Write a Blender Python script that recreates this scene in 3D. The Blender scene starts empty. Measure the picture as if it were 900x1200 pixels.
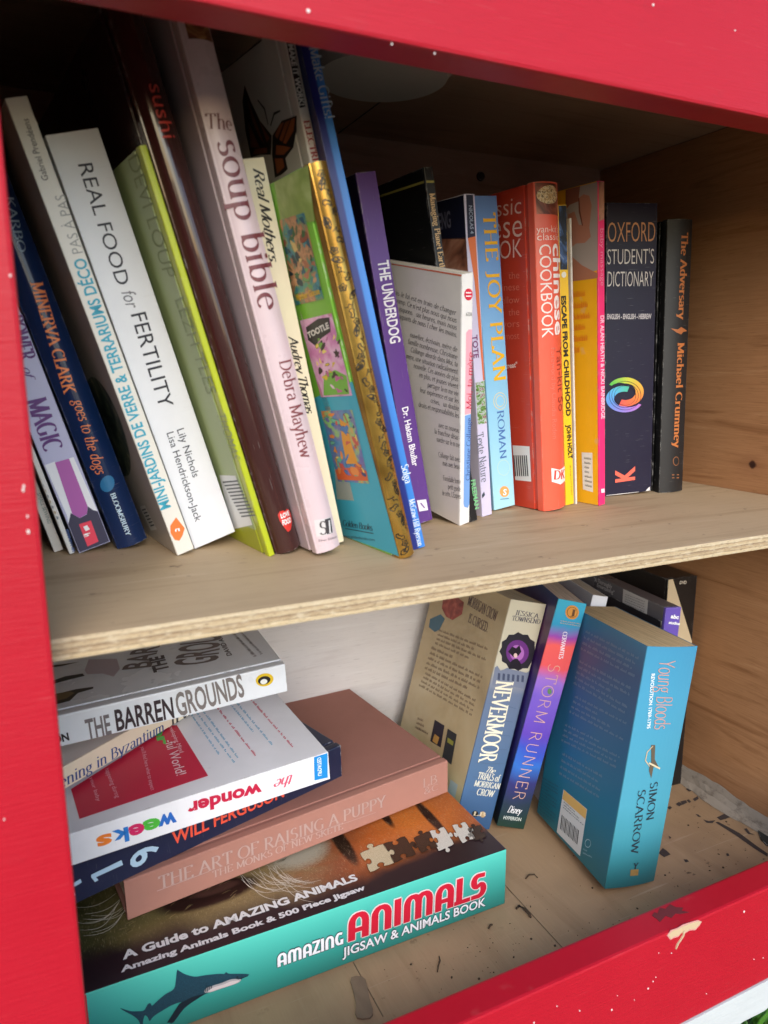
import bpy, bmesh, math, random
from mathutils import Vector, Matrix
random.seed(7)
sc = bpy.context.scene
COL = sc.collection

# ------------------------------------------------------------------ camera
cam_d = bpy.data.cameras.new("camera"); cam = bpy.data.objects.new("camera", cam_d); COL.objects.link(cam)
cam.matrix_world = Matrix([[0.90102, 0.087436, -0.424873, 0.0], [-0.433752, 0.171166, -0.884625, -0.28893], [-0.004625, 0.981355, 0.19215, 0.099266], [0.0, 0.0, 0.0, 1.0]])
cam_d.sensor_fit = 'HORIZONTAL'; cam_d.sensor_width = 36.0; cam_d.lens = 34.5942
cam_d.clip_start = 0.01; cam_d.clip_end = 300
cam_d.dof.use_dof = True; cam_d.dof.focus_distance = 0.52; cam_d.dof.aperture_fstop = 14
sc.camera = cam

# ------------------------------------------------------------------ sky, sun, exposure
SUN_FROM = Vector((-0.30, -1.0, 0.62)).normalized()      # direction towards the sun
w = bpy.data.worlds.new("World"); sc.world = w; w.use_nodes = True
wn = w.node_tree.nodes; wl = w.node_tree.links
bg = wn['Background']; bg.inputs['Strength'].default_value = 0.15
sky = wn.new('ShaderNodeTexSky'); sky.sky_type = 'NISHITA'; sky.sun_disc = False
sky.sun_elevation = math.asin(SUN_FROM.z); sky.sun_rotation = math.atan2(SUN_FROM.x, SUN_FROM.y)
sky.dust_density = 1.0; sky.air_density = 1.0; sky.ozone_density = 1.0
wl.new(sky.outputs['Color'], bg.inputs['Color'])
sun_d = bpy.data.lights.new("sun", 'SUN'); sun_d.energy = 1.1; sun_d.angle = math.radians(48); sun_d.color = (1, .99, .975)
sun = bpy.data.objects.new("sun", sun_d); COL.objects.link(sun)
sun.rotation_euler = (-SUN_FROM).to_track_quat('-Z', 'Y').to_euler()
sc.view_settings.view_transform = 'Standard'; sc.view_settings.look = 'None'
sc.view_settings.gamma = 1; sc.view_settings.exposure = 1.0
sc.cycles.max_bounces = 12; sc.cycles.diffuse_bounces = 6

# ------------------------------------------------------------------ materials
def srgb(c):
    """a colour seen in the photo (0-255 sRGB) or linear tuple"""
    if max(c) > 1.0001:
        return tuple(((v/255)/12.92 if v/255 <= .04045 else ((v/255+.055)/1.055)**2.4) for v in c)
    return tuple(c)
MC = {}
class NT:
    def __init__(s, name):
        s.m = bpy.data.materials.new(name); s.m.use_nodes = True
        s.n = s.m.node_tree.nodes; s.l = s.m.node_tree.links; s.b = s.n['Principled BSDF']
        s.tc = s.n.new('ShaderNodeTexCoord').outputs['Object']
    def node(s, t, **k):
        n = s.n.new(t)
        for a, v in k.items(): setattr(n, a, v)
        return n
    def map(s, scale=(1,1,1), loc=(0,0,0), rot=(0,0,0)):
        n = s.node('ShaderNodeMapping'); n.inputs['Scale'].default_value = scale; n.inputs['Location'].default_value = loc; n.inputs['Rotation'].default_value = rot
        s.l.new(s.tc, n.inputs['Vector']); return n.outputs[0]
    def noise(s, vec, scale, detail=4, rough=.55, dist=0):
        n = s.node('ShaderNodeTexNoise'); n.inputs['Scale'].default_value = scale; n.inputs['Detail'].default_value = detail
        n.inputs['Roughness'].default_value = rough; n.inputs['Distortion'].default_value = dist
        s.l.new(vec, n.inputs['Vector']); return n.outputs['Fac']
    def ramp(s, fac, stops, interp='LINEAR'):
        n = s.node('ShaderNodeValToRGB'); e = n.color_ramp; e.interpolation = interp
        while len(e.elements) > 1: e.elements.remove(e.elements[-1])
        for i, (p, c) in enumerate(stops):
            el = e.elements[0] if i == 0 else e.elements.new(p)
            el.position = p; c = srgb(c) if not isinstance(c, (int, float)) else (c, c, c); el.color = (*c, 1)
        s.l.new(fac, n.inputs[0]); return n.outputs[0]
    def mix(s, fac, a, b, mode='MIX'):
        n = s.node('ShaderNodeMix', data_type='RGBA', blend_type=mode)
        for k, v in ((0, fac), (6, a), (7, b)):
            if isinstance(v, (int, float)): n.inputs[k].default_value = v
            elif isinstance(v, tuple): n.inputs[k].default_value = (*srgb(v), 1)
            else: s.l.new(v, n.inputs[k])
        return n.outputs[2]
    def sep(s, vec):
        n = s.node('ShaderNodeSeparateXYZ'); s.l.new(vec, n.inputs[0]); return n.outputs
    def math(s, op, a, b=0.0):
        n = s.node('ShaderNodeMath', operation=op)
        for i, v in enumerate((a, b)):
            if isinstance(v, (int, float)): n.inputs[i].default_value = v
            else: s.l.new(v, n.inputs[i])
        return n.outputs[0]
    def out(s, col, rough=.5, bump=None, bs=.3, bd=.0005, spec=.5, metal=0, coat=0):
        if isinstance(col, tuple): s.b.inputs['Base Color'].default_value = (*srgb(col), 1)
        else: s.l.new(col, s.b.inputs['Base Color'])
        if isinstance(rough, (int, float)): s.b.inputs['Roughness'].default_value = rough
        else: s.l.new(rough, s.b.inputs['Roughness'])
        s.b.inputs['Specular IOR Level'].default_value = spec; s.b.inputs['Metallic'].default_value = metal
        s.b.inputs['Coat Weight'].default_value = coat
        if bump is not None:
            n = s.node('ShaderNodeBump'); n.inputs['Strength'].default_value = bs; n.inputs['Distance'].default_value = bd
            s.l.new(bump, n.inputs['Height']); s.l.new(n.outputs[0], s.b.inputs['Normal'])
        return s.m

def M(color, rough=.36, var=.07, kind='print', metal=0, coat=0):
    """printed / coated card, cloth or ink with slight unevenness"""
    key = (tuple(color), rough, var, kind, metal, coat)
    if key in MC: return MC[key]
    t = NT('print_%d' % len(MC)); c = srgb(color)
    if kind == 'ink':
        r = t.out(color, rough, metal=metal)
    else:
        n = t.noise(t.map(), 60, 5); n2 = t.noise(t.map((1, 1, .25)), 900, 2)
        col = t.mix(n, tuple(max(0, v*(1-var)) for v in c), tuple(min(1, v*(1+var)+.004) for v in c))
        if kind == 'cloth':
            w1 = t.noise(t.map((1, 1, 6)), 1600, 2); col = t.mix(t.math('MULTIPLY', w1, .35), col, tuple(v*.55 for v in c))
            r = t.out(col, .8, w1, .5, .0003, spec=.25)
        else:
            bv = t.node('ShaderNodeBevel', samples=4); bv.inputs['Radius'].default_value = .0011
            ge = t.node('ShaderNodeNewGeometry'); dp = t.node('ShaderNodeVectorMath', operation='DOT_PRODUCT')
            t.l.new(bv.outputs[0], dp.inputs[0]); t.l.new(ge.outputs['Normal'], dp.inputs[1])
            edge = t.ramp(dp.outputs['Value'], [(.80, 1.0), (.97, .0)])
            scuff = t.ramp(t.noise(t.map(loc=(len(MC)*.37, .1, 0)), 140, 5, .7), [(.50, .0), (.62, .85)])
            lum = max(c); wear = (.62, .60, .56) if lum < .5 else (.36, .34, .30)
            col = t.mix(t.math('MULTIPLY', edge, scuff), col, wear)
            scr = t.noise(t.map((30, 30, 700) if len(MC) % 2 else (700, 30, 30), (.2, .4, len(MC))), 3, 2, .5)
            col = t.mix(t.ramp(scr, [(.69, .0), (.76, .22)]), col, (.5, .48, .46))
            sm = t.noise(t.map(), 25, 4)
            rr = t.math('ADD', t.math('MULTIPLY', sm, .22), rough-.11)
            r = t.out(col, rr, n2, .12, .0002, metal=metal, coat=coat)
    MC[key] = r; return r

def paper(color, axis='x'):
    key = ('paper', tuple(color), axis)
    if key in MC: return MC[key]
    t = NT('page_edges'); sc_ = {'x': (1, .02, .02), 'z': (.02, .02, 1)}[axis]
    n = t.math('ADD', t.math('MULTIPLY', t.noise(t.map(sc_), 2600, 3, .7), .5), t.math('MULTIPLY', t.noise(t.map(sc_), 700, 3, .7), .5)); n2 = t.noise(t.map(), 30, 4); c = srgb(color)
    col = t.mix(t.ramp(n, [(.36, .0), (.58, 1.0)]), tuple(v*.52 for v in c), tuple(min(1, v*1.05) for v in c))
    col = t.mix(t.math('MULTIPLY', n2, .3), col, tuple((c[0]*.8, c[1]*.7, c[2]*.55)))
    MC[key] = t.out(col, .85, n, .5, .0004, spec=.2); return MC[key]

def gradient(name, axis, lo, hi, stops, rough=.4, warp=.0, wscale=14, interp='LINEAR', coat=0):
    """colour bands along one axis of the book"""
    key = ('grad', name)
    if key in MC: return MC[key]
    t = NT(name); v = t.map(); x = t.sep(v)[axis]
    f = t.math('DIVIDE', t.math('SUBTRACT', x, lo), hi-lo)
    if warp:
        f = t.math('ADD', f, t.math('MULTIPLY', t.math('SUBTRACT', t.noise(v, wscale, 3, .5, .6), .5), warp))
    MC[key] = t.out(t.ramp(f, stops, interp), rough, coat=coat); return MC[key]

def patches(name, stops, scale=60, stretch=(1,1,1), dist=1.0, rough=.4, interp='LINEAR', detail=3):
    """a colourful printed picture with no subject to recognise"""
    key = ('patch', name)
    if key in MC: return MC[key]
    t = NT(name); n = t.noise(t.map(stretch), scale, detail, .55, dist)
    MC[key] = t.out(t.ramp(n, stops, interp), rough); return MC[key]

# ------------------------------------------------------------------ lettering
def A(cx, cy, rx, ry, d0, d1, n=12):
    return [(cx+rx*math.cos(math.radians(d0+(d1-d0)*i/n)), cy+ry*math.sin(math.radians(d0+(d1-d0)*i/n))) for i in range(n+1)]
def vs(x, h=1.0, lo=0.0): return ([(x, h), (x, lo)], 'se')
def hb(x0, x1, y): return ([(x0, y), (x1, y)], '')
G = {
'A': (.74, [([(.04,0),(.36,1)],'s'), ([(.34,1),(.69,0)],'e'), hb(.16,.57,.36)]),
'B': (.66, [vs(.13), ([(.13,1),(.3,1)]+A(.3,.76,.22,.24,90,-90)+[(.13,.52)],''), ([(.13,.52),(.33,.52)]+A(.33,.26,.27,.26,90,-90)+[(.13,0)],'')]),
'C': (.72, [(A(.41,.5,.36,.5,48,312,18),'')]),
'D': (.77, [vs(.13), ([(.13,1),(.3,1)]+A(.3,.5,.4,.5,90,-90,16)+[(.13,0)],'')]),
'E': (.62, [vs(.13), hb(.13,.55,1), hb(.13,.45,.52), hb(.13,.57,0), ([(.55,1),(.55,.84)],''), ([(.57,0),(.57,.18)],'')]),
'F': (.58, [vs(.13), hb(.13,.54,1), hb(.13,.44,.5), ([(.54,1),(.54,.83)],'')]),
'G': (.76, [(A(.41,.5,.36,.5,48,300,18)+[(.63,.1)],''), ([(.63,.42),(.63,.04)],'s')]),
'H': (.78, [vs(.13), vs(.65), hb(.13,.65,.51)]),
'I': (.32, [vs(.16)]),
'J': (.42, [([(.27,1),(.27,.1)]+A(.13,.08,.14,.2,0,-120,6),'s')]),
'K': (.72, [vs(.13), ([(.6,1),(.14,.42)],'s'), ([(.27,.58),(.65,0)],'e')]),
'L': (.6, [vs(.13), hb(.13,.55,0), ([(.55,0),(.55,.2)],'')]),
'M': (.9, [([(.13,1),(.11,0)],'e'), ([(.11,1),(.44,.06)],'s'), ([(.44,.06),(.77,1)],''), ([(.77,1),(.79,0)],'se')]),
'N': (.78, [([(.13,1),(.13,0)],'se'), ([(.13,1),(.65,.0)],''), ([(.65,1),(.65,0)],'s')]),
'O': (.8, [(A(.4,.5,.36,.5,0,360,26),'')]),
'P': (.62, [vs(.13), ([(.13,1),(.3,1)]+A(.3,.74,.26,.26,90,-90)+[(.13,.48)],'')]),
'Q': (.8, [(A(.4,.5,.36,.5,0,360,26),''), ([(.42,.12),(.72,-.2)],'')]),
'R': (.7, [vs(.13), ([(.13,1),(.3,1)]+A(.3,.75,.24,.25,90,-90)+[(.13,.5)],''), ([(.32,.5),(.63,0)],'e')]),
'S': (.56, [(A(.28,.75,.19,.25,35,250,12)+A(.27,.25,.23,.26,75,-150,14),'')]),
'T': (.66, [([(.33,1),(.33,0)],'e'), hb(.05,.61,1), ([(.05,1),(.05,.82)],''), ([(.61,1),(.61,.82)],'')]),
'U': (.76, [([(.13,1),(.13,.3)]+A(.375,.3,.245,.3,180,360)+[(.62,1)],'se')]),
'V': (.72, [([(.04,1),(.37,0)],'s'), ([(.35,0),(.68,1)],'e')]),
'W': (1.02, [([(.04,1),(.29,0)],'s'), ([(.28,0),(.52,.95)],''), ([(.5,.95),(.74,0)],''), ([(.73,0),(.97,1)],'e')]),
'X': (.7, [([(.06,1),(.63,0)],'se'), ([(.62,1),(.05,0)],'se')]),
'Y': (.68, [([(.04,1),(.34,.47),(.34,0)],'se'), ([(.34,.47),(.63,1)],'e')]),
'Z': (.64, [hb(.08,.58,1), ([(.58,1),(.06,0)],''), hb(.06,.58,0), ([(.58,0),(.58,.2)],'')]),
'a': (.52, [(A(.24,.48,.17,.18,160,0,8)+[(.41,.08),(.5,.02)],''), ([(.41,.38),(.26,.36)]+A(.22,.18,.16,.18,90,280,10)+[(.41,.13)],'')]),
'b': (.56, [([(.11,1.05),(.11,0)],'s'), (A(.29,.33,.21,.33,140,-140,16),'')]),
'c': (.5, [(A(.28,.33,.23,.33,45,315,14),'')]),
'd': (.58, [([(.46,1.05),(.46,0)],'se'), (A(.28,.33,.21,.33,40,320,16),'')]),
'e': (.53, [([(.06,.37),(.47,.37)]+A(.27,.33,.21,.33,8,310,16),'')]),
'f': (.36, [(A(.34,.87,.15,.18,40,180,7)+[(.19,0)],'e'), hb(.05,.35,.64)]),
'g': (.54, [(A(.25,.44,.17,.21,0,360,16),''), ([(.16,.26),(.12,.12),(.34,.07)]+A(.25,-.12,.21,.16,60,-240,14),''), ([(.37,.58),(.5,.66)],'')]),
'h': (.58, [([(.11,1.05),(.11,0)],'se'), ([(.11,.42)]+A(.29,.46,.17,.2,150,0,8)+[(.46,0)],'e')]),
'i': (.26, [([(.13,.66),(.13,0)],'se'), ([(.13,.98),(.13,.86)],'')]),
'j': (.26, [([(.15,.66),(.15,-.12)]+A(.03,-.14,.12,.16,0,-110,5),'s'), ([(.15,.98),(.15,.86)],'')]),
'k': (.56, [([(.11,1.05),(.11,0)],'se'), ([(.44,.66),(.12,.28)],'s'), ([(.23,.4),(.5,0)],'e')]),
'l': (.26, [([(.13,1.05),(.13,0)],'se')]),
'm': (.88, [([(.11,.66),(.11,0)],'se'), ([(.11,.42)]+A(.28,.46,.16,.2,150,0,8)+[(.44,0)],'e'), ([(.44,.42)]+A(.61,.46,.16,.2,150,0,8)+[(.77,0)],'e')]),
'n': (.58, [([(.11,.66),(.11,0)],'se'), ([(.11,.42)]+A(.29,.46,.17,.2,150,0,8)+[(.46,0)],'e')]),
'o': (.56, [(A(.28,.33,.23,.33,0,360,20),'')]),
'p': (.57, [([(.11,.66),(.11,-.32)],'se'), (A(.29,.33,.22,.33,140,-140,16),'')]),
'q': (.57, [([(.46,.66),(.46,-.32)],'e'), (A(.28,.33,.22,.33,40,320,16),'')]),
'r': (.42, [([(.11,.66),(.11,0)],'se'), ([(.11,.42)]+A(.29,.47,.16,.18,150,50,6),'')]),
's': (.42, [(A(.21,.49,.14,.17,35,250,9)+A(.2,.17,.17,.17,75,-150,10),'')]),
't': (.36, [([(.17,.88),(.17,.16)]+A(.29,.15,.12,.15,180,310,6),''), hb(.04,.34,.64)]),
'u': (.58, [([(.11,.66),(.11,.2)]+A(.28,.2,.17,.2,180,330,8)+[(.46,.2)],'s'), ([(.46,.66),(.46,0)],'se')]),
'v': (.52, [([(.03,.66),(.27,0)],'s'), ([(.26,0),(.48,.66)],'e')]),
'w': (.76, [([(.03,.66),(.22,0)],'s'), ([(.21,0),(.39,.6)],''), ([(.37,.6),(.55,0)],''), ([(.54,0),(.72,.66)],'e')]),
'x': (.52, [([(.05,.66),(.46,0)],'se'), ([(.45,.66),(.04,0)],'se')]),
'y': (.52, [([(.03,.66),(.27,0)],'s'), ([(.48,.66),(.24,-.1)]+A(.13,-.16,.11,.14,30,-120,5),'s')]),
'z': (.48, [hb(.06,.42,.66), ([(.42,.66),(.05,0)],''), hb(.05,.43,0)]),
'.': (.22, [([(.11,.1),(.11,0)],'')]), ',': (.22, [([(.12,.1),(.07,-.14)],'')]), "'": (.2, [([(.1,1),(.1,.76)],'')]),
'-': (.36, [hb(.05,.31,.3)]), '!': (.28, [([(.14,1),(.14,.3)],''), ([(.14,.1),(.14,0)],'')]),
'&': (.78, [([(.68,.0),(.2,.68)]+A(.34,.82,.14,.18,200,-40,10)+[(.12,.28)]+A(.3,.22,.22,.22,170,340,10)+[(.64,.5)],'')]),
' ': (.3, []),
}
G['é'] = (G['e'][0], G['e'][1]+[([(.22,.78),(.36,1.0)],'')]); G['è'] = (G['e'][0], G['e'][1]+[([(.34,.78),(.2,1.0)],'')])
FAT = {
'A': (.84, [([(.16,0),(.16,.6)]+A(.42,.6,.26,.28,180,0,10)+[(.68,0)],''), hb(.2,.66,.34)]),
'N': (.84, [([(.16,0),(.16,.6)]+A(.42,.6,.26,.28,180,0,10)+[(.68,0)],'')]),
'M': (1.26, [([(.16,0),(.16,.62)]+A(.39,.62,.23,.26,180,0,10)+[(.62,0)],''), ([(.62,.0),(.62,.62)]+A(.85,.62,.23,.26,180,0,10)+[(1.08,0)],'')]),
'I': (.36, [([(.18,0),(.18,.98)],'')]),
'L': (.6, [([(.17,1),(.17,.06)],''), hb(.04,.58,.08)]),
'S': (.72, [([(.64,.86)]+A(.38,.66,.22,.22,80,250,10)+A(.34,.32,.26,.24,60,-100,10)+[(.06,.08)],'')]),
'Z': (.66, [hb(.06,.6,.92), ([(.56,.92),(.12,.08)],''), hb(.06,.6,.08)]),
'G': (.8, [([(.68,.84)]+A(.42,.5,.27,.4,75,285,14)+[(.64,.12)],''), ([(.64,.42),(.64,.02)],'')]),
}
NIB = {  'fat': (.27,.16,0,0,.04),  # thick, thin, serif half-length, slant, spacing
 'serif': (.13,.045,.1,0,.04), 'serifb': (.19,.07,.12,0,.05), 'serifm': (.15,.06,.1,0,.07), 'serifl': (.085,.035,.08,0,.04), 'typo': (.1,.06,.07,.18,.03),
 'script': (.15,.05,0,.35,-.02), 'hair': (.085,.045,0,.3,.0), 'antique': (.17,.06,.15,.05,.04), 'thinline': (.05,.05,0,0,.12), 'round': (.1,.09,0,0,.06), 'deco': (.22,.05,.12,.0,.03)}
def nib_text(s, style):
    th, tn, sf, sl, sp = NIB[style]; V = []; F = []; x = 0.0; k = 0
    for ch in s:
        wd, strokes = (FAT.get(ch) if style == 'fat' else None) or G.get(ch) or G.get(ch.upper()) or G[' ']
        for pts, fl in strokes:
            P = [Vector((p[0], p[1])) for p in pts]; k += 1; z = k*.00002*0+ (k % 7)*.004
            base = len(V); n = len(P); closed = (P[0]-P[-1]).length < 1e-4 and n > 4
            for i, p in enumerate(P):
                d = (P[min(i+1, n-1)]-P[max(i-1, 0)]) if not closed else (P[(i+1) % (n-1)]-P[(i-1) % (n-1)])
                if d.length < 1e-6: d = Vector((1, 0))
                d.normalize(); wv = (tn+(th-tn)*abs(d.y)**1.3)/2; nn = Vector((-d.y, d.x))
                q = p.copy()
                if n == 2: q = p + d*(tn*.5 if i else -tn*.5)*(1 if abs(d.x) > .9 else 0)
                a, b = q+nn*wv, q-nn*wv
                V += [(x+a.x+sl*a.y, a.y, z), (x+b.x+sl*b.y, b.y, z)]
            for i in range(n-1): F.append((base+2*i, base+2*i+2, base+2*i+3, base+2*i+1))
            if sf:
                for e, flag, j in ((P[0], 's', 1), (P[-1], 'e', n-2)):
                    if flag in fl:
                        b0 = len(V); h = tn*.5; yy = e.y
                        for (dx, dy) in ((-sf, -h), (sf, -h), (sf, h), (-sf, h)):
                            V.append((x+e.x+dx+sl*(yy+dy), yy+dy, z+.02))
                        F.append((b0, b0+1, b0+2, b0+3))
        x += wd+sp
    return V, F
SANS = {'sans': (0, 0), 'sansb': (.022, 0), 'sansx': (.04, 0), 'sansi': (.0, .22), 'sansl': (-.008, 0)}
_cap = {}
def sans_text(s, style):
    off, sh = SANS[style]
    cu = bpy.data.curves.new('t', 'FONT'); cu.body = s; cu.offset = off; cu.shear = sh; cu.resolution_u = 3; cu.fill_mode = 'FRONT'
    o = bpy.data.objects.new('t', cu); COL.objects.link(o)
    dg = bpy.context.evaluated_depsgraph_get(); dg.update(); me = o.evaluated_get(dg).to_mesh()
    V = [tuple(v.co) for v in me.vertices]; F = [tuple(p.vertices) for p in me.polygons]
    o.evaluated_get(dg).to_mesh_clear(); bpy.data.objects.remove(o); bpy.data.curves.remove(cu)
    return V, F
def text_geo(s, style):
    if style in NIB: V, F = nib_text(s, style); cap = 1.0
    else:
        V, F = sans_text(s, style)
        if style not in _cap: _cap[style] = max(v[1] for v in sans_text('H', style)[0])
        cap = _cap[style]
    x0 = min(v[0] for v in V); x1 = max(v[0] for v in V)
    return [((v[0]-x0)/(x1-x0), v[1]/cap, v[2]) for v in V], F

# ------------------------------------------------------------------ mesh helpers
def link(name, bm, mats, parent=None, smooth=False):
    me = bpy.data.meshes.new(name); bm.to_mesh(me); bm.free()
    for m in mats: me.materials.append(m)
    if smooth:
        for p in me.polygons: p.use_smooth = True
    o = bpy.data.objects.new(name, me); COL.objects.link(o)
    if parent: o.parent = parent
    return o
def box(bm, lo, hi, mi=0, bev=0.0, seg=2):
    lo = Vector(lo); hi = Vector(hi); c = (lo+hi)/2; s = hi-lo
    r = bmesh.ops.create_cube(bm, size=1, matrix=Matrix.Translation(c) @ Matrix.Diagonal((*s, 1)))
    vs_ = r['verts']; fs = {f for v in vs_ for f in v.link_faces}
    for f in fs: f.material_index = mi
    if bev:
        es = list({e for v in vs_ for e in v.link_edges})
        bmesh.ops.bevel(bm, geom=es, offset=min(bev, min(s)*.45), segments=seg, affect='EDGES', profile=.6, material=mi)
def tag(o, label=None, cat=None, group=None, kind=None):
    if label: o['label'] = label
    if cat: o['category'] = cat
    if group: o['group'] = group
    if kind: o['kind'] = kind
    return o
def empty(name, mat=None):
    o = bpy.data.objects.new(name, None); COL.objects.link(o); o.empty_display_size = .02
    if mat is not None: o.matrix_world = mat
    return o

# ------------------------------------------------------------------ books
# pose: corner position, yaw, pitch, lean, then size along u (right), w (into the shelf), v (up); 'lie' books have their spine along u
class Book:
    def __init__(b, key, label, form, lie=False, spine=None, cover=None, back=None, page=(225, 215, 195), bulge=0, cat='book', group=None, name='book', round_=.0006):
        p = POSE[key]; b.p = p; b.T, b.D, b.H = p[6:9]; b.lie = lie; b.form = form; b.bulge = bulge
        b.k1 = p[9] if len(p) > 9 else 0; b.k2 = p[10] if len(p) > 10 else 0
        R = Matrix.Rotation(p[3], 4, 'Z') @ Matrix.Rotation(p[4], 4, 'X') @ Matrix.Rotation(-p[5], 4, 'Y')
        b.root = empty(name, Matrix.Translation(p[:3]) @ R); tag(b.root, label, cat, group)
        b.shear = Matrix(((1, b.k1, 0, 0), (b.k2, 1, 0, 0), (0, 0, 1, 0), (0, 0, 0, 1)))
        b.Th = b.H if lie else b.T; b.Ht = b.T if lie else b.H     # thickness, height of the book itself
        b.parts = {}; cover = cover or spine; back = back or cover
        mm = lambda c: c if not isinstance(c, tuple) else M(c)
        spine, cover, back = mm(spine), mm(cover), mm(back)
        t, D, H = b.Th, b.D, b.Ht
        if form == 'hard':
            bt = min(.0024, t*.2); g = .0055
            b.part('spine', [spine], lambda bm: b.shell(bm, t, H, g, bulge, bt))
            for nm, t0, mt in (('back_cover', 0, back), ('front_cover', t-bt, cover)):
                if lie == 'down': nm = 'front_cover' if t0 == 0 else 'back_cover'
                def f(bm, t0=t0):
                    box(bm, (t0, g+.0035, 0), (t0+bt, D, H), 0, .0007)
                    q = .0007 if t0 == 0 else -.0007
                    box(bm, (t0+max(q, 0)+.0001, g-.001, .0004), (t0+bt+min(q, 0)-.0001, g+.0045, H-.0004), 0)
                b.part(nm, [mt], f)
            b.part('page_block', [paper(page, 'z' if lie else 'x')], lambda bm: box(bm, (bt+.0001, .0025, .0028), (t-bt-.0001, D-.0035, H-.0028)))
        elif form == 'soft':
            ct = min(.00045, t*.12)
            b.part('spine', [spine], lambda bm: b.shell(bm, t, H, .0012, bulge, ct, .0004))
            for nm, t0, mt in (('back_cover', 0, back), ('front_cover', t-ct, cover)):
                if lie == 'down': nm = 'front_cover' if t0 == 0 else 'back_cover'
                b.part(nm, [mt], lambda bm, t0=t0: box(bm, (t0, .0012, 0), (t0+ct, D, H), 0, .00015))
            b.part('page_block', [paper(page, 'z' if lie else 'x')], lambda bm: box(bm, (ct+.00005, ct+.0003, .0003), (t-ct-.00005, D-.0004, H-.0003)))
        elif form == 'case':      # plastic disc case
            b.part('case_spine', [spine], lambda bm: box(bm, (0, 0, 0), (t, .003, H), 0, .0009))
            b.part('case_shell', [cover], lambda bm: box(bm, (.0002, .003, 0), (t-.0002, D, H), 0, .0008))
        elif form == 'box':
            b.part('lid', [spine, cover], lambda bm: b.lid(bm, t, D, H))
            b.part('tray', [back], lambda bm: box(bm, (.0, .0014, .0014), (t*.25, D-.0014, H-.0014), 0, .0006))
    def lid(b, bm, t, D, H):
        box(bm, (.0012, 0, 0), (t, D, H), 0, .0008)
        for f in bm.faces:
            if f.normal.x > .7: f.material_index = 1
    def shell(b, bm, t, H, g, bulge, th, r=.0009):
        """spine strip: curved across the thickness with its two edges turned round the corners"""
        pr = []; n = 12
        for i in range(n+1):
            x = i/n
            pr.append((x*t, -bulge*(1-(2*x-1)**2)))
        if not bulge: r = min(r, t*.3)
        out = [(0, g), (0, r), (r*.3, r*.3)] + [(r+(t-2*r)*i/n, -bulge*(1-(2*i/n-1)**2)) for i in range(n+1)] + [(t-r*.3, r*.3), (t, r), (t, g)]
        inn = [(th, g), (th, th+r*.3)] + [(th+r+(t-2*th-2*r)*i/n, th-bulge*(1-(2*i/n-1)**2)) for i in range(n+1)] + [(t-th, th+r*.3), (t-th, g)]
        ring = out + inn[::-1]
        lo = [bm.verts.new((x, y, 0)) for x, y in ring]; hi = [bm.verts.new((x, y, H)) for x, y in ring]
        m = len(ring)
        for i in range(m):
            j = (i+1) % m; bm.faces.new((lo[i], lo[j], hi[j], hi[i]))
        no = len(out); ni = len(inn)
        # end caps as quads between the outer and the inner line
        idx_o = [int(round(i*(no-1)/(ni-1))) for i in range(ni)]
        for ring_v, flip in ((lo, True), (hi, False)):
            for i in range(ni-1):
                a = [ring_v[k] for k in range(idx_o[i], idx_o[i+1]+1)] + [ring_v[m-1-(i+1)], ring_v[m-1-i]]
                if flip: a = a[::-1]
                try: bm.faces.new(a)
                except ValueError: pass
        bmesh.ops.recalc_face_normals(bm, faces=bm.faces)
    def tomap(b, co):          # (t, d, h) -> box axes (u, w, v), then the shear of a slumped book
        v = Vector((co.z, co.y, co.x)) if b.lie else co.copy()
        return b.shear.to_3x3() @ v
    def part(b, name, mats, fn, parent=None, mapped=True):
        bm = bmesh.new(); fn(bm)
        if mapped:
            for v in bm.verts: v.co = b.tomap(v.co)
            if b.lie: bmesh.ops.reverse_faces(bm, faces=bm.faces)
        o = link(name, bm, mats, parent or b.root); b.parts.setdefault(name, o); return o
    # a face point (a, b) with height n above the surface, in box axes
    def at(b, face, x, y, n):
        if face == 'spine':
            tt = ((y if b.lie else x)-.0009)/(b.Th-.0018); tt = min(max(tt, 0), 1)
            v = Vector((x, -b.bulge*(1-(2*tt-1)**2)-n, y))
        elif face == 'left': v = Vector((-n, x, y))
        elif face == 'right': v = Vector((b.T+n, x, y))
        else: v = Vector((x, y, b.H+n))
        return b.shear.to_3x3() @ v
    def host(b, face):
        if b.form == 'case': return b.parts['case_spine' if face == 'spine' else 'case_shell']
        if b.form == 'box': return b.parts['lid']
        if face == 'spine': return b.parts['spine']
        if face == 'left': return b.parts['back_cover']
        if face == 'right': return b.parts['front_cover']
        return b.parts['back_cover' if b.lie == 'down' else 'front_cover']
BOOKS = {}
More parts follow.
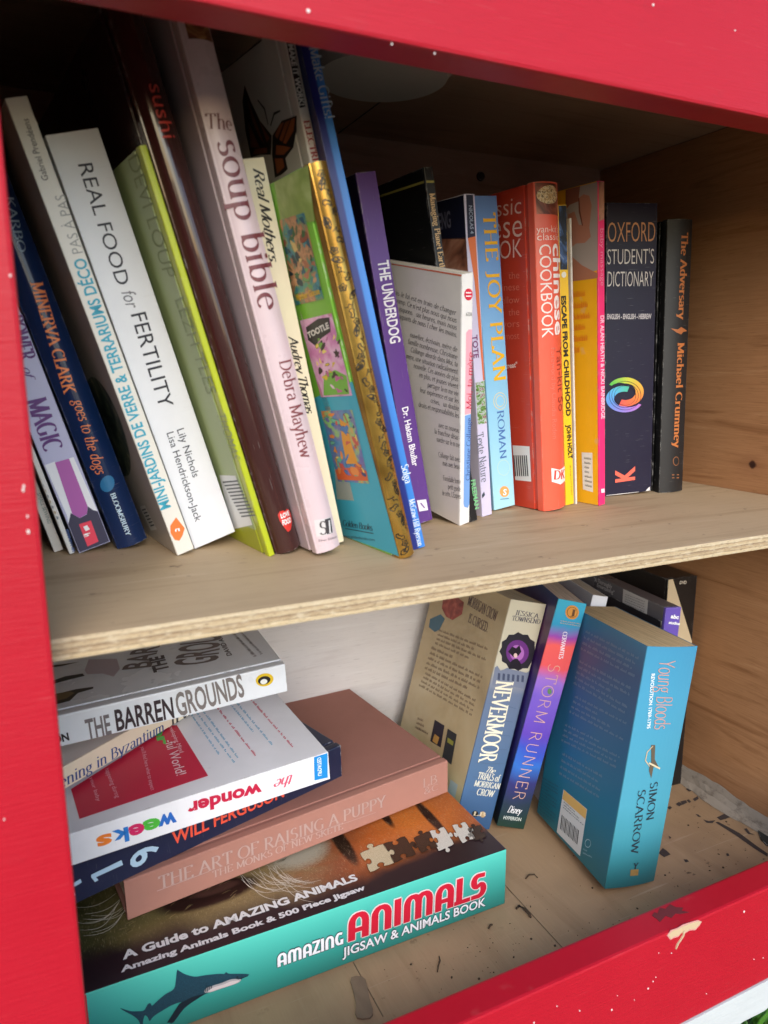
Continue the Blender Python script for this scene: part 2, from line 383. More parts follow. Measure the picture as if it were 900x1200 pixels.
def decorate(items):
    """items: (book, face, part, kind, data, material, layer); same book+face+part merge into one mesh"""
    groups = {}
    for it in items: groups.setdefault(it[:3], []).append(it)
    for (bk, face, part), lst in groups.items():
        b = BOOKS[bk]; bm = bmesh.new(); mats = []
        for (_, _, _, kind, data, mat, layer) in lst:
            mat = mat if not isinstance(mat, tuple) else M(mat, .45, 0, 'ink')
            if mat not in mats: mats.append(mat)
            mi = mats.index(mat); n0 = .00012+.00009*layer
            if kind == 'text':
                s, style, Ax, Ay, Bx, By, cap = data
                V, F = text_geo(s, style); d = Vector((Bx-Ax, By-Ay)); L = d.length; d.normalize(); u = Vector((-d.y, d.x))
                if cap < 0: u = -u
                tb = bmesh.new(); vv = [tb.verts.new((p[0]*L, p[1]*abs(cap), p[2])) for p in V]
                for f in F:
                    try: tb.faces.new([vv[i] for i in f])
                    except ValueError: pass
                if b.bulge:      # follow a rounded spine
                    for k in range(1, 8):
                        bmesh.ops.bisect_plane(tb, geom=tb.verts[:]+tb.edges[:]+tb.faces[:], plane_co=(0, abs(cap)*(k/8*1.5-.25), 0), plane_no=(0, 1, 0))
                    for k in range(1, 10): bmesh.ops.bisect_plane(tb, geom=tb.verts[:]+tb.edges[:]+tb.faces[:], plane_co=(L*k/10, 0, 0), plane_no=(1, 0, 0))
                tb.verts.index_update(); nv = []
                for v in tb.verts:
                    q = Vector((Ax, Ay))+d*v.co.x+u*v.co.y
                    nv.append(bm.verts.new(b.at(face, q.x, q.y, n0+v.co.z*.0006)))
                for f in tb.faces:
                    nf = bm.faces.new([nv[v.index] for v in f.verts]); nf.material_index = mi
                tb.free()
            elif kind == 'poly':
                if b.bulge and face == 'spine':
                    tb = bmesh.new(); tb.faces.new([tb.verts.new((x, y, 0)) for x, y in data])
                    for k in range(1, 16):
                        c = (0, b.H*k/16, 0) if b.lie else (b.T*k/16, 0, 0); nn = (0, 1, 0) if b.lie else (1, 0, 0)
                        bmesh.ops.bisect_plane(tb, geom=tb.verts[:]+tb.edges[:]+tb.faces[:], plane_co=c, plane_no=nn)
                    tb.verts.index_update(); nv = [bm.verts.new(b.at(face, v.co.x, v.co.y, n0)) for v in tb.verts]
                    for f in tb.faces: bm.faces.new([nv[v.index] for v in f.verts]).material_index = mi
                    tb.free()
                else:
                    f = bm.faces.new([bm.verts.new(b.at(face, x, y, n0)) for x, y in data]); f.material_index = mi
            elif kind == 'line':
                pts, wd = data; P = [Vector(p) for p in pts]
                L_ = []
                for i, p in enumerate(P):
                    d = P[min(i+1, len(P)-1)]-P[max(i-1, 0)]; d.normalize(); nn = Vector((-d.y, d.x))*wd/2
                    tp = 1 if len(P) < 3 else (.45+.55*math.sin(math.pi*min(max(i/(len(P)-1), .1), .9)))
                    L_.append((bm.verts.new(b.at(face, *(p+nn*tp), n0)), bm.verts.new(b.at(face, *(p-nn*tp), n0))))
                for i in range(len(P)-1):
                    f = bm.faces.new((L_[i][0], L_[i+1][0], L_[i+1][1], L_[i][1])); f.material_index = mi
            elif kind == 'words':     # rows of small print, too small to read
                (q0, q1, q2, q3), rows, fill, sd = data; rnd = random.Random(sd)
                q0, q1, q2, q3 = map(Vector, (q0, q1, q2, q3))
                for r in range(rows):
                    v0 = (r+.2)/rows; v1 = (r+.2+fill)/rows; x = 0; end = 1 if rnd.random() < .75 else rnd.uniform(.4, .95)
                    while x < end-.02:
                        wl_ = min(rnd.uniform(.03, .13), end-x)
                        cs = []
                        for (s_, t_) in ((x, v0), (x+wl_, v0), (x+wl_, v1), (x, v1)):
                            cs.append((q0*(1-s_)+q1*s_)*(1-t_)+(q3*(1-s_)+q2*s_)*t_)
                        # a word is a run of letter-wide strokes
                        nl = max(2, int(wl_/.016)); 
                        for k in range(nl):
                            a0, a1 = (k+.12)/nl, (k+.72)/nl; hh = rnd.choice((.0, .0, .28, .28, -.2))
                            p0 = cs[0].lerp(cs[1], a0); p1 = cs[0].lerp(cs[1], a1); p2 = cs[3].lerp(cs[2], a1); p3 = cs[3].lerp(cs[2], a0)
                            p0 = p0.lerp(p3, .28-hh*.9); p1 = p1.lerp(p2, .28-hh*.9)
                            f = bm.faces.new([bm.verts.new(b.at(face, p.x, p.y, n0)) for p in (p0, p1, p2, p3)]); f.material_index = mi
                        x += wl_+.022
        bmesh.ops.recalc_face_normals(bm, faces=bm.faces)
        link(part.split('#')[0], bm, mats, b.host(face))

# ------------------------------------------------------------------ measured poses (metres, radians)
POSE = {
 'sewing': (0.0072, 0.1464, -0, 0.0646, 0, 0.2558, 0.0048, 0.1200, 0.1700),
 'zine': (0.0145, 0.1365, 0.0003, 0.0707, -0.0019, 0.2593, 0.0026, 0.1195, 0.1899),
 'magic': (0.0194, 0.1374, 0.0002, 0.0707, -0.0016, 0.2708, 0.0171, 0.1350, 0.2049),
 'minerva': (0.0393, 0.1375, -0, 0.0718, 0.0023, 0.2795, 0.0173, 0.1400, 0.2120),
 'jardins': (0.0667, 0.1072, 0.0003, 0.1057, -0.0018, 0.2868, 0.0096, 0.1482, 0.2248),
 'fertility': (0.0779, 0.1170, 0.0006, 0.1187, -0.0038, 0.2820, 0.0250, 0.1498, 0.2131),
 'green': (0.1106, 0.0835, 0, 0.1202, 0.0009, 0.2746, 0.0035, 0.1800, 0.2043),
 'sushi': (0.1153, 0.0866, -0.0003, 0.1144, 0, 0.2732, 0.0157, 0.1980, 0.2633),
 'soup': (0.1328, 0.0700, 0.0020, 0.0978, -0.0092, 0.2408, 0.0144, 0.2103, 0.2700),
 'mothers': (0.1461, 0.0895, 0, 0.1010, 0.0060, 0.2077, 0.0112, 0.1299, 0.2025),
 'electric': (0.1821, 0.0832, 0, 0.1342, 0.0149, 0.2365, 0.0055, 0.2029, 0.2633),
 'golden': (0.1708, 0.0474, -0, 0.0999, 0.0009, 0.2516, 0.0095, 0.1911, 0.1946),
 'gifts': (0.1863, 0.0623, -0.0003, -0.0726, 0, 0.2288, 0.0078, 0.1834, 0.2720),
 'underdog': (0.2179, 0.1178, 0.0004, 0.0789, -0.0027, 0.1944, 0.0131, 0.1404, 0.2096),
 'planet': (0.2542, 0.1110, 0, 0.0894, 0.0002, 0.1768, 0.0063, 0.1500, 0.2147),
 'french': (0.2429, 0.1051, -0.0001, 0.2148, 0.2004, 0.1970, 0.0082, 0.1078, 0.1549),
 'lilac': (0.2714, 0.1225, -0, 0.1712, 0.0006, 0.1042, 0.0088, 0.1500, 0.2034),
 'joy': (0.2896, 0.1354, 0.0007, 0.0996, -0.0043, 0.1101, 0.0191, 0.1484, 0.2062),
 'chinese': (0.3184, 0.1170, 0.0005, 0.1430, -0.0032, 0.0916, 0.0216, 0.1668, 0.2134),
 'escape': (0.3476, 0.1292, 0.0003, 0.0647, -0.0021, 0.0895, 0.0078, 0.1283, 0.2051),
 'massage': (0.3681, 0.1172, 0.0003, 0.1448, -0.0018, 0.0805, 0.0064, 0.1687, 0.2191),
 'dict': (0.3979, 0.1455, 0.0002, -0.1210, -0.0010, 0.0494, 0.0439, 0.1391, 0.2145),
 'adversary': (0.4493, 0.1395, 0, -0.1276, 0.0020, 0.0446, 0.0228, 0.1400, 0.2062),
 'scarrow': (0.3413, 0.0617, -0.2656, -0.0419, -0.0096, -0.1462, 0.0454, 0.1007, 0.1795, 0.1248, -0.0216),
 'storm': (0.3172, 0.1613, -0.2689, -0.3256, -0.0031, -0.2296, 0.0236, 0.1304, 0.1966),
 'never': (0.2798, 0.1671, -0.2652, -0.0245, -0.0070, -0.2594, 0.0350, 0.1180, 0.1924),
 'jigsaw': (0.0006, 0.0874, -0.2748, 0.0050, -0.0004, -0.0003, 0.2744, 0.1963, 0.0444),
 'puppy': (0.0283, 0.1275, -0.2259, 0.1113, 0.0030, 0.0211, 0.2390, 0.1600, 0.0266),
 'ferguson': (-0.0351, 0.1118, -0.2012, 0.2656, -0.0003, 0.0213, 0.2290, 0.1300, 0.0255),
 'wonder': (-0.0714, 0.1142, -0.1766, 0.0373, 0.0050, 0.0538, 0.2296, 0.1500, 0.0195),
 'byzantium': (-0.0354, 0.1309, -0.1485, 0.6300, 0.0004, 0.0072, 0.1536, 0.0761, 0.0142),
 'barren': (-0.0773, 0.1473, -0.1193, -0.0299, 0.0066, 0.0607, 0.2142, 0.1380, 0.0193),
 'hidden': (-0.0080, 0.1500, 0, 0.0600, 0, 0.2500, 0.0090, 0.1300, 0.1900),
 'loose': (0.3582, 0.1310, 0, 0.0700, 0, 0.0880, 0.0016, 0.1200, 0.1980),
 'pale': (0.3740, 0.1760, -0.2750, -0.2600, 0, -0.2000, 0.0140, 0.1180, 0.1920),
 'abc': (0.4255, 0.1120, -0.2750, -0.1400, 0, -0.0500, 0.0145, 0.1350, 0.1900),
 'boxset': (0.4775, 0.1500, -0.2750, -0.0900, 0, 0, 0.0315, 0.1400, 0.1970),
}

# ------------------------------------------------------------------ ground outside
t = NT('lawn'); n = t.noise(t.map(), 7, 5); n2 = t.noise(t.map(), 60, 3)
lawn = t.out(t.mix(n, (.10, .095, .055), t.mix(n2, (.13, .13, .075), (.16, .15, .10))), .9, n2, .8, .02)
bm = bmesh.new(); bmesh.ops.create_grid(bm, x_segments=2, y_segments=2, size=120, matrix=Matrix.Translation((0, 0, -1.05)))
tag(link('ground', bm, [lawn]), kind='structure')
t = NT('grass_blade'); n = t.noise(t.map(), 30, 3)
gm = t.out(t.ramp(n, [(.3, (.05, .16, .015)), (.55, (.11, .29, .03)), (.75, (.22, .40, .06))]), .5)
bm = bmesh.new(); rnd = random.Random(11)
for i in range(5200):
    x = rnd.uniform(.05, 1.5); y = rnd.uniform(-.35, .75); a = rnd.uniform(0, 6.28); h = rnd.uniform(.05, .15); wd = rnd.uniform(.003, .007); ln = rnd.uniform(.02, .1); la = rnd.uniform(0, 6.28)
    d = Vector((math.cos(a), math.sin(a), 0))*wd; l = Vector((math.cos(la), math.sin(la), 0))*ln; p = Vector((x, y, -1.05))
    v = [bm.verts.new(q) for q in (p-d, p+d, p+d*.8+l*.35+Vector((0, 0, h*.6)), p-d*.8+l*.35+Vector((0, 0, h*.6)), p+l+Vector((0, 0, h)))]
    bm.faces.new(v[:4]); bm.faces.new((v[3], v[2], v[4]))
tag(link('grass', bm, [gm]), 'short green lawn grass below the red cabinet', 'grass', kind='stuff')

# ------------------------------------------------------------------ the cabinet
def wood(name, base, dark, light, axis, scale=1.0, rough=.62, knots=0, stain=None, pw=.45, spots=(), gr=.7, fleck=0, st=.35):
    t = NT(name)
    sv = [7, 7, 7]; sv[axis] = .55
    v = t.map(tuple(s*scale for s in sv))
    g = t.noise(v, 9, 6, .6, 1.2)
    st2 = [60, 60, 60]; st2[axis] = 2.2
    f = t.noise(t.map(tuple(st2)), 14, 3, .6)
    st3 = [160, 160, 160]; st3[axis] = 9
    pores = t.noise(t.map(tuple(st3), (3, 1, 2)), 8, 2)
    col = t.ramp(g, [(.28, dark), (.46, base), (.6, base), (.74, light)])
    col = t.mix(t.math('MULTIPLY', t.math('SUBTRACT', f, .35), gr), col, dark)
    col = t.mix(t.ramp(pores, [(.62, 0.0), (.75, pw)]), col, tuple(c*.55 for c in srgb(dark)))
    big = t.noise(t.map(), 9, 4)
    col = t.mix(t.ramp(big, [(.42, 0.0), (.7, st)]), col, stain or dark)
    if knots:
        vo = t.node('ShaderNodeTexVoronoi'); vo.inputs['Scale'].default_value = knots
        sk = [1, 1, 1]; sk[axis] = .55
        t.l.new(t.map(tuple(sk), (.13, .02, .055)), vo.inputs['Vector'])
        col = t.mix(t.ramp(vo.outputs['Distance'], [(.0, 1.0), (.035, .95), (.06, .35), (.17, .0)]), col, (.05, .02, .01))
    if fleck:       # scuffs and small dark marks
        fl = t.noise(t.map((1, 1.4, 1), (.3, .2, 0)), 95, 3, .6); fb = t.noise(t.map(loc=(2, 1, 0)), 11, 2)
        col = t.mix(t.math('MULTIPLY', t.ramp(fl, [(.66, .0), (.72, fleck)]), t.ramp(fb, [(.42, .0), (.62, 1.0)])), col, (.09, .055, .035))
        sc2 = t.noise(t.map((4, 160, 4), (.1, .3, 0), (0, 0, .35)), 3, 3, .6)
        col = t.mix(t.ramp(sc2, [(.64, .0), (.72, .3)]), col, (.60, .47, .33))
    for kx, ky, kz, kr in spots:       # single knots at a known place
        p = t.sep(t.map()); w_ = t.math('MULTIPLY', t.math('SUBTRACT', t.noise(t.map(), 90, 3), .5), .006)
        q = [t.math('SUBTRACT', p[i], c) for i, c in ((1, ky), (2, kz))]; q[0] = t.math('MULTIPLY', q[0], .7)
        dd = t.math('ADD', t.math('SQRT', t.math('ADD', t.math('MULTIPLY', q[0], q[0]), t.math('MULTIPLY', q[1], q[1]))), w_)
        dd = t.math('DIVIDE', dd, kr)
        col = t.mix(t.ramp(dd, [(.0, 1.0), (.12, 1.0), (.2, .3), (1.0, .0)]), col, t.ramp(dd, [(.0, (.03, .012, .008)), (.12, (.06, .022, .012)), (.22, (.22, .085, .04)), (1, (.34, .15, .07))]))
    return t.out(col, rough, t.math('ADD', f, t.math('MULTIPLY', pores, .6)), .25, .0006, spec=.3)
shelf_wood = wood('shelf_plywood', (.50, .365, .22), (.36, .25, .14), (.60, .46, .30), 0, stain=(.36, .25, .145), gr=.9, fleck=.85)
side_wood = wood('side_plywood', (.44, .215, .095), (.25, .105, .04), (.54, .29, .14), 1, 1.2, knots=5.5, stain=(.19, .09, .042), spots=((0.5165, 0.1093, 0.0218, .015),), gr=.95)
ceil_wood = wood('ceiling_plywood', (.36, .235, .16), (.25, .15, .10), (.45, .31, .215), 0)
back_wood = wood('back_panel_whitewash', (.70, .67, .66), (.60, .56, .55), (.80, .78, .77), 0, 1.2, .8, stain=(.62, .57, .56))
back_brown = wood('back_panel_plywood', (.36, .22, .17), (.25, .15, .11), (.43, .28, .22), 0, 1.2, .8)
floor_wood = wood('floor_plywood', (.43, .28, .155), (.34, .215, .115), (.49, .33, .19), 1, .5, stain=(.24, .15, .085), pw=.18, fleck=.85, st=.75)
# layered edge of the plywood shelf
t = NT('plywood_edge'); v = t.map(); z = t.sep(v)[2]
wob = t.math('MULTIPLY', t.math('SUBTRACT', t.noise(t.map((9, 9, 60)), 6, 4), .5), .0016)
fz = t.math('DIVIDE', t.math('ADD', t.math('ADD', z, .0088), wob), .0088)
col = t.ramp(fz, [(.0, (.52, .40, .24)), (.2, (.56, .43, .26)), (.24, (.25, .17, .1)), (.3, (.46, .34, .2)), (.44, (.38, .27, .16)), (.5, (.22, .15, .09)), (.55, (.52, .40, .25)), (.72, (.46, .34, .2)), (.78, (.28, .2, .12)), (.83, (.58, .46, .3)), (1.0, (.52, .41, .26))])
sp = t.noise(t.map((1, 1, 3)), 420, 3, .7)
col = t.mix(t.ramp(sp, [(.55, 0.0), (.7, .6)]), col, (.16, .11, .07))
sp2 = t.noise(t.map((.6, 1, 2.5)), 260, 3, .7)
col = t.mix(t.ramp(sp2, [(.5, 0.0), (.68, .55)]), col, (.66, .56, .40))
edge_wood = t.out(col, .8, sp, .6, .0006, spec=.2)
# glossy red paint with brush marks, chips and pale specks
t = NT('red_paint'); v = t.map()
br = t.noise(t.map((3, 3, 60)), 22, 4, .6); lo = t.noise(v, 12, 4)
col = t.mix(lo, (.42, .006, .018), (.48, .009, .025)); col = t.mix(t.math('MULTIPLY', br, .35), col, (.34, .004, .013))
dirt = t.noise(v, 45, 5, .7); col = t.mix(t.ramp(dirt, [(.6, 0.0), (.85, .35)]), col, (.22, .02, .03))
scr = t.noise(t.map((8, 8, 300), (.3, 0, .2)), 5, 3, .6); col = t.mix(t.ramp(scr, [(.66, .0), (.74, .25)]), col, (.52, .10, .10))
red = t.out(col, t.math('ADD', t.math('MULTIPLY', lo, .16), .34), t.math('ADD', br, t.math('MULTIPLY', dirt, .5)), .28, .001, spec=.28)
t = NT('white_trim_paint'); n = t.noise(t.map((1, 1, 6)), 30, 4)
white = t.out(t.mix(n, (.50, .52, .52), (.60, .62, .62)), .5, n, .3, .001)
cab = tag(empty('book_cabinet', Matrix.Translation((.22, .14, -.275))), 'red framed wooden little library cabinet with two open plywood shelves', 'cabinet')
off = Vector((-.22, -.14, .275))
ZF, ZC, XL, XR, YB = -.275, .284, -.08, .5165, .304
def cpart(name, mats, fn, parent=None):
    bm = bmesh.new(); fn(bm)
    o = link(name, bm, mats, parent or cab); o.location = off if parent is None else (0, 0, 0); return o
def board(name, mat, lo, hi, bev=.001): return cpart(name, [mat], lambda bm: box(bm, lo, hi, 0, bev))
def shelf_fn(bm):
    box(bm, (XL+.001, .0005, -.0088), (XR-.0008, YB-.0008, 0), 0, .0004)
    for f in bm.faces:
        if f.normal.y < -.6: f.material_index = 1
cpart('shelf_board', [shelf_wood, edge_wood], shelf_fn)
board('floor_board', floor_wood, (XL-.012, .0005, ZF-.012), (XR+.012, YB-.0005, ZF))
board('ceiling_board', ceil_wood, (XL-.012, .0005, ZC), (XR+.012, YB-.0005, ZC+.012))
board('back_panel', back_wood, (XL-.012, YB, ZF-.012), (XR+.012, YB+.009, -.0092))
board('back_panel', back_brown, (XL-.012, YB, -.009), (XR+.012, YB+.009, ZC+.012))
board('side_panel', side_wood, (XL-.012, .0005, ZF+.0004), (XL, YB-.0005, ZC-.0004))
board('side_panel', side_wood, (XR, .0005, ZF+.0004), (XR+.012, YB-.0005, ZC-.0004))
fy0, fy1 = -.0185, 0
FR = .0016
post = board('frame_post', red, (-.16, fy0, -.42), (.0007, fy1, .36), FR)
post2 = board('frame_post', red, (.5185, fy0, -.42), (.68, fy1, .36), FR)
rail = board('frame_rail', red, (.001, fy0-.0002, -.301), (.5182, fy1, -.2288), FR)
head = board('frame_rail', red, (.001, fy0-.0002, .2178), (.5182, fy1, .36), FR)
# white painted strip under the rail, its lower edge peeling
def trim(bm):
    xs = [-.1+i*.01 for i in range(80)]; rr = random.Random(5); h = 0
    tops = []; bots = []
    for i, x in enumerate(xs):
        h = .55*h+rr.uniform(-.0022, .0022)
        tops.append(x); bots.append(-.3235+h)
    for i in range(len(xs)-1):
        q = [(xs[i], bots[i]), (xs[i+1], bots[i+1]), (xs[i+1], -.3012), (xs[i], -.3012)]
        a = [bm.verts.new((x, fy0-.0008, z)) for x, z in q]; b = [bm.verts.new((x, fy1, z)) for x, z in q]
        bm.faces.new(a); bm.faces.new(b[::-1])
        for k in range(4): bm.faces.new((a[k], b[k], b[(k+1) % 4], a[(k+1) % 4]))
    bmesh.ops.remove_doubles(bm, verts=bm.verts, dist=1e-5); bmesh.ops.recalc_face_normals(bm, faces=bm.faces)
cpart('trim_strip', [white], trim)
roof = M((.25, .04, .05), .5)
cpart('roof', [red], lambda bm: box(bm, (-.2, -.06, .362), (.72, .40, .385), 0, .002))
cpart('support_post', [shelf_wood], lambda bm: box(bm, (.15, .1, -1.05), (.24, .19, ZF-.0125), 0, .002))
# chipped paint on the lower rail: bare wood, with a loose flake
chipw = M((.55, .40, .24), .8)
def flat_on(bm, pts, n, mi=0):
    """thin raised scrap: pts in 3-D, thickness along n"""
    n = Vector(n); a = [bm.verts.new(Vector(p)) for p in pts]; b = [bm.verts.new(Vector(p)+n) for p in pts]
    bm.faces.new(b).material_index = mi
    for k in range(len(a)): bm.faces.new((a[k], a[(k+1) % len(a)], b[(k+1) % len(a)], b[k])).material_index = mi
def chip(bm):
    flat_on(bm, [(0.3144,-0.0187,-0.2303), (0.3177,-0.0187,-0.2287), (0.3220,-0.0187,-0.2291), (0.3264,-0.0187,-0.2286), (0.3323,-0.0187,-0.2291), (0.3389,-0.0187,-0.2299), (0.3418,-0.0187,-0.2316), (0.3400,-0.0187,-0.2331), (0.3369,-0.0187,-0.2347), (0.3321,-0.0187,-0.2331), (0.3298,-0.0187,-0.2338), (0.3267,-0.0187,-0.2325), (0.3232,-0.0187,-0.2340), (0.3189,-0.0187,-0.2332), (0.3169,-0.0187,-0.2340)], (0, -.0004, 0))
    flat_on(bm, [(0.3267,-0.0187,-0.2316), (0.3281,-0.0187,-0.2324), (0.3277,-0.0187,-0.2354), (0.3258,-0.0187,-0.2376), (0.3237,-0.0187,-0.2395), (0.3221,-0.0187,-0.2424), (0.3215,-0.0187,-0.2426), (0.3223,-0.0187,-0.2398), (0.3245,-0.0187,-0.2376), (0.3266,-0.0187,-0.2353)], (0, -.0008, 0))
cpart('chipped_paint', [chipw], chip, rail)
cpart('bare_primer', [M((.62, .25, .24), .7)], lambda bm: flat_on(bm, [(0.3137,-0.0187,-0.2306), (0.3165,-0.0187,-0.2280), (0.3219,-0.0187,-0.2285), (0.3263,-0.0187,-0.2278), (0.3322,-0.0187,-0.2284), (0.3388,-0.0187,-0.2293), (0.3425,-0.0187,-0.2317), (0.3406,-0.0187,-0.2339), (0.3375,-0.0187,-0.2357), (0.3322,-0.0187,-0.2341), (0.3291,-0.0187,-0.2347), (0.3258,-0.0187,-0.2329), (0.3235,-0.0187,-0.2349), (0.3190,-0.0187,-0.2344), (0.3168,-0.0187,-0.2347)], (0, -.0002, 0)), rail)
cpart('dirt_smear', [M((.13, .012, .016), .85, 0, 'ink')], lambda bm: flat_on(bm, [(0.3160,-0.0047,-0.2287), (0.3194,-0.0032,-0.2287), (0.3205,-0.0048,-0.2287), (0.3254,-0.0018,-0.2287), (0.3278,-0.0041,-0.2287), (0.3334,-0.0024,-0.2287), (0.3345,-0.0057,-0.2287), (0.3383,-0.0081,-0.2287), (0.3355,-0.0094,-0.2287), (0.3384,-0.0125,-0.2287), (0.3323,-0.0111,-0.2287), (0.3303,-0.0096,-0.2287), (0.3250,-0.0112,-0.2287), (0.3234,-0.0083,-0.2287), (0.3164,-0.0106,-0.2287), (0.3166,-0.0077,-0.2287)], (0, 0, .0002)), rail)
speck = M((.80, .70, .66), .6)
for (x, y, z, r) in [(0.3803,-0.0187,-0.2386,0.00068), (0.3186,-0.0187,-0.2444,0.00037), (0.3015,-0.0187,-0.2619,0.00056), (0.3051,-0.0187,-0.2585,0.00043), (0.3071,-0.0187,-0.2564,0.00031), (0.2738,-0.0187,-0.2645,0.00056), (0.2497,-0.0187,-0.2545,0.00043), (0.2333,-0.0187,-0.2444,0.00037), (0.2181,-0.0187,-0.2482,0.00050), (0.3948,-0.0187,-0.2791,0.00031), (0.4038,-0.0187,-0.2816,0.00037), (0.3525,-0.0187,-0.2872,0.00031), (0.3080,-0.0187,-0.2402,0.00025), (0.2911,-0.0187,-0.2653,0.00025), (0.2774,-0.0187,-0.2565,0.00025)]:
    cpart('paint_speck', [speck], lambda bm: flat_on(bm, [(x+r*math.cos(k*.9)*(1+.3*math.sin(k*3)), y, z+r*1*math.sin(k*.9)) for k in range(7)], (0, -.0003, 0)), rail)
for (x, y, z, r) in [(0.1012,-0.0187,0.2219,0.00068), (0.3113,-0.0187,0.2517,0.00037), (0.2603,-0.0187,0.2530,0.00056), (0.1338,-0.0187,0.2167,0.00037), (0.1520,-0.0187,0.2165,0.00037)]:
    cpart('paint_speck', [speck], lambda bm: flat_on(bm, [(x+r*math.cos(k*.9)*(1+.3*math.sin(k*3)), y, z+r*1*math.sin(k*.9)) for k in range(7)], (0, -.0003, 0)), head)
for (x, y, z, r) in [(-0.0008,-0.0187,0.1283,0.00031), (-0.0032,-0.0187,0.0599,0.00043), (-0.0029,-0.0187,0.0611,0.00037), (-0.0029,-0.0187,0.0457,0.00050), (-0.0027,-0.0187,0.0509,0.00031), (-0.0196,-0.0187,-0.0567,0.00025)]:
    cpart('paint_speck', [speck], lambda bm: flat_on(bm, [(x+r*math.cos(k*.9)*(1+.3*math.sin(k*3)), y, z+r*1.6*math.sin(k*.9)) for k in range(7)], (0, -.0003, 0)), post)
# ceiling seam, dowel marks, round lamp fitting
dark = M((.06, .04, .03), .9, kind='ink')
cpart('panel_seam', [dark], lambda bm: box(bm, (.2447, .02, ZC-.0004), (.2455, YB-.001, ZC+.001), 0))
def lamp(bm):
    for z0, z1, r0, r1 in ((ZC-.004, ZC, .046, .05), (ZC-.011, ZC-.004, .040, .044)):
        bmesh.ops.create_cone(bm, cap_ends=True, segments=48, radius1=r0, radius2=r1, depth=z1-z0, matrix=Matrix.Translation((.2150, .158, (z0+z1)/2)))
cpart('lamp_fitting', [M((.44, .41, .37), .5)], lamp)
scx, scz = (0.3812, 0.2650)
def screw(bm): bmesh.ops.create_cone(bm, cap_ends=True, segments=20, radius1=.0042, radius2=.0034, depth=.002, matrix=Matrix.Translation((scx, YB-.001, scz)) @ Matrix.Rotation(math.pi/2, 4, 'X'))
cpart('screw_head', [M((.05, .045, .045), .4, metal=.6)], screw)
# caulk along the foot of the right side panel
t = NT('dirty_caulk'); n = t.noise(t.map(), 60, 5, .7); n2 = t.noise(t.map((1, .5, 1)), 160, 4, .7)
ck = t.out(t.mix(t.ramp(n2, [(.52, 0.0), (.7, .7)]), t.mix(n, (.25, .20, .145), (.36, .31, .25)), (.10, .07, .045)), .85, n, .2, .0006)
def caulk(bm):
    rr = random.Random(9); N = 46; rows = []
    for i in range(N+1):
        y = .004+(YB-.006)*i/N; a = .010+.002*math.sin(i*.5)+rr.uniform(-.0008, .0008); b = .011+.002*math.sin(i*.37+1)+rr.uniform(-.0007, .0007)
        rows.append([bm.verts.new((XR-a, y, ZF+.0004)), bm.verts.new((XR-a*.45, y, ZF+b*.35)), bm.verts.new((XR-.0022, y, ZF+b*.75)), bm.verts.new((XR-.0004, y, ZF+b+.003))])
    for i in range(N):
        for k in range(3): bm.faces.new((rows[i][k], rows[i+1][k], rows[i+1][k+1], rows[i][k+1]))
    bmesh.ops.recalc_face_normals(bm, faces=bm.faces)
cpart('caulk_bead', [ck], caulk, None)
# floor: seams, plug, printed stamp, blob of dark paint, dirt
def seams(bm):
    for (x0, y0, x1, y1, wd) in [(0.2868,0.1033,0.2861,0.0388,0.00028), (0.1580,0.0887,0.1577,0.0438,0.00028), (0.2888,0.1453,0.2865,0.0964,0.00020)]:
        d = Vector((x1-x0, y1-y0, 0)).normalized(); nn = Vector((-d.y, d.x, 0))*wd
        p, q = Vector((x0, y0, ZF+.0003)), Vector((x1, y1, ZF+.0003))
        bm.faces.new([bm.verts.new(v) for v in (p-nn, q-nn, q+nn, p+nn)])
cpart('floor_seam', [M((.13, .085, .05), .9, kind='ink')], seams)
t = NT('wood_plug'); n = t.noise(t.map((1, .3, 1)), 240, 4)
plug = t.out(t.mix(n, (.16, .10, .06), (.27, .18, .11)), .8)
cpart('floor_plug', [plug], lambda bm: flat_on(bm, [(0.1501,0.0747,-0.2748), (0.1519,0.0773,-0.2748), (0.1549,0.0770,-0.2748), (0.1580,0.0751,-0.2748), (0.1591,0.0718,-0.2748), (0.1575,0.0654,-0.2748), (0.1553,0.0573,-0.2748), (0.1542,0.0507,-0.2748), (0.1526,0.0471,-0.2748), (0.1500,0.0458,-0.2748), (0.1461,0.0470,-0.2748), (0.1434,0.0490,-0.2748), (0.1436,0.0524,-0.2748), (0.1466,0.0579,-0.2748), (0.1486,0.0660,-0.2748)], (0, 0, .0011)))
stamp_ink = M((.05, .035, .03), .9, kind='ink')
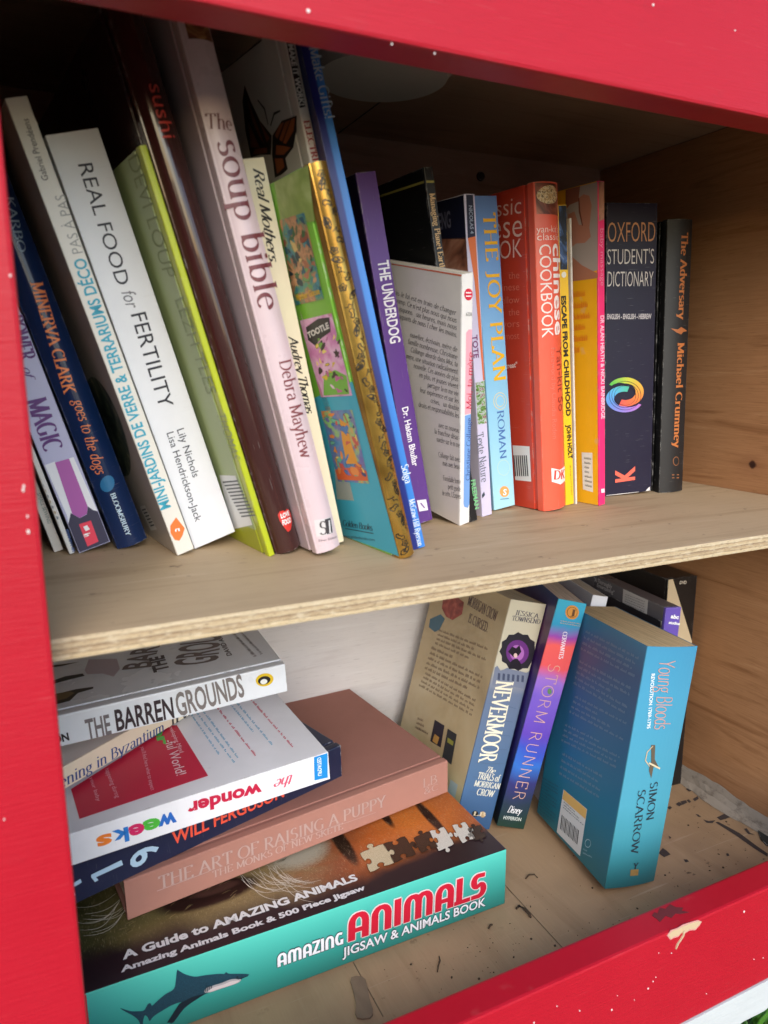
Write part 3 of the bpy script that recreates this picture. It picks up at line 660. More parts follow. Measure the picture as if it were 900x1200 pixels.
for q in [[(0.5063,0.1526), (0.5142,0.1500), (0.5091,0.1478), (0.5050,0.1498)], [(0.5090,0.1452), (0.5136,0.1437), (0.5141,0.1401), (0.5088,0.1402)], [(0.5057,0.1386), (0.5096,0.1393), (0.5107,0.1341), (0.5051,0.1344)], [(0.5175,0.1432), (0.5161,0.1348), (0.5135,0.1348), (0.5148,0.1424)], [(0.4686,0.1251), (0.4725,0.1256), (0.4725,0.1232), (0.4684,0.1217)], [(0.4794,0.1257), (0.4846,0.1267), (0.4844,0.1225), (0.4793,0.1217)], [(0.4858,0.1266), (0.4919,0.1260), (0.4900,0.1227), (0.4837,0.1219)], [(0.4923,0.1254), (0.4952,0.1259), (0.4941,0.1221), (0.4912,0.1216)], [(0.4987,0.1246), (0.5062,0.1259), (0.5034,0.1223), (0.4976,0.1213)], [(0.5058,0.1248), (0.5145,0.1247), (0.5153,0.1224), (0.5067,0.1217)], [(0.4952,0.0961), (0.5029,0.0968), (0.5103,0.0973), (0.5167,0.0969), (0.5161,0.0912), (0.5087,0.0917), (0.4996,0.0913), (0.4945,0.0920)], [(0.4884,0.0917), (0.4913,0.0914), (0.4941,0.0729), (0.4922,0.0556), (0.4917,0.0451), (0.4882,0.0431), (0.4878,0.0547), (0.4889,0.0713)], [(0.4825,0.0990), (0.4847,0.0957), (0.4908,0.0938), (0.4854,0.0921), (0.4815,0.0944)], [(0.4831,0.1076), (0.4845,0.1058), (0.4839,0.1021), (0.4820,0.1037)], [(0.5023,0.0752), (0.5050,0.0749), (0.5019,0.0691), (0.5036,0.0658), (0.4995,0.0692)], [(0.5078,0.0778), (0.5153,0.0763), (0.5146,0.0724), (0.5090,0.0740)], [(0.4272,0.0691), (0.4296,0.0679), (0.4291,0.0654), (0.4260,0.0658)], [(0.4624,0.0595), (0.4643,0.0591), (0.4627,0.0565), (0.4606,0.0571)], [(0.4158,0.0832), (0.4234,0.0863), (0.4237,0.0822), (0.4229,0.0778), (0.4158,0.0775)], [(0.4393,0.0956), (0.4399,0.0932), (0.4372,0.0921)], [(0.4825,0.0430), (0.4840,0.0423), (0.4822,0.0413)]]:
    cpart('printed_stamp', [stamp_ink], lambda bm: bm.faces.new([bm.verts.new((x, y, ZF+.00035)) for x, y in q]))
cpart('paint_blob', [M((.018, .022, .02), .5)], lambda bm: flat_on(bm, [(0.5183,0.0759,-0.2746), (0.5287,0.0786,-0.2746), (0.5378,0.0775,-0.2746), (0.5449,0.0695,-0.2746), (0.5226,0.0507,-0.2746), (0.5031,0.0463,-0.2746), (0.4993,0.0521,-0.2746), (0.5015,0.0590,-0.2746), (0.5104,0.0691,-0.2746)], (0, 0, .0009)))

# ------------------------------------------------------------------ dirt and crumbs lying on the floor
t = NT('leaf_litter'); n = t.noise(t.map(), 200, 3)
dirtm = t.out(t.mix(n, (.03, .018, .01), (.10, .06, .03)), .9)
bm = bmesh.new(); rr = random.Random(21)
for i in range(230):
    x, y = rr.choice([(rr.gauss(.235, .035), rr.gauss(.045, .02)), (rr.gauss(.30, .05), rr.gauss(.035, .02)), (rr.gauss(.42, .05), rr.gauss(.06, .03)), (rr.uniform(.16, .5), rr.uniform(.004, .12))])
    if not .004 < y < .28 or not .1 < x < .5: continue
    r = rr.choice([.00025, .0003, .0003, .0004, .0005, .0008]); a = rr.uniform(0, 6.3); e = rr.uniform(.3, 1)
    ps = [(x+r*math.cos(k*1.05)*math.cos(a)-e*r*math.sin(k*1.05)*math.sin(a), y+r*math.cos(k*1.05)*math.sin(a)+e*r*math.sin(k*1.05)*math.cos(a), ZF+.0002) for k in range(6)]
    flat_on(bm, ps, (0, 0, r*.6))
tag(link('floor_crumbs', bm, [dirtm]), 'scattered dark dirt crumbs over the bottom of the cabinet', 'dirt', kind='stuff')
def twig(name, label, pts, r):
    bm = bmesh.new(); P = [Vector(p) for p in pts]; rings = []
    for i, p in enumerate(P):
        d = (P[min(i+1, len(P)-1)]-P[max(i-1, 0)]).normalized(); a = d.orthogonal().normalized(); b = d.cross(a); q = r*(.55+.45*math.sin(math.pi*(i+.6)/(len(P)+.2)))
        rings.append([bm.verts.new(p+a*q*math.cos(k)+b*q*math.sin(k)) for k in (0, 1.26, 2.51, 3.77, 5.03)])
    for i in range(len(P)-1):
        for k in range(5): bm.faces.new((rings[i][k], rings[i][(k+1) % 5], rings[i+1][(k+1) % 5], rings[i+1][k]))
    bm.faces.new(rings[0][::-1]); bm.faces.new(rings[-1])
    tag(link(name, bm, [dirtm], None, True), label, 'debris')
twig('dry_twig', 'small curled dark seed husk on the floor between the box and blue paperback', [(0.2793,0.0812,-0.2739), (0.2824,0.0822,-0.2732), (0.2838,0.0774,-0.2729), (0.2840,0.0728,-0.2732), (0.2835,0.0701,-0.2739)], 0.0011)
twig('dry_twig', 'thin curled brown stem on the floor left of the thick blue paperback', [(0.3043,0.1042,-0.2744), (0.3085,0.1057,-0.2735), (0.3123,0.1045,-0.2735), (0.3130,0.1013,-0.2744)], 0.0006)
twig('dry_twig', 'thin dark twig standing out on the floor below the turquoise box', [(0.2098,0.0686,-0.2745), (0.2079,0.0644,-0.2736), (0.2046,0.0609,-0.2736), (0.2024,0.0580,-0.2745)], 0.0005)
twig('dry_twig', 'short dark splinter lying below the corner of the turquoise box', [(0.2517,0.0745,-0.2742), (0.2540,0.0757,-0.2732), (0.2558,0.0764,-0.2742)], 0.0008)

# ------------------------------------------------------------------ the books
UP, ST, LN = 'books standing in the upper row', 'books stacked flat on the cabinet floor', 'books and discs leaning on the cabinet floor'
N = 'N'
def add(key, *a, **k):
    BOOKS[key] = Book(key, *a, **k)
def shade(c, f): return tuple(v*f for v in srgb(c))
add('hidden', 'dark blue book almost hidden behind the red post on the upper shelf', 'soft', spine=(24, 34, 62), group=UP)
add('sewing', 'thin white booklet next to the red post, with small pale teal title', 'soft', spine=(222, 220, 214), cover=(190, 188, 186), group=UP)
add('zine', 'very thin white booklet with blue numbers low on its spine, beside lilac book', 'soft', spine=(220, 218, 212), cover=(150, 140, 140), group=UP)
add('magic', 'lilac paperback with purple title and pink band above a dark slate base', 'soft', spine=(188, 190, 222), cover=(132, 122, 150), group=UP)
add('minerva', 'glossy navy book with orange title and pale leaf emblem on a rounded spine', 'hard', spine=M((16, 40, 82), .22), cover=M((14, 32, 66), .25), bulge=.0035, group=UP)
add('jardins', 'slim cream book with light blue capital letters up its spine and orange leaf', 'soft', spine=(226, 222, 212), cover=(176, 168, 158), group=UP)
add('fertility', 'wide white paperback with large thin black capitals, leaning at the left', 'soft', spine=(226, 228, 234), cover=(214, 214, 216), group=UP)
lime = M((172, 182, 30), .35)
t = NT('faded_green_cover'); v = t.map(); sx = t.sep(v)
inn = t.math('MULTIPLY', t.math('LESS_THAN', sx[1], .172), t.math('MULTIPLY', t.math('GREATER_THAN', sx[2], .014), t.math('GREATER_THAN', sx[1], .009)))
gcov = t.out(t.mix(inn, (158, 164, 38), t.mix(t.noise(v, 12, 4), (150, 166, 108), (168, 182, 136))), .42)
add('green', 'lime edged hardback with faded grey green cover and white barcode sticker', 'hard', spine=lime, cover=lime, back=gcov, group=UP)
add('sushi', 'thick glossy dark brown book with red lettering high up and red heart low down', 'hard', spine=M((58, 27, 25), .16, coat=.5), cover=M((50, 24, 24), .3), bulge=.0040, group=UP)
add('soup', 'tall pale pink book with large maroon serif title down its spine', 'hard', spine=M((208, 186, 190), .28), cover=M((190, 170, 174), .33), bulge=.0022, group=UP)
add('mothers', 'narrow cream paperback with black brush script, tucked behind tall pink book', 'soft', spine=(236, 226, 196), cover=(222, 212, 186), group=UP)
add('electric', 'tall thin white book with brown butterfly on its cover', 'hard', spine=(214, 206, 200), cover=(206, 200, 196), group=UP)
gold = patches('gold_foil', [(.3, (146, 110, 48)), (.5, (176, 138, 64)), (.7, (200, 164, 86))], 30, rough=.24)
gold.node_tree.nodes['Principled BSDF'].inputs['Metallic'].default_value = .75
add('golden', 'picture book with gold foil spine and green and blue cover of small pictures', 'hard', spine=gold, cover=M((124, 186, 60), .35), bulge=.0020, group=UP)
blue2 = gradient('blue_spine_highlit', 0, .0, .008, [(0, (26, 36, 106)), (.42, (30, 44, 122)), (.55, (52, 118, 196)), (1, (60, 128, 206))], .3)  # lighter right half is the rounded corner's highlight, painted into the colour
add('gifts', 'tall thin bright blue workbook rising behind the gold spined picture book', 'soft', spine=blue2, cover=(26, 36, 100), group=UP)
add('underdog', 'purple paperback with white condensed capitals and small white square mark', 'soft', spine=M((92, 54, 130), .35), cover=(34, 20, 44), group=UP)
add('planet', 'thin black book with gold title, standing behind the white French paperback', 'soft', spine=(20, 18, 20), cover=(18, 18, 18), group=UP)
add('french', 'short white French paperback turned to show printed text on its back cover', 'soft', spine=(232, 228, 224), cover=(208, 200, 192), group=UP)
add('lilac', 'narrow lilac book with a garden photo, squeezed left of light blue book', 'soft', spine=(204, 196, 220), cover=(190, 182, 196), group=UP)
joyg = gradient('joy_blue_shaded', 2, 0, .206, [(0, (164, 212, 222)), (.45, (132, 190, 222)), (.75, (112, 160, 214)), (1, (96, 132, 196))], .4)  # shading up the spine is painted in: pale cyan foot, duller blue top
add('joy', 'light blue paperback with tall yellow serif capitals and small orange circle', 'soft', spine=joyg, cover=(120, 170, 204), group=UP)
add('chinese', 'orange red cookbook with rounded spine and food picture at its top', 'hard', spine=M((232, 92, 66), .35), cover=M((196, 62, 40), .38), bulge=.003, page=(214, 200, 180), group=UP)
add('escape', 'narrow yellow paperback with heavy black capitals beside the orange red cookbook', 'soft', spine=(240, 192, 30), cover=(226, 176, 30), group=UP)
add('loose', 'thin white booklet with ragged edge between the two yellow books', 'soft', spine=(216, 212, 202), cover=(208, 204, 196), group=UP)
add('massage', 'yellow book with hot pink spine and photo of a hand on its cover', 'soft', spine=M((236, 44, 110), .35), cover=M((238, 178, 24), .4), group=UP)
add('dict', 'thick dark navy dictionary with rainbow spiral emblem on its spine', 'soft', spine=M((17, 14, 44), .44), cover=(12, 10, 32), bulge=0, group=UP)
add('adversary', 'black hardback with orange lettering at the right end of the upper row', 'hard', spine=M((26, 25, 26), .5), cover=(20, 20, 20), bulge=.0022, group=UP)

t = NT('tiger_lid'); v = t.map(); sx = t.sep(v)
fur = t.noise(t.map((90, 420, 40), rot=(0, 0, .55)), 5, 4, .7, .5); big = t.noise(v, 26, 4, .55, .6); hair = t.noise(t.map((700, 120, 40), rot=(0, 0, .5)), 3, 3)
def spot(cx, cy, rx, ry, lo, hi, wob=.5):
    dx = t.math('DIVIDE', t.math('SUBTRACT', sx[0], cx), rx); dy = t.math('DIVIDE', t.math('SUBTRACT', sx[1], cy), ry)
    d = t.math('ADD', t.math('MULTIPLY', dx, dx), t.math('MULTIPLY', dy, dy))
    d = t.math('ADD', d, t.math('MULTIPLY', t.math('SUBTRACT', fur, .5), wob))
    return t.ramp(d, [(lo, 1.0), (hi, 0.0)])
fx = t.math('ADD', t.math('DIVIDE', sx[0], .274), t.math('MULTIPLY', t.math('SUBTRACT', big, .5), .22))
tig = t.ramp(fx, [(.0, (66, 66, 36)), (.14, (116, 104, 62)), (.32, (150, 130, 86)), (.5, (146, 120, 82)), (.6, (150, 82, 48)), (.7, (196, 104, 48)), (.85, (216, 124, 52)), (1, (190, 100, 48))])
tig = t.mix(spot(.142, .064, .026, .022, .35, 1.1, 1.6), tig, t.mix(fur, (120, 106, 78), (226, 218, 198)))
tig = t.mix(spot(.174, .058, .006, .03, .5, 1.1, 1.2), tig, (42, 26, 18))
tig = t.mix(spot(.245, .056, .0045, .03, .4, 1.1, .8), tig, (44, 26, 22))
tig = t.mix(spot(.215, .075, .004, .02, .4, 1.1, .8), tig, (48, 28, 20))
tig = t.mix(t.math('MULTIPLY', t.ramp(fur, [(.42, .0), (.7, 1.0)]), .4), tig, (40, 28, 18))
tig = t.mix(t.ramp(hair, [(.58, .0), (.7, .35)]), tig, (210, 190, 150))
tig = t.mix(spot(.078, .047, .036, .0125, .55, 1.05, .5), tig, (50, 30, 26))
tig = t.mix(spot(.082, .050, .018, .0055, .4, 1.0, .3), tig, (84, 54, 46))
bandf = t.math('ADD', t.math('SUBTRACT', sx[1], t.math('MULTIPLY', t.math('ABSOLUTE', t.math('SUBTRACT', sx[0], .14)), .06)), t.math('MULTIPLY', t.math('SUBTRACT', big, .5), .018))
tig = t.mix(t.ramp(bandf, [(.013, 1.0), (.029, .0)]), tig, (48, 32, 36))
tigm = t.out(tig, .3)
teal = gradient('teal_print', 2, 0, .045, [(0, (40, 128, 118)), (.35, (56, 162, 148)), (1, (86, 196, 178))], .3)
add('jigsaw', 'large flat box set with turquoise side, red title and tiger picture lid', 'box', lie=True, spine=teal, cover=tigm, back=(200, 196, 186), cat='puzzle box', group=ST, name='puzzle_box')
add('puppy', 'dusty pink cloth hardback with silver lettering lying on the tiger picture box', 'hard', lie=True, spine=M((176, 124, 109), .72, kind='cloth'), cover=M((166, 116, 103), .62, kind='cloth'), group=ST)
add('ferguson', 'dark navy hardback with orange red author name, lying under the white book', 'hard', lie=True, spine=(30, 36, 64), cover=(30, 38, 70), group=ST)
add('wonder', 'white paperback lying upside down with multicoloured rounded title and red panel', 'soft', lie='down', spine=(236, 236, 240), cover=(232, 233, 238), group=ST)
add('byzantium', 'thin cream book with blue italic serif title, wedged under the topmost white hardback', 'soft', lie=True, spine=(238, 226, 198), cover=(222, 216, 204), group=ST)
add('barren', 'white hardback with grey capitals and small yellow oval, topmost of the stack', 'hard', lie=True, spine=M((232, 236, 242), .3), cover=M((232, 236, 242), .26), group=ST)

nv = gradient('nevermoor_spine', 2, 0, .192, [(0, (58, 98, 142)), (.3, (84, 112, 146)), (.60, (108, 122, 148)), (.66, (150, 152, 158)), (.72, (200, 194, 172)), (1, (214, 204, 178))], .42, .06)
tanc = patches('aged_tan_cover', [(.3, (178, 158, 122)), (.5, (196, 176, 138)), (.7, (206, 190, 156))], 14, rough=.45)
add('never', 'thick paperback with blue and cream spine, black umbrella emblem and tan back cover', 'soft', spine=nv, cover=tanc, page=(214, 204, 180), group=LN)
stg = gradient('storm_spine', 2, 0, .197, [(0, (30, 62, 52)), (.10, (40, 58, 76)), (.2, (52, 52, 112)), (.28, (52, 110, 196)), (.34, (60, 84, 190)), (.42, (98, 70, 180)), (.58, (120, 92, 196)), (.66, (150, 110, 200)), (.72, (226, 88, 92)), (.82, (236, 96, 92)), (.86, (150, 70, 170)), (.91, (50, 150, 190)), (1, (60, 170, 200))], .35, .16, 22)
stc = gradient('storm_cover', 2, 0, .197, [(0, (20, 40, 40)), (.3, (36, 34, 96)), (.6, (60, 40, 130)), (.85, (90, 36, 90)), (1, (30, 60, 120))], .4, .1)
add('storm', 'slim paperback with purple, red and teal swirled spine and gold medallion', 'soft', spine=stg, cover=stc, page=(206, 190, 176), group=LN)
scs = gradient('scarrow_spine', 2, 0, .18, [(0, (36, 98, 102)), (.12, (56, 130, 138)), (.35, (76, 154, 174)), (.8, (72, 150, 182)), (1, (66, 142, 178))], .35)
scc = gradient('scarrow_cover', 2, 0, .18, [(0, (36, 112, 120)), (.3, (42, 114, 144)), (.6, (48, 100, 138)), (.85, (62, 90, 128)), (1, (62, 122, 156))], .35, .12, 10)
add('scarrow', 'thick light blue paperback with sabre emblem and dark blue back cover', 'soft', spine=scs, cover=scc, page=(206, 182, 142), bulge=.0016, group=LN)
add('pale', 'plain white book standing behind the swirled purple paperback', 'soft', spine=(222, 224, 232), cover=(206, 206, 212), page=(200, 190, 176), group=LN)
add('abc', 'grey disc case with purple spine end, behind the thick light blue paperback', 'case', spine=M((104, 84, 176), .3), cover=M((96, 92, 96), .3), cat='disc case', group=LN, name='disc_case')
add('boxset', 'wide cream and black disc box standing against the right side panel', 'case', spine=M((26, 23, 22), .35), cover=M((40, 34, 30), .4), cat='disc case', group=LN, name='disc_case')
for key, o in (('abc', (.0, 0, 0)),):
    b = BOOKS[key]
    b.part('cover_sleeve', [M((44, 38, 40), .3)], lambda bm: box(bm, (-.0003, .0035, .006), (.0002, b.D-.006, b.H-.012)))

# ------------------------------------------------------------------ lettering, pictures, labels
PIC = {
 'P_botanic': patches('botanic_picture', [(.3, (22, 30, 26)), (.45, (40, 58, 50)), (.6, (90, 100, 80)), (.75, (180, 170, 140))], 55, dist=2),
 'P_soup': patches('soup_picture', [(.3, (70, 36, 24)), (.5, (120, 70, 40)), (.7, (190, 140, 90))], 90, dist=2),
 'P_tape': patches('taped_corner', [(.3, (120, 142, 70)), (.5, (150, 170, 92)), (.7, (182, 196, 130))], 60, dist=.5, rough=.3),
 'P_art_forest': patches('forest_picture', [(.2, (34, 62, 88)), (.38, (52, 116, 140)), (.46, (88, 150, 120)), (.52, (170, 120, 84)), (.6, (206, 150, 110)), (.66, (60, 90, 60)), (.78, (210, 170, 70))], 95, dist=.35, detail=7),
 'P_art_pink': patches('pink_picture', [(.25, (170, 80, 140)), (.42, (216, 140, 190)), (.56, (232, 190, 214)), (.64, (200, 110, 170)), (.72, (222, 200, 60)), (.8, (70, 60, 50))], 70, dist=.35, detail=7),
 'P_art_blue': patches('blue_picture', [(.25, (46, 90, 150)), (.42, (90, 140, 180)), (.5, (120, 110, 170)), (.58, (150, 190, 120)), (.66, (230, 130, 70)), (.8, (240, 200, 110))], 75, dist=.35, detail=7),
 'P_garden': patches('garden_picture', [(.3, (40, 60, 30)), (.48, (110, 150, 70)), (.55, (190, 200, 200)), (.62, (120, 60, 50)), (.75, (220, 220, 215))], 160, (1, 1, 2), 1.5),
 'P_face': patches('portrait_picture', [(.3, (60, 34, 28)), (.45, (150, 96, 74)), (.6, (196, 144, 118)), (.8, (90, 50, 40))], 45, dist=.8),
 'P_food': patches('table_picture', [(.3, (70, 30, 22)), (.5, (120, 56, 40)), (.7, (196, 120, 90))], 70, dist=1),
 'P_food2': patches('bowl_picture', [(.3, (90, 60, 40)), (.45, (196, 160, 110)), (.55, (222, 204, 170)), (.65, (110, 70, 40)), (.8, (120, 140, 70))], 260, dist=1.5),
 'P_escape': patches('narrow_picture', [(.3, (16, 16, 22)), (.48, (30, 40, 60)), (.6, (70, 100, 150)), (.75, (210, 210, 205))], 120, (1, 1, .6), 1.2),
 'P_band': patches('dark_lid_band', [(.3, (44, 28, 34)), (.6, (58, 38, 40)), (.8, (74, 46, 42))], 25, dist=.5, rough=.28),
 'P_redpatch': patches('red_picture', [(.3, (120, 50, 44)), (.55, (170, 76, 66)), (.75, (200, 120, 100))], 70, dist=1.5),
 'P_fur_pale': patches('pale_fur_print', [(.3, (150, 132, 98)), (.5, (206, 190, 152)), (.7, (232, 222, 196))], 30, (60, 420, 40), .6, .3),
 'P_fur_white': patches('white_fur_print', [(.3, (168, 158, 140)), (.5, (220, 214, 200)), (.7, (240, 236, 226))], 30, (60, 420, 40), .6, .3),
 'P_fur_dark': patches('dark_fur_print', [(.3, (22, 16, 14)), (.5, (52, 36, 28)), (.7, (110, 78, 50))], 30, (60, 420, 40), .6, .3),
 'P_shark': patches('shark_back_print', [(.3, (18, 44, 58)), (.5, (30, 66, 82)), (.7, (52, 92, 106))], 30, (60, 40, 220), .5, .3),
 'FOIL': M((208, 180, 172), .28, 0, 'ink', metal=.35),
}
def pm(c): return PIC[c] if isinstance(c, str) else c
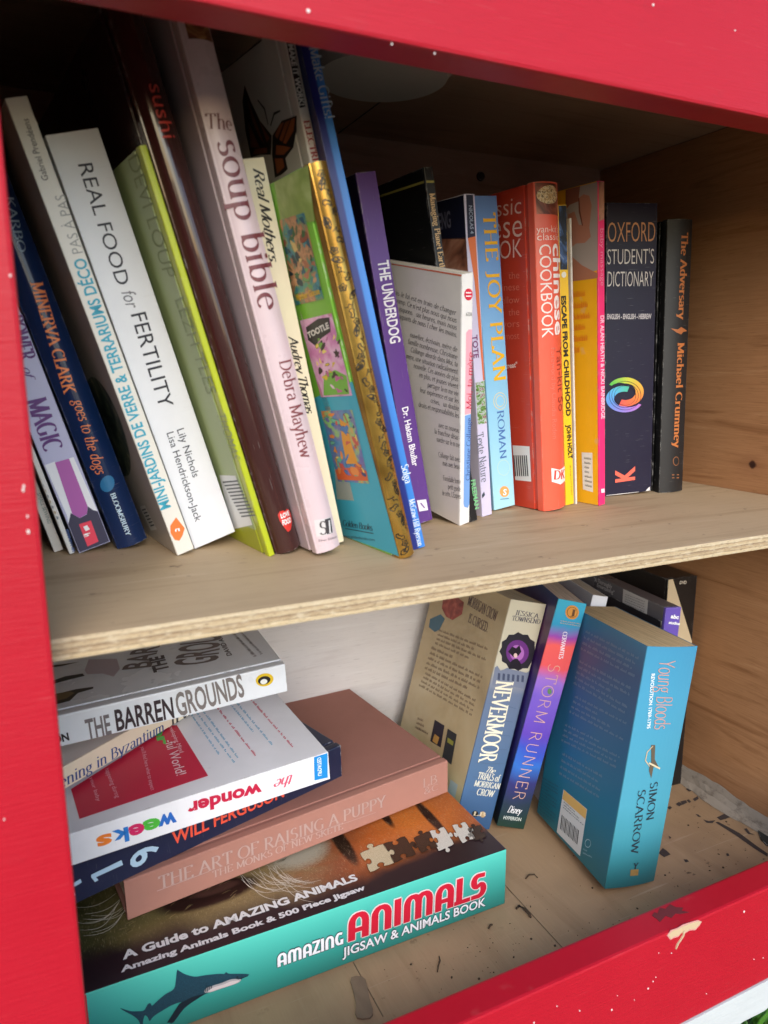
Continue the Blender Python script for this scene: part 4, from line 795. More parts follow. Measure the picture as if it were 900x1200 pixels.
DECO = [
('sewing','spine','title_lettering','text',('SMALL SEWING','sansi',0.00275,0.03402,0.00224,0.01620,0.00174),(120, 150, 150),1.1),
('zine','spine','title_lettering','text',('R058-011-05','sansb',0.00263,0.01353,0.00173,0.00068,0.00135),(60, 90, 150),1.1),
('zine','spine','spine_ornament','poly',[(0.00040,0.04701),(0.00041,0.04619),(0.00040,0.04488),(0.00040,0.04547)],(120, 130, 140),0.1),
('zine','spine','spine_ornament','poly',[(0.00040,0.04399),(0.00057,0.04316),(0.00040,0.04185),(0.00040,0.04243)],(170, 150, 120),0.2),
('zine','spine','spine_ornament','poly',[(0.00040,0.04095),(0.00073,0.04011),(0.00040,0.03880),(0.00040,0.03939)],(120, 130, 140),0.3),
('zine','spine','spine_ornament','poly',[(0.00040,0.03789),(0.00090,0.03704),(0.00040,0.03573),(0.00040,0.03632)],(170, 150, 120),0.4),
('zine','spine','spine_ornament','poly',[(0.00040,0.03482),(0.00106,0.03396),(0.00041,0.03264),(0.00040,0.03324)],(120, 130, 140),0.5),
('zine','spine','spine_ornament','poly',[(0.00040,0.03173),(0.00123,0.03087),(0.00058,0.02954),(0.00040,0.03015)],(170, 150, 120),0.6),
('zine','spine','spine_ornament','poly',[(0.00040,0.02862),(0.00139,0.02776),(0.00074,0.02642),(0.00040,0.02704)],(120, 130, 140),0.7),
('zine','spine','spine_ornament','poly',[(0.00054,0.02550),(0.00156,0.02463),(0.00091,0.02329),(0.00040,0.02391)],(170, 150, 120),0.8),
('zine','spine','spine_ornament','poly',[(0.00071,0.02237),(0.00173,0.02148),(0.00107,0.02014),(0.00049,0.02076)],(120, 130, 140),0.0),
('magic','spine','spine_panel#1','poly',[(0.00054,0.05118),(0.00587,0.05132),(0.00415,0.02189),(0.00258,0.01949),(0.00047,0.01745),(0.00140,0.02146)],(236, 238, 244),0.1),
('magic','spine','spine_panel#2','poly',[(0.01295,0.05058),(0.01534,0.05062),(0.01674,0.01856),(0.01458,0.02010),(0.01285,0.02305)],(236, 238, 244),0.1),
('magic','spine','spine_band','poly',[(0.00568,0.05081),(0.01295,0.05058),(0.01285,0.02305),(0.01110,0.01917),(0.00699,0.01836),(0.00415,0.02189)],(176, 92, 172),1.1),
('magic','spine','spine_base','poly',[(0.00042,0.01732),(0.00355,0.02250),(0.00422,0.02171),(0.00694,0.01822),(0.01100,0.01891),(0.01293,0.02287),(0.01470,0.02005),(0.01674,0.01843),(0.01674,0.00248),(0.01657,0.00040),(0.00040,0.00040)],(52, 50, 78),2.1),
('magic','spine','publisher_mark','poly',[(0.00529,0.01522),(0.01168,0.01498),(0.01140,0.00248),(0.00520,0.00194)],(232, 62, 88),3.1),
('magic','spine','publisher_mark','text',('S','sansb',0.00533,0.00743,0.00809,0.00733,0.00174),(245, 245, 245),4.2),
('magic','spine','publisher_mark','poly',[(0.00685,0.01322),(0.00897,0.01330),(0.00960,0.01058),(0.00722,0.01039)],(245, 245, 245),4.3),
('magic','spine','publisher_mark','line',([(0.00625,0.00870),(0.00904,0.00865)],0.0005),(245, 245, 245),4.4),
('magic','spine','title_lettering','text',('MAGIC','deco',0.00403,0.08498,0.00299,0.05747,0.00924),(92, 38, 120),1.1),
('magic','spine','title_lettering','text',('of','script',0.00806,0.10129,0.00753,0.09431,0.00423),(92, 50, 130),1.2),
('magic','spine','title_lettering','text',('POWER','deco',0.00937,0.12656,0.00798,0.10440,0.00795),(92, 38, 120),1.3),
('minerva','spine','title_lettering','text',('MINERVA CLARK','antique',0.00810,0.14492,0.00381,0.08875,0.00552),(240, 140, 84),1.1),
('minerva','spine','title_lettering','text',('goes to the dogs','typo',0.00628,0.08473,0.00375,0.04373,0.00555),(240, 140, 84),1.2),
('minerva','spine','author_lettering','text',('KARBO','serif',0.01182,0.18490,0.00798,0.15951,0.00366),(140, 160, 176),1.1),
('minerva','spine','publisher_mark','text',('BLOOMSBURY','serifb',0.00678,0.03154,0.00669,0.00619,0.00241),(190, 215, 230),1.1),
('minerva','spine','publisher_mark','poly',[(0.01009,0.03497),(0.00876,0.03376),(0.00721,0.03310),(0.00570,0.03310),(0.00446,0.03375),(0.00367,0.03494),(0.00344,0.03650),(0.00382,0.03818),(0.00474,0.03974),(0.00607,0.04094),(0.00760,0.04160),(0.00910,0.04162),(0.01035,0.04099),(0.01116,0.03980),(0.01139,0.03824),(0.01102,0.03654)],(36, 112, 160),0.2),
('jardins','spine','title_lettering','text',('MINI-JARDINS DE VERRE & TERRARIUMS DÉCO','sansb',0.00563,0.02642,0.00859,0.15473,0.00562),(48, 160, 186),1.1),
('jardins','spine','title_lettering','text',('PAS À PAS','sansl',0.00867,0.15708,0.01020,0.18294,0.00463),(150, 150, 148),1.2),
('jardins','spine','author_lettering','text',('Gabriel Prendéens','sans',0.00557,0.19007,0.00658,0.21580,0.00278),(70, 66, 62),1.1),
('jardins','spine','publisher_mark','poly',[(0.00633,0.02005),(0.00762,0.01594),(0.00865,0.01263),(0.00622,0.00936),(0.00367,0.00729),(0.00146,0.00884),(0.00070,0.01319),(0.00192,0.01694)],(226, 120, 52),0.1),
('jardins','spine','publisher_mark','text',('n','sansb',0.00565,0.01238,0.00317,0.01294,-0.00227),(245, 245, 245),3.2),
('jardins','left','cover_picture','poly',[(0.01421,0.07463),(0.01597,0.06732),(0.02007,0.05998),(0.02638,0.05303),(0.03466,0.04690),(0.04448,0.04207),(0.05529,0.03894),(0.06634,0.03789),(0.07678,0.03912),(0.08570,0.04267),(0.09227,0.04833),(0.09586,0.05564),(0.09614,0.06398),(0.09314,0.07259),(0.08723,0.08076),(0.07902,0.08785),(0.06926,0.09337),(0.05877,0.09705),(0.04828,0.09875),(0.03845,0.09851),(0.02982,0.09644),(0.02281,0.09274),(0.01774,0.08768),(0.01482,0.08154)],'P_botanic',0.1),
('jardins','left','barcode_label','poly',[(0.05299,0.02014),(0.03572,0.02378),(0.02777,0.01014),(0.04686,0.00558)],(216, 212, 205),0.1),
('jardins','left','barcode_label','line',([(0.04840,0.01858),(0.03627,0.02143)],0.0008),(60, 60, 60),2.2),
('jardins','left','barcode_label','line',([(0.04696,0.01682),(0.03488,0.01970)],0.0008),(60, 60, 60),2.3),
('jardins','left','barcode_label','line',([(0.04552,0.01506),(0.03349,0.01798)],0.0008),(60, 60, 60),2.4),
('jardins','left','barcode_label','line',([(0.04408,0.01330),(0.03211,0.01627)],0.0008),(60, 60, 60),2.5),
('jardins','left','barcode_label','line',([(0.04265,0.01156),(0.03073,0.01456)],0.0008),(60, 60, 60),2.6),
('jardins','left','barcode_label','line',([(0.04122,0.00981),(0.02936,0.01286)],0.0008),(60, 60, 60),2.7),
('fertility','spine','title_lettering','text',('REAL FOOD','sans',0.00985,0.19898,0.00817,0.14264,0.00673),(40, 40, 52),1.1),
('fertility','spine','title_lettering','text',('for','sansi',0.00905,0.13906,0.00901,0.13055,0.00685),(120, 120, 128),1.2),
('fertility','spine','title_lettering','text',('FERTILITY','sans',0.00978,0.12777,0.00770,0.07891,0.00775),(40, 40, 52),1.3),
('fertility','spine','author_lettering','text',('Lily Nichols','sans',0.01251,0.06543,0.01222,0.03797,0.00396),(50, 54, 66),1.1),
('fertility','spine','author_lettering','text',('Lisa Hendrickson-Jack','sans',0.00671,0.06551,0.00535,0.01412,0.00390),(50, 54, 66),1.2),
('green','left','title_lettering','text',('DEVI LOUP','sansl',0.02130,0.20316,0.02377,0.14881,-0.01689),(124, 138, 78),1.1),
('green','left','title_lettering','text',('LEZH TLES','sansl',0.01912,0.13756,0.01575,0.08955,-0.01484),(134, 148, 100),1.2),
('green','left','title_lettering','text',('THOMAS','sansl',0.01057,0.07976,0.00918,0.05525,-0.01269),(142, 154, 112),1.3),
('green','left','barcode_label','poly',[(0.03898,0.04206),(0.01254,0.04511),(0.01044,0.01685),(0.04959,0.00620)],(226, 228, 228),0.1),
('green','left','barcode_label','line',([(0.03656,0.03809),(0.01063,0.04244)],0.0008),(70, 74, 80),2.2),
('green','left','barcode_label','line',([(0.03527,0.03621),(0.00966,0.04063)],0.0008),(70, 74, 80),2.3),
('green','left','barcode_label','line',([(0.03398,0.03434),(0.00870,0.03882)],0.0008),(70, 74, 80),2.4),
('green','left','barcode_label','line',([(0.03269,0.03247),(0.00773,0.03702)],0.0008),(70, 74, 80),2.5),
('green','left','barcode_label','line',([(0.03141,0.03060),(0.00676,0.03521)],0.0008),(70, 74, 80),2.6),
('green','left','barcode_label','line',([(0.03013,0.02874),(0.00580,0.03341)],0.0008),(70, 74, 80),2.7),
('green','left','barcode_label','line',([(0.02886,0.02688),(0.00484,0.03161)],0.0008),(70, 74, 80),2.8),
('green','left','barcode_label','line',([(0.02758,0.02502),(0.00387,0.02981)],0.0008),(70, 74, 80),2.0),
('green','left','barcode_label','line',([(0.02631,0.02317),(0.00291,0.02801)],0.0008),(70, 74, 80),2.1),
('green','left','barcode_label','line',([(0.02504,0.02132),(0.00195,0.02621)],0.0008),(70, 74, 80),2.2),
('green','left','barcode_label','line',([(0.02378,0.01948),(0.00099,0.02442)],0.0008),(70, 74, 80),2.3),
('sushi','spine','title_lettering','text',('sushi','sans',0.00712,0.22926,0.00623,0.20721,0.00673),(190, 62, 52),1.1),
('sushi','spine','publisher_mark','poly',[(0.01094,0.02212),(0.01270,0.02267),(0.01436,0.02125),(0.01493,0.01799),(0.01380,0.01439),(0.01124,0.01136),(0.00894,0.01078),(0.00745,0.01445),(0.00636,0.01843),(0.00620,0.02201),(0.00769,0.02341),(0.00968,0.02312)],(205, 52, 44),0.1),
('sushi','spine','publisher_mark','text',('LOVE','sansx',0.00725,0.01958,0.01335,0.01888,0.00258),(245, 245, 245),3.2),
('sushi','spine','publisher_mark','text',('FOOD','sansx',0.00704,0.01563,0.01316,0.01490,0.00289),(245, 245, 245),3.3),
('soup','spine','cover_picture','poly',[(0.00271,0.25123),(0.01362,0.24957),(0.01380,0.24221),(0.00271,0.24368)],'P_soup',0.1),
('soup','spine','title_lettering','text',('The','serif',0.00027,0.20840,0.01241,0.20601,0.00598),(112, 64, 64),1.1),
('soup','spine','title_lettering','text',('soup bible','serif',0.00318,0.20245,0.00281,0.12669,0.01154),(110, 52, 58),1.2),
('soup','spine','author_lettering','text',('Debra Mayhew','serif',0.00561,0.10192,0.00401,0.05191,0.00668),(120, 58, 62),1.1),
('soup','spine','publisher_mark','poly',[(0.00266,0.01868),(0.01263,0.01698),(0.01164,0.00815),(0.00186,0.00955)],(205, 200, 200),0.1),
('soup','spine','publisher_mark','poly',[(0.00817,0.01731),(0.01235,0.01660),(0.01124,0.00863),(0.00732,0.00912)],(60, 54, 58),1.2),
('soup','spine','publisher_mark','text',('S','serif',0.00360,0.01020,0.00758,0.00943,0.00704),(70, 64, 66),2.3),
('soup','spine','publisher_mark','text',('I','serif',0.00866,0.00952,0.01016,0.00920,0.00638),(215, 210, 210),3.4),
('soup','spine','publisher_mark','text',('Silver Editions','sans',0.00208,0.00659,0.01322,0.00481,0.00120),(110, 100, 105),2.5),
('mothers','spine','title_lettering','text',('Real Mothers','script',0.00398,0.19803,0.00226,0.15396,0.00524),(38, 34, 34),1.1),
('mothers','spine','author_lettering','text',('Audrey Thomas','script',0.00367,0.11713,0.00455,0.07526,0.00483),(38, 34, 34),1.1),
('electric','spine','series_panel','poly',[(0.00040,0.25469),(0.00420,0.25423),(0.00366,0.22753),(0.00040,0.22709)],(24, 22, 24),0.1),
('electric','spine','series_panel','text',('MAKE IT WORK!','sansx',0.00094,0.25397,0.00052,0.22811,0.00280),(215, 210, 205),3.2),
('electric','spine','title_lettering','text',('ELECTRICITY','serifb',0.00087,0.22142,0.00190,0.19299,0.00324),(160, 44, 48),1.1),
('electric','left','butterfly_picture','poly',[(0.03193,0.22239),(0.01910,0.22614),(0.00336,0.22475),(0.00683,0.21894),(0.01319,0.21269),(0.02371,0.20982),(0.02366,0.20465),(0.03134,0.20355),(0.03956,0.20353),(0.03710,0.21428)],(26, 20, 20),0.1),
('electric','left','butterfly_picture','poly',[(0.03296,0.22263),(0.04207,0.23159),(0.04744,0.24207),(0.05030,0.25055),(0.05680,0.24445),(0.06125,0.23136),(0.06179,0.22424),(0.06225,0.21823),(0.05073,0.21708),(0.03843,0.21455)],(26, 20, 20),0.2),
('electric','left','butterfly_picture','poly',[(0.02936,0.22182),(0.02096,0.22526),(0.01693,0.22508),(0.02765,0.21974)],(150, 82, 46),1.3),
('electric','left','butterfly_picture','poly',[(0.02579,0.21899),(0.01573,0.22480),(0.01051,0.22454),(0.02315,0.21763)],(150, 82, 46),1.4),
('electric','left','butterfly_picture','poly',[(0.02243,0.21691),(0.00923,0.22445),(0.00512,0.22432),(0.00917,0.21947),(0.01977,0.21566)],(150, 82, 46),1.5),
('electric','left','butterfly_picture','poly',[(0.03008,0.21743),(0.02169,0.21517),(0.01561,0.21321),(0.02466,0.21172),(0.03288,0.21341)],(150, 82, 46),1.6),
('electric','left','butterfly_picture','poly',[(0.03480,0.21206),(0.02625,0.21033),(0.02642,0.20633),(0.03598,0.20465)],(150, 82, 46),1.7),
('electric','left','butterfly_picture','poly',[(0.03563,0.22207),(0.04060,0.22895),(0.04355,0.23424),(0.03945,0.22060)],(120, 66, 44),1.8),
('electric','left','butterfly_picture','poly',[(0.04634,0.22445),(0.05076,0.23365),(0.05083,0.24522),(0.04274,0.22015)],(120, 66, 44),1.0),
('electric','left','butterfly_picture','poly',[(0.05741,0.22810),(0.05578,0.23484),(0.04883,0.22027),(0.05957,0.22255)],(120, 66, 44),1.1),
('electric','left','butterfly_picture','poly',[(0.04065,0.21853),(0.05482,0.22082),(0.05926,0.21884),(0.04198,0.21623)],(120, 66, 44),1.2),
('electric','left','butterfly_picture','line',([(0.03146,0.22682),(0.02489,0.23084),(0.01811,0.23049)],0.0012),(26, 20, 20),2.3),
('electric','left','butterfly_picture','line',([(0.03375,0.22792),(0.03390,0.23527),(0.03909,0.24062)],0.0012),(26, 20, 20),2.4),
('electric','left','cover_band','poly',[(0.07464,0.26295),(0.02170,0.26295),(0.02184,0.26212),(0.07737,0.26295)],(24, 24, 28),0.1),
('golden','left','cover_panel#3','poly',[(0.05616,0.08521),(0.00640,0.09560),(0.00040,0.00169),(0.06952,0.00040)],(66, 168, 192),0.1),
('golden','left','cover_tape','poly',[(0.03800,0.19422),(0.00040,0.19399),(0.00632,0.17118),(0.02129,0.17241),(0.04141,0.17558)],'P_tape',1.1),
('golden','left','cover_picture#4','poly',[(0.04237,0.17736),(0.01432,0.17627),(0.01522,0.13656),(0.04929,0.13570)],'P_art_forest',2.1),
('golden','left','cover_picture#5','poly',[(0.04802,0.12775),(0.01082,0.12943),(0.00949,0.08843),(0.04537,0.08637)],'P_art_pink',2.1),
('golden','left','cover_picture#6','poly',[(0.04970,0.07835),(0.01305,0.08091),(0.01359,0.04074),(0.05046,0.03699)],'P_art_blue',2.1),
('golden','left','cover_picture#7','poly',[(0.04220,0.12404),(0.02632,0.12757),(0.01389,0.12755),(0.01593,0.12070),(0.02851,0.11761),(0.03693,0.11419),(0.04361,0.11738)],(44, 42, 44),3.1),
('golden','left','cover_picture','text',('TOOTLE','sansx',0.04218,0.11838,0.01620,0.12253,-0.00295),(225, 222, 215),4.1),
('golden','left','cover_picture','text',('Mother Goose','sansb',0.04473,0.13800,0.01748,0.13920,-0.00308),(220, 180, 50),4.2),
('golden','left','cover_picture#8','poly',[(0.03557,0.09838),(0.02120,0.10143),(0.01052,0.09857),(0.01213,0.08909),(0.04140,0.08745)],(120, 180, 70),3.1),
('golden','left','cover_picture#9','poly',[(0.02955,0.07546),(0.02302,0.07275),(0.02285,0.06343),(0.02101,0.05096),(0.03430,0.04945),(0.03273,0.06258)],(222, 150, 50),3.1),
('golden','left','cover_picture#10','poly',[(0.05025,0.04423),(0.02179,0.04928),(0.01337,0.04790),(0.01410,0.04226),(0.04990,0.03810)],(214, 96, 50),3.1),
('golden','left','cover_picture#11','poly',[(0.04490,0.13304),(0.04484,0.08099),(0.03796,0.08129),(0.05836,0.02477),(0.03673,0.02736),(0.03615,0.06551)],(205, 200, 185),0.1),
('golden','left','publisher_mark','text',('Golden Books','script',0.05822,0.00801,0.02193,0.01199,-0.00387),(46, 70, 84),2.1),
('golden','left','publisher_mark','text',('www.goldenbooks.com','sans',0.06213,0.00003,0.02283,0.00566,-0.00171),(46, 80, 96),2.2),
('golden','left','publisher_mark','line',([(0.05677,0.00665),(0.02266,0.01031)],0.0005),(46, 70, 84),2.3),
('gifts','spine','title_lettering','text',('Make Gifts!','serif',0.00358,0.25109,0.00392,0.22066,0.00494),(176, 186, 200),1.1),
('gifts','spine','author_lettering','text',('Solga','serif',0.00388,0.04785,0.00407,0.03763,0.00417),(225, 232, 240),1.1),
('gifts','spine','publisher_mark','text',('McGraw-Hill Ryerson','serif',0.00400,0.02833,0.00334,0.00141,0.00338),(225, 232, 240),1.1),
('underdog','spine','title_lettering','text',('THE UNDERDOG','sansb',0.00451,0.16157,0.00372,0.11410,0.00733),(225, 222, 226),1.1),
('underdog','spine','author_lettering','text',('Dr. Hakam Bhullar','sansb',0.00421,0.07511,0.00474,0.03743,0.00441),(232, 228, 234),1.1),
('underdog','spine','publisher_mark','poly',[(0.00363,0.01555),(0.01064,0.01424),(0.01079,0.00687),(0.00413,0.00794)],(226, 222, 230),0.1),
('underdog','spine','publisher_mark','line',([(0.00601,0.01313),(0.00834,0.00916)],0.0008),(120, 80, 150),2.2),
('planet','spine','title_lettering','text',('Managing Planet Earth','serifb',0.00151,0.20043,0.00209,0.15818,0.00375),(196, 160, 112),1.1),
('planet','spine','publisher_mark','text',('FREEMAN','sansb',0.00479,0.02719,0.00523,0.00736,0.00343),(120, 190, 130),1.1),
('planet','left','cover_rule','line',([(0.05337,0.20854),(0.00137,0.20722)],0.0013),(150, 140, 70),1.1),
('planet','spine','cover_rule','line',([(0.00040,0.20699),(0.00593,0.20654)],0.0013),(150, 140, 70),1.1),
('french','left','blurb_lettering','text',('ais-le lui est en train de changer','typo',0.06011,0.13663,0.00432,0.13219,-0.00287),(52, 48, 48),1.1),
('french','left','blurb_lettering','text',("vamp. Ce n'est plus nous qui nous",'typo',0.05892,0.13203,0.00412,0.12813,-0.00289),(52, 48, 48),1.2),
('french','left','blurb_lettering','text',('isquons à six heures, mais nous','typo',0.05606,0.12731,0.00391,0.12404,-0.00291),(52, 48, 48),1.3),
('french','left','blurb_lettering','text',('aquiets de nous lâcher les mains.','typo',0.05651,0.12276,0.00370,0.11992,-0.00294),(52, 48, 48),1.4),
('french','left','blurb_lettering','text',('ouvelier, écrivain, mère de','typo',0.04613,0.11310,0.00327,0.11157,-0.00295),(52, 48, 48),1.5),
('french','left','blurb_lettering','text',('famille nombreuse, Christiane','typo',0.04818,0.10853,0.00305,0.10734,-0.00298),(52, 48, 48),1.6),
('french','left','blurb_lettering','text',('Collange aborde dans Moi, ta','typo',0.04552,0.10380,0.00283,0.10308,-0.00300),(52, 48, 48),1.7),
('french','left','blurb_lettering','text',('mère, une situation radicalement','typo',0.05037,0.09912,0.00261,0.09878,-0.00305),(52, 48, 48),1.8),
('french','left','blurb_lettering','text',('nouvelle. Ces années de plus','typo',0.04330,0.09433,0.00239,0.09445,-0.00305),(52, 48, 48),1.0),
('french','left','blurb_lettering','text',('en plus, et jeunes vivent','typo',0.03794,0.08961,0.00217,0.09007,-0.00305),(52, 48, 48),1.1),
('french','left','blurb_lettering','text',('partager la même vie','typo',0.03014,0.08501,0.00194,0.08566,-0.00304),(52, 48, 48),1.2),
('french','left','blurb_lettering','text',('leur expérience et sur les','typo',0.03722,0.08001,0.00171,0.08122,-0.00310),(52, 48, 48),1.3),
('french','left','blurb_lettering','text',('crises, à un double','typo',0.02712,0.07558,0.00148,0.07673,-0.00308),(52, 48, 48),1.4),
('french','left','blurb_lettering','text',('droits et responsabilités les','typo',0.03892,0.07009,0.00125,0.07221,-0.00317),(52, 48, 48),1.5),
('french','left','blurb_lettering','text',('avec un nouveau','typo',0.01989,0.06152,0.00078,0.06304,-0.00313),(52, 48, 48),1.6),
('french','left','blurb_lettering','text',('la franchise désar-','typo',0.02368,0.05627,0.00054,0.05840,-0.00317),(52, 48, 48),1.7),
('french','left','blurb_lettering','text',('nandre sur le même','typo',0.02170,0.05148,0.00030,0.05371,-0.00319),(52, 48, 48),1.8),
('french','left','blurb_lettering','text',('Collange fait avec','typo',0.02000,0.04158,-0.00018,0.04422,-0.00323),(52, 48, 48),1.0),
('french','left','blurb_lettering','text',('mais avec beau-','typo',0.01613,0.03701,-0.00043,0.03941,-0.00324),(52, 48, 48),1.1),
('french','left','blurb_lettering','text',('Formidable bonne','typo',0.01552,0.02679,-0.00093,0.02966,-0.00328),(52, 48, 48),1.2),
('french','left','blurb_lettering','text',('petit guide.','typo',0.01111,0.02238,-0.00118,0.02472,-0.00328),(52, 48, 48),1.3),
('french','left','blurb_lettering','text',("de cette, L'Express",'typo',0.01652,0.01602,-0.00144,0.01974,-0.00334),(52, 48, 48),1.4),
('french','left','cover_edge','poly',[(0.06249,0.15454),(0.00041,0.15454),(0.00040,0.15366),(0.06257,0.15395)],(200, 96, 60),0.1),
('french','spine','publisher_mark','poly',[(0.00784,0.14304),(0.00780,0.14196),(0.00725,0.14106),(0.00640,0.14046),(0.00536,0.14023),(0.00423,0.14039),(0.00318,0.14093),(0.00231,0.14178),(0.00174,0.14284),(0.00154,0.14397),(0.00171,0.14504),(0.00225,0.14593),(0.00309,0.14652),(0.00412,0.14676),(0.00524,0.14660),(0.00629,0.14607),(0.00717,0.14523),(0.00775,0.14418)],(214, 40, 66),0.1),
('french','spine','publisher_mark','line',([(0.00261,0.14473),(0.00678,0.14414)],0.0006),(245, 245, 245),2.2),
('french','spine','publisher_mark','line',([(0.00263,0.14289),(0.00682,0.14228)],0.0006),(245, 245, 245),2.3),
('french','spine','series_number','text',('6226','sans',0.00280,0.13214,0.00737,0.13141,0.00186),(90, 90, 90),1.1),
('french','spine','title_panel','poly',[(0.00328,0.12253),(0.00522,0.12412),(0.00784,0.12367),(0.00784,0.12143),(0.00784,0.07367),(0.00311,0.07385)],(240, 168, 182),0.1),
('french','spine','title_panel','text',('Moi, ta mère','typo',0.00804,0.07640,0.00881,0.11075,0.00406),(196, 40, 70),2.2),
('french','spine','author_panel','poly',[(0.00312,0.07332),(0.00784,0.07313),(0.00784,0.01305),(0.00657,0.01073),(0.00360,0.01233),(0.00283,0.01500)],(120, 164, 222),0.1),
('french','spine','author_panel','text',('Christiane Collange','typo',0.00767,0.03007,0.00794,0.07105,0.00328),(40, 66, 140),2.2),
('lilac','spine','cover_band#12','poly',[(0.00157,0.20301),(0.00720,0.20301),(0.00738,0.17898),(0.00094,0.17806)],(26, 30, 58),0.1),
('lilac','spine','publisher_mark','text',('NICOLAS 4','sansb',0.00315,0.19677,0.00325,0.18052,0.00280),(150, 160, 180),2.1),
('lilac','spine','cover_band#13','poly',[(0.00094,0.17806),(0.00738,0.17898),(0.00836,0.09073),(0.00720,0.09036),(0.00457,0.15220)],(216, 112, 62),1.1),
('lilac','spine','cover_picture#14','poly',[(0.00040,0.08979),(0.00836,0.09001),(0.00836,0.06242),(0.00040,0.06270)],'P_garden',1.1),
('lilac','spine','title_lettering','text',('TOTE','sansb',-0.00016,0.11968,0.00016,0.10527,0.00440),(120, 60, 110),2.1),
('lilac','spine','title_lettering','text',('Texte Nature','serif',-0.00138,0.05703,0.00062,0.02334,0.00601),(104, 108, 120),2.2),
('lilac','spine','publisher_mark','poly',[(0.00040,0.01762),(0.00040,0.01524),(0.00248,0.01709),(0.00308,0.01460),(0.00060,0.01276),(0.00040,0.01457)],(60, 70, 80),2.2),
('lilac','left','cover_picture#15','poly',[(0.02567,0.20301),(0.00040,0.20273),(0.00040,0.17745),(0.02560,0.18100)],(24, 26, 50),0.1),
('lilac','left','cover_picture#16','poly',[(0.02392,0.18078),(0.00040,0.17843),(0.00040,0.15195),(0.02276,0.15977)],'P_face',0.1),
('lilac','left','title_lettering','text',('TRAVAILLANT ENG','sansb',0.06594,0.18640,0.01333,0.18644,-0.00968),(110, 110, 130),2.1),
('joy','spine','title_lettering','text',('THE JOY PLAN','serifm',0.00687,0.19620,0.00712,0.08873,0.00996),(236, 178, 24),1.1),
('joy','spine','author_lettering','text',('ROMAN','serif',0.00807,0.06834,0.00803,0.03508,0.00568),(70, 110, 170),1.1),
('joy','spine','publisher_mark','poly',[(0.01427,0.01062),(0.01390,0.00931),(0.01307,0.00826),(0.01187,0.00761),(0.01044,0.00743),(0.00897,0.00773),(0.00763,0.00849),(0.00658,0.00960),(0.00595,0.01094),(0.00580,0.01234),(0.00616,0.01363),(0.00699,0.01467),(0.00818,0.01532),(0.00959,0.01552),(0.01106,0.01522),(0.01241,0.01448),(0.01347,0.01337),(0.01411,0.01203)],(240, 160, 90),0.1),
('joy','spine','publisher_mark','text',('S','sansb',0.00828,0.00936,0.01137,0.00873,0.00423),(245, 245, 245),3.2),
('joy','spine','publisher_mark','line',([(0.00574,0.00680),(0.01350,0.00580)],0.0005),(90, 130, 160),2.3),
('joy','spine','sun_motif','line',([(0.01500,0.07438),(0.01480,0.07342),(0.01435,0.07257),(0.01369,0.07187),(0.01286,0.07138),(0.01192,0.07114),(0.01094,0.07115),(0.00999,0.07141),(0.00911,0.07191),(0.00839,0.07262),(0.00786,0.07348),(0.00757,0.07443),(0.00752,0.07541),(0.00772,0.07636),(0.00817,0.07721),(0.00882,0.07790),(0.00964,0.07839),(0.01057,0.07864),(0.01155,0.07864),(0.01251,0.07838),(0.01338,0.07789),(0.01411,0.07719),(0.01465,0.07633),(0.01495,0.07537),(0.01500,0.07438)],0.0005),(226, 206, 150),0.1),
('joy','spine','sun_motif','line',([(0.01689,0.07412),(0.01658,0.07268),(0.01591,0.07140),(0.01492,0.07035),(0.01367,0.06962),(0.01226,0.06925),(0.01079,0.06927),(0.00935,0.06967),(0.00805,0.07042),(0.00697,0.07148),(0.00618,0.07277),(0.00573,0.07419),(0.00567,0.07567),(0.00597,0.07709),(0.00664,0.07836),(0.00762,0.07939),(0.00885,0.08013),(0.01024,0.08050),(0.01170,0.08050),(0.01314,0.08012),(0.01445,0.07938),(0.01555,0.07833),(0.01636,0.07704),(0.01681,0.07561),(0.01689,0.07412)],0.0005),(226, 206, 150),0.2),
('joy','spine','sun_motif','line',([(0.01597,0.02755),(0.01568,0.02617),(0.01504,0.02497),(0.01409,0.02400),(0.01291,0.02335),(0.01157,0.02306),(0.01016,0.02314),(0.00879,0.02359),(0.00755,0.02437),(0.00652,0.02544),(0.00576,0.02672),(0.00534,0.02811),(0.00527,0.02954),(0.00557,0.03089),(0.00620,0.03209),(0.00713,0.03304),(0.00830,0.03370),(0.00963,0.03400),(0.01102,0.03393),(0.01239,0.03350),(0.01364,0.03273),(0.01469,0.03167),(0.01546,0.03039),(0.01590,0.02899),(0.01597,0.02755)],0.0004),(190, 215, 190),0.3),
('chinese','left','title_lettering','text',('classic','sansl',0.05389,0.19987,0.01171,0.19676,-0.01038),(238, 200, 190),1.1),
('chinese','left','title_lettering','text',('chinese','sansl',0.07812,0.18752,0.01168,0.18270,-0.01492),(238, 205, 195),1.2),
('chinese','left','title_lettering','text',('COOKBOOK','sansl',0.09941,0.17404,0.01235,0.17012,-0.01143),(238, 200, 190),1.3),
('chinese','left','blurb_lettering','text',('the','sansl',0.02562,0.15752,0.01542,0.15705,-0.00437),(220, 120, 100),1.1),
('chinese','left','blurb_lettering','text',('chinese','sansl',0.04025,0.15105,0.01583,0.14948,-0.00451),(220, 120, 100),1.2),
('chinese','left','blurb_lettering','text',('yellow','sansl',0.03721,0.14228,0.01628,0.14129,-0.00453),(220, 120, 100),1.3),
('chinese','left','blurb_lettering','text',('the','sansl',0.02706,0.13366,0.01670,0.13358,-0.00449),(220, 120, 100),1.4),
('chinese','left','blurb_lettering','text',('flavors','sansl',0.04193,0.12645,0.01712,0.12580,-0.00464),(220, 120, 100),1.5),
('chinese','left','blurb_lettering','text',('most','sansl',0.03157,0.11789,0.01754,0.11795,-0.00459),(220, 120, 100),1.6),
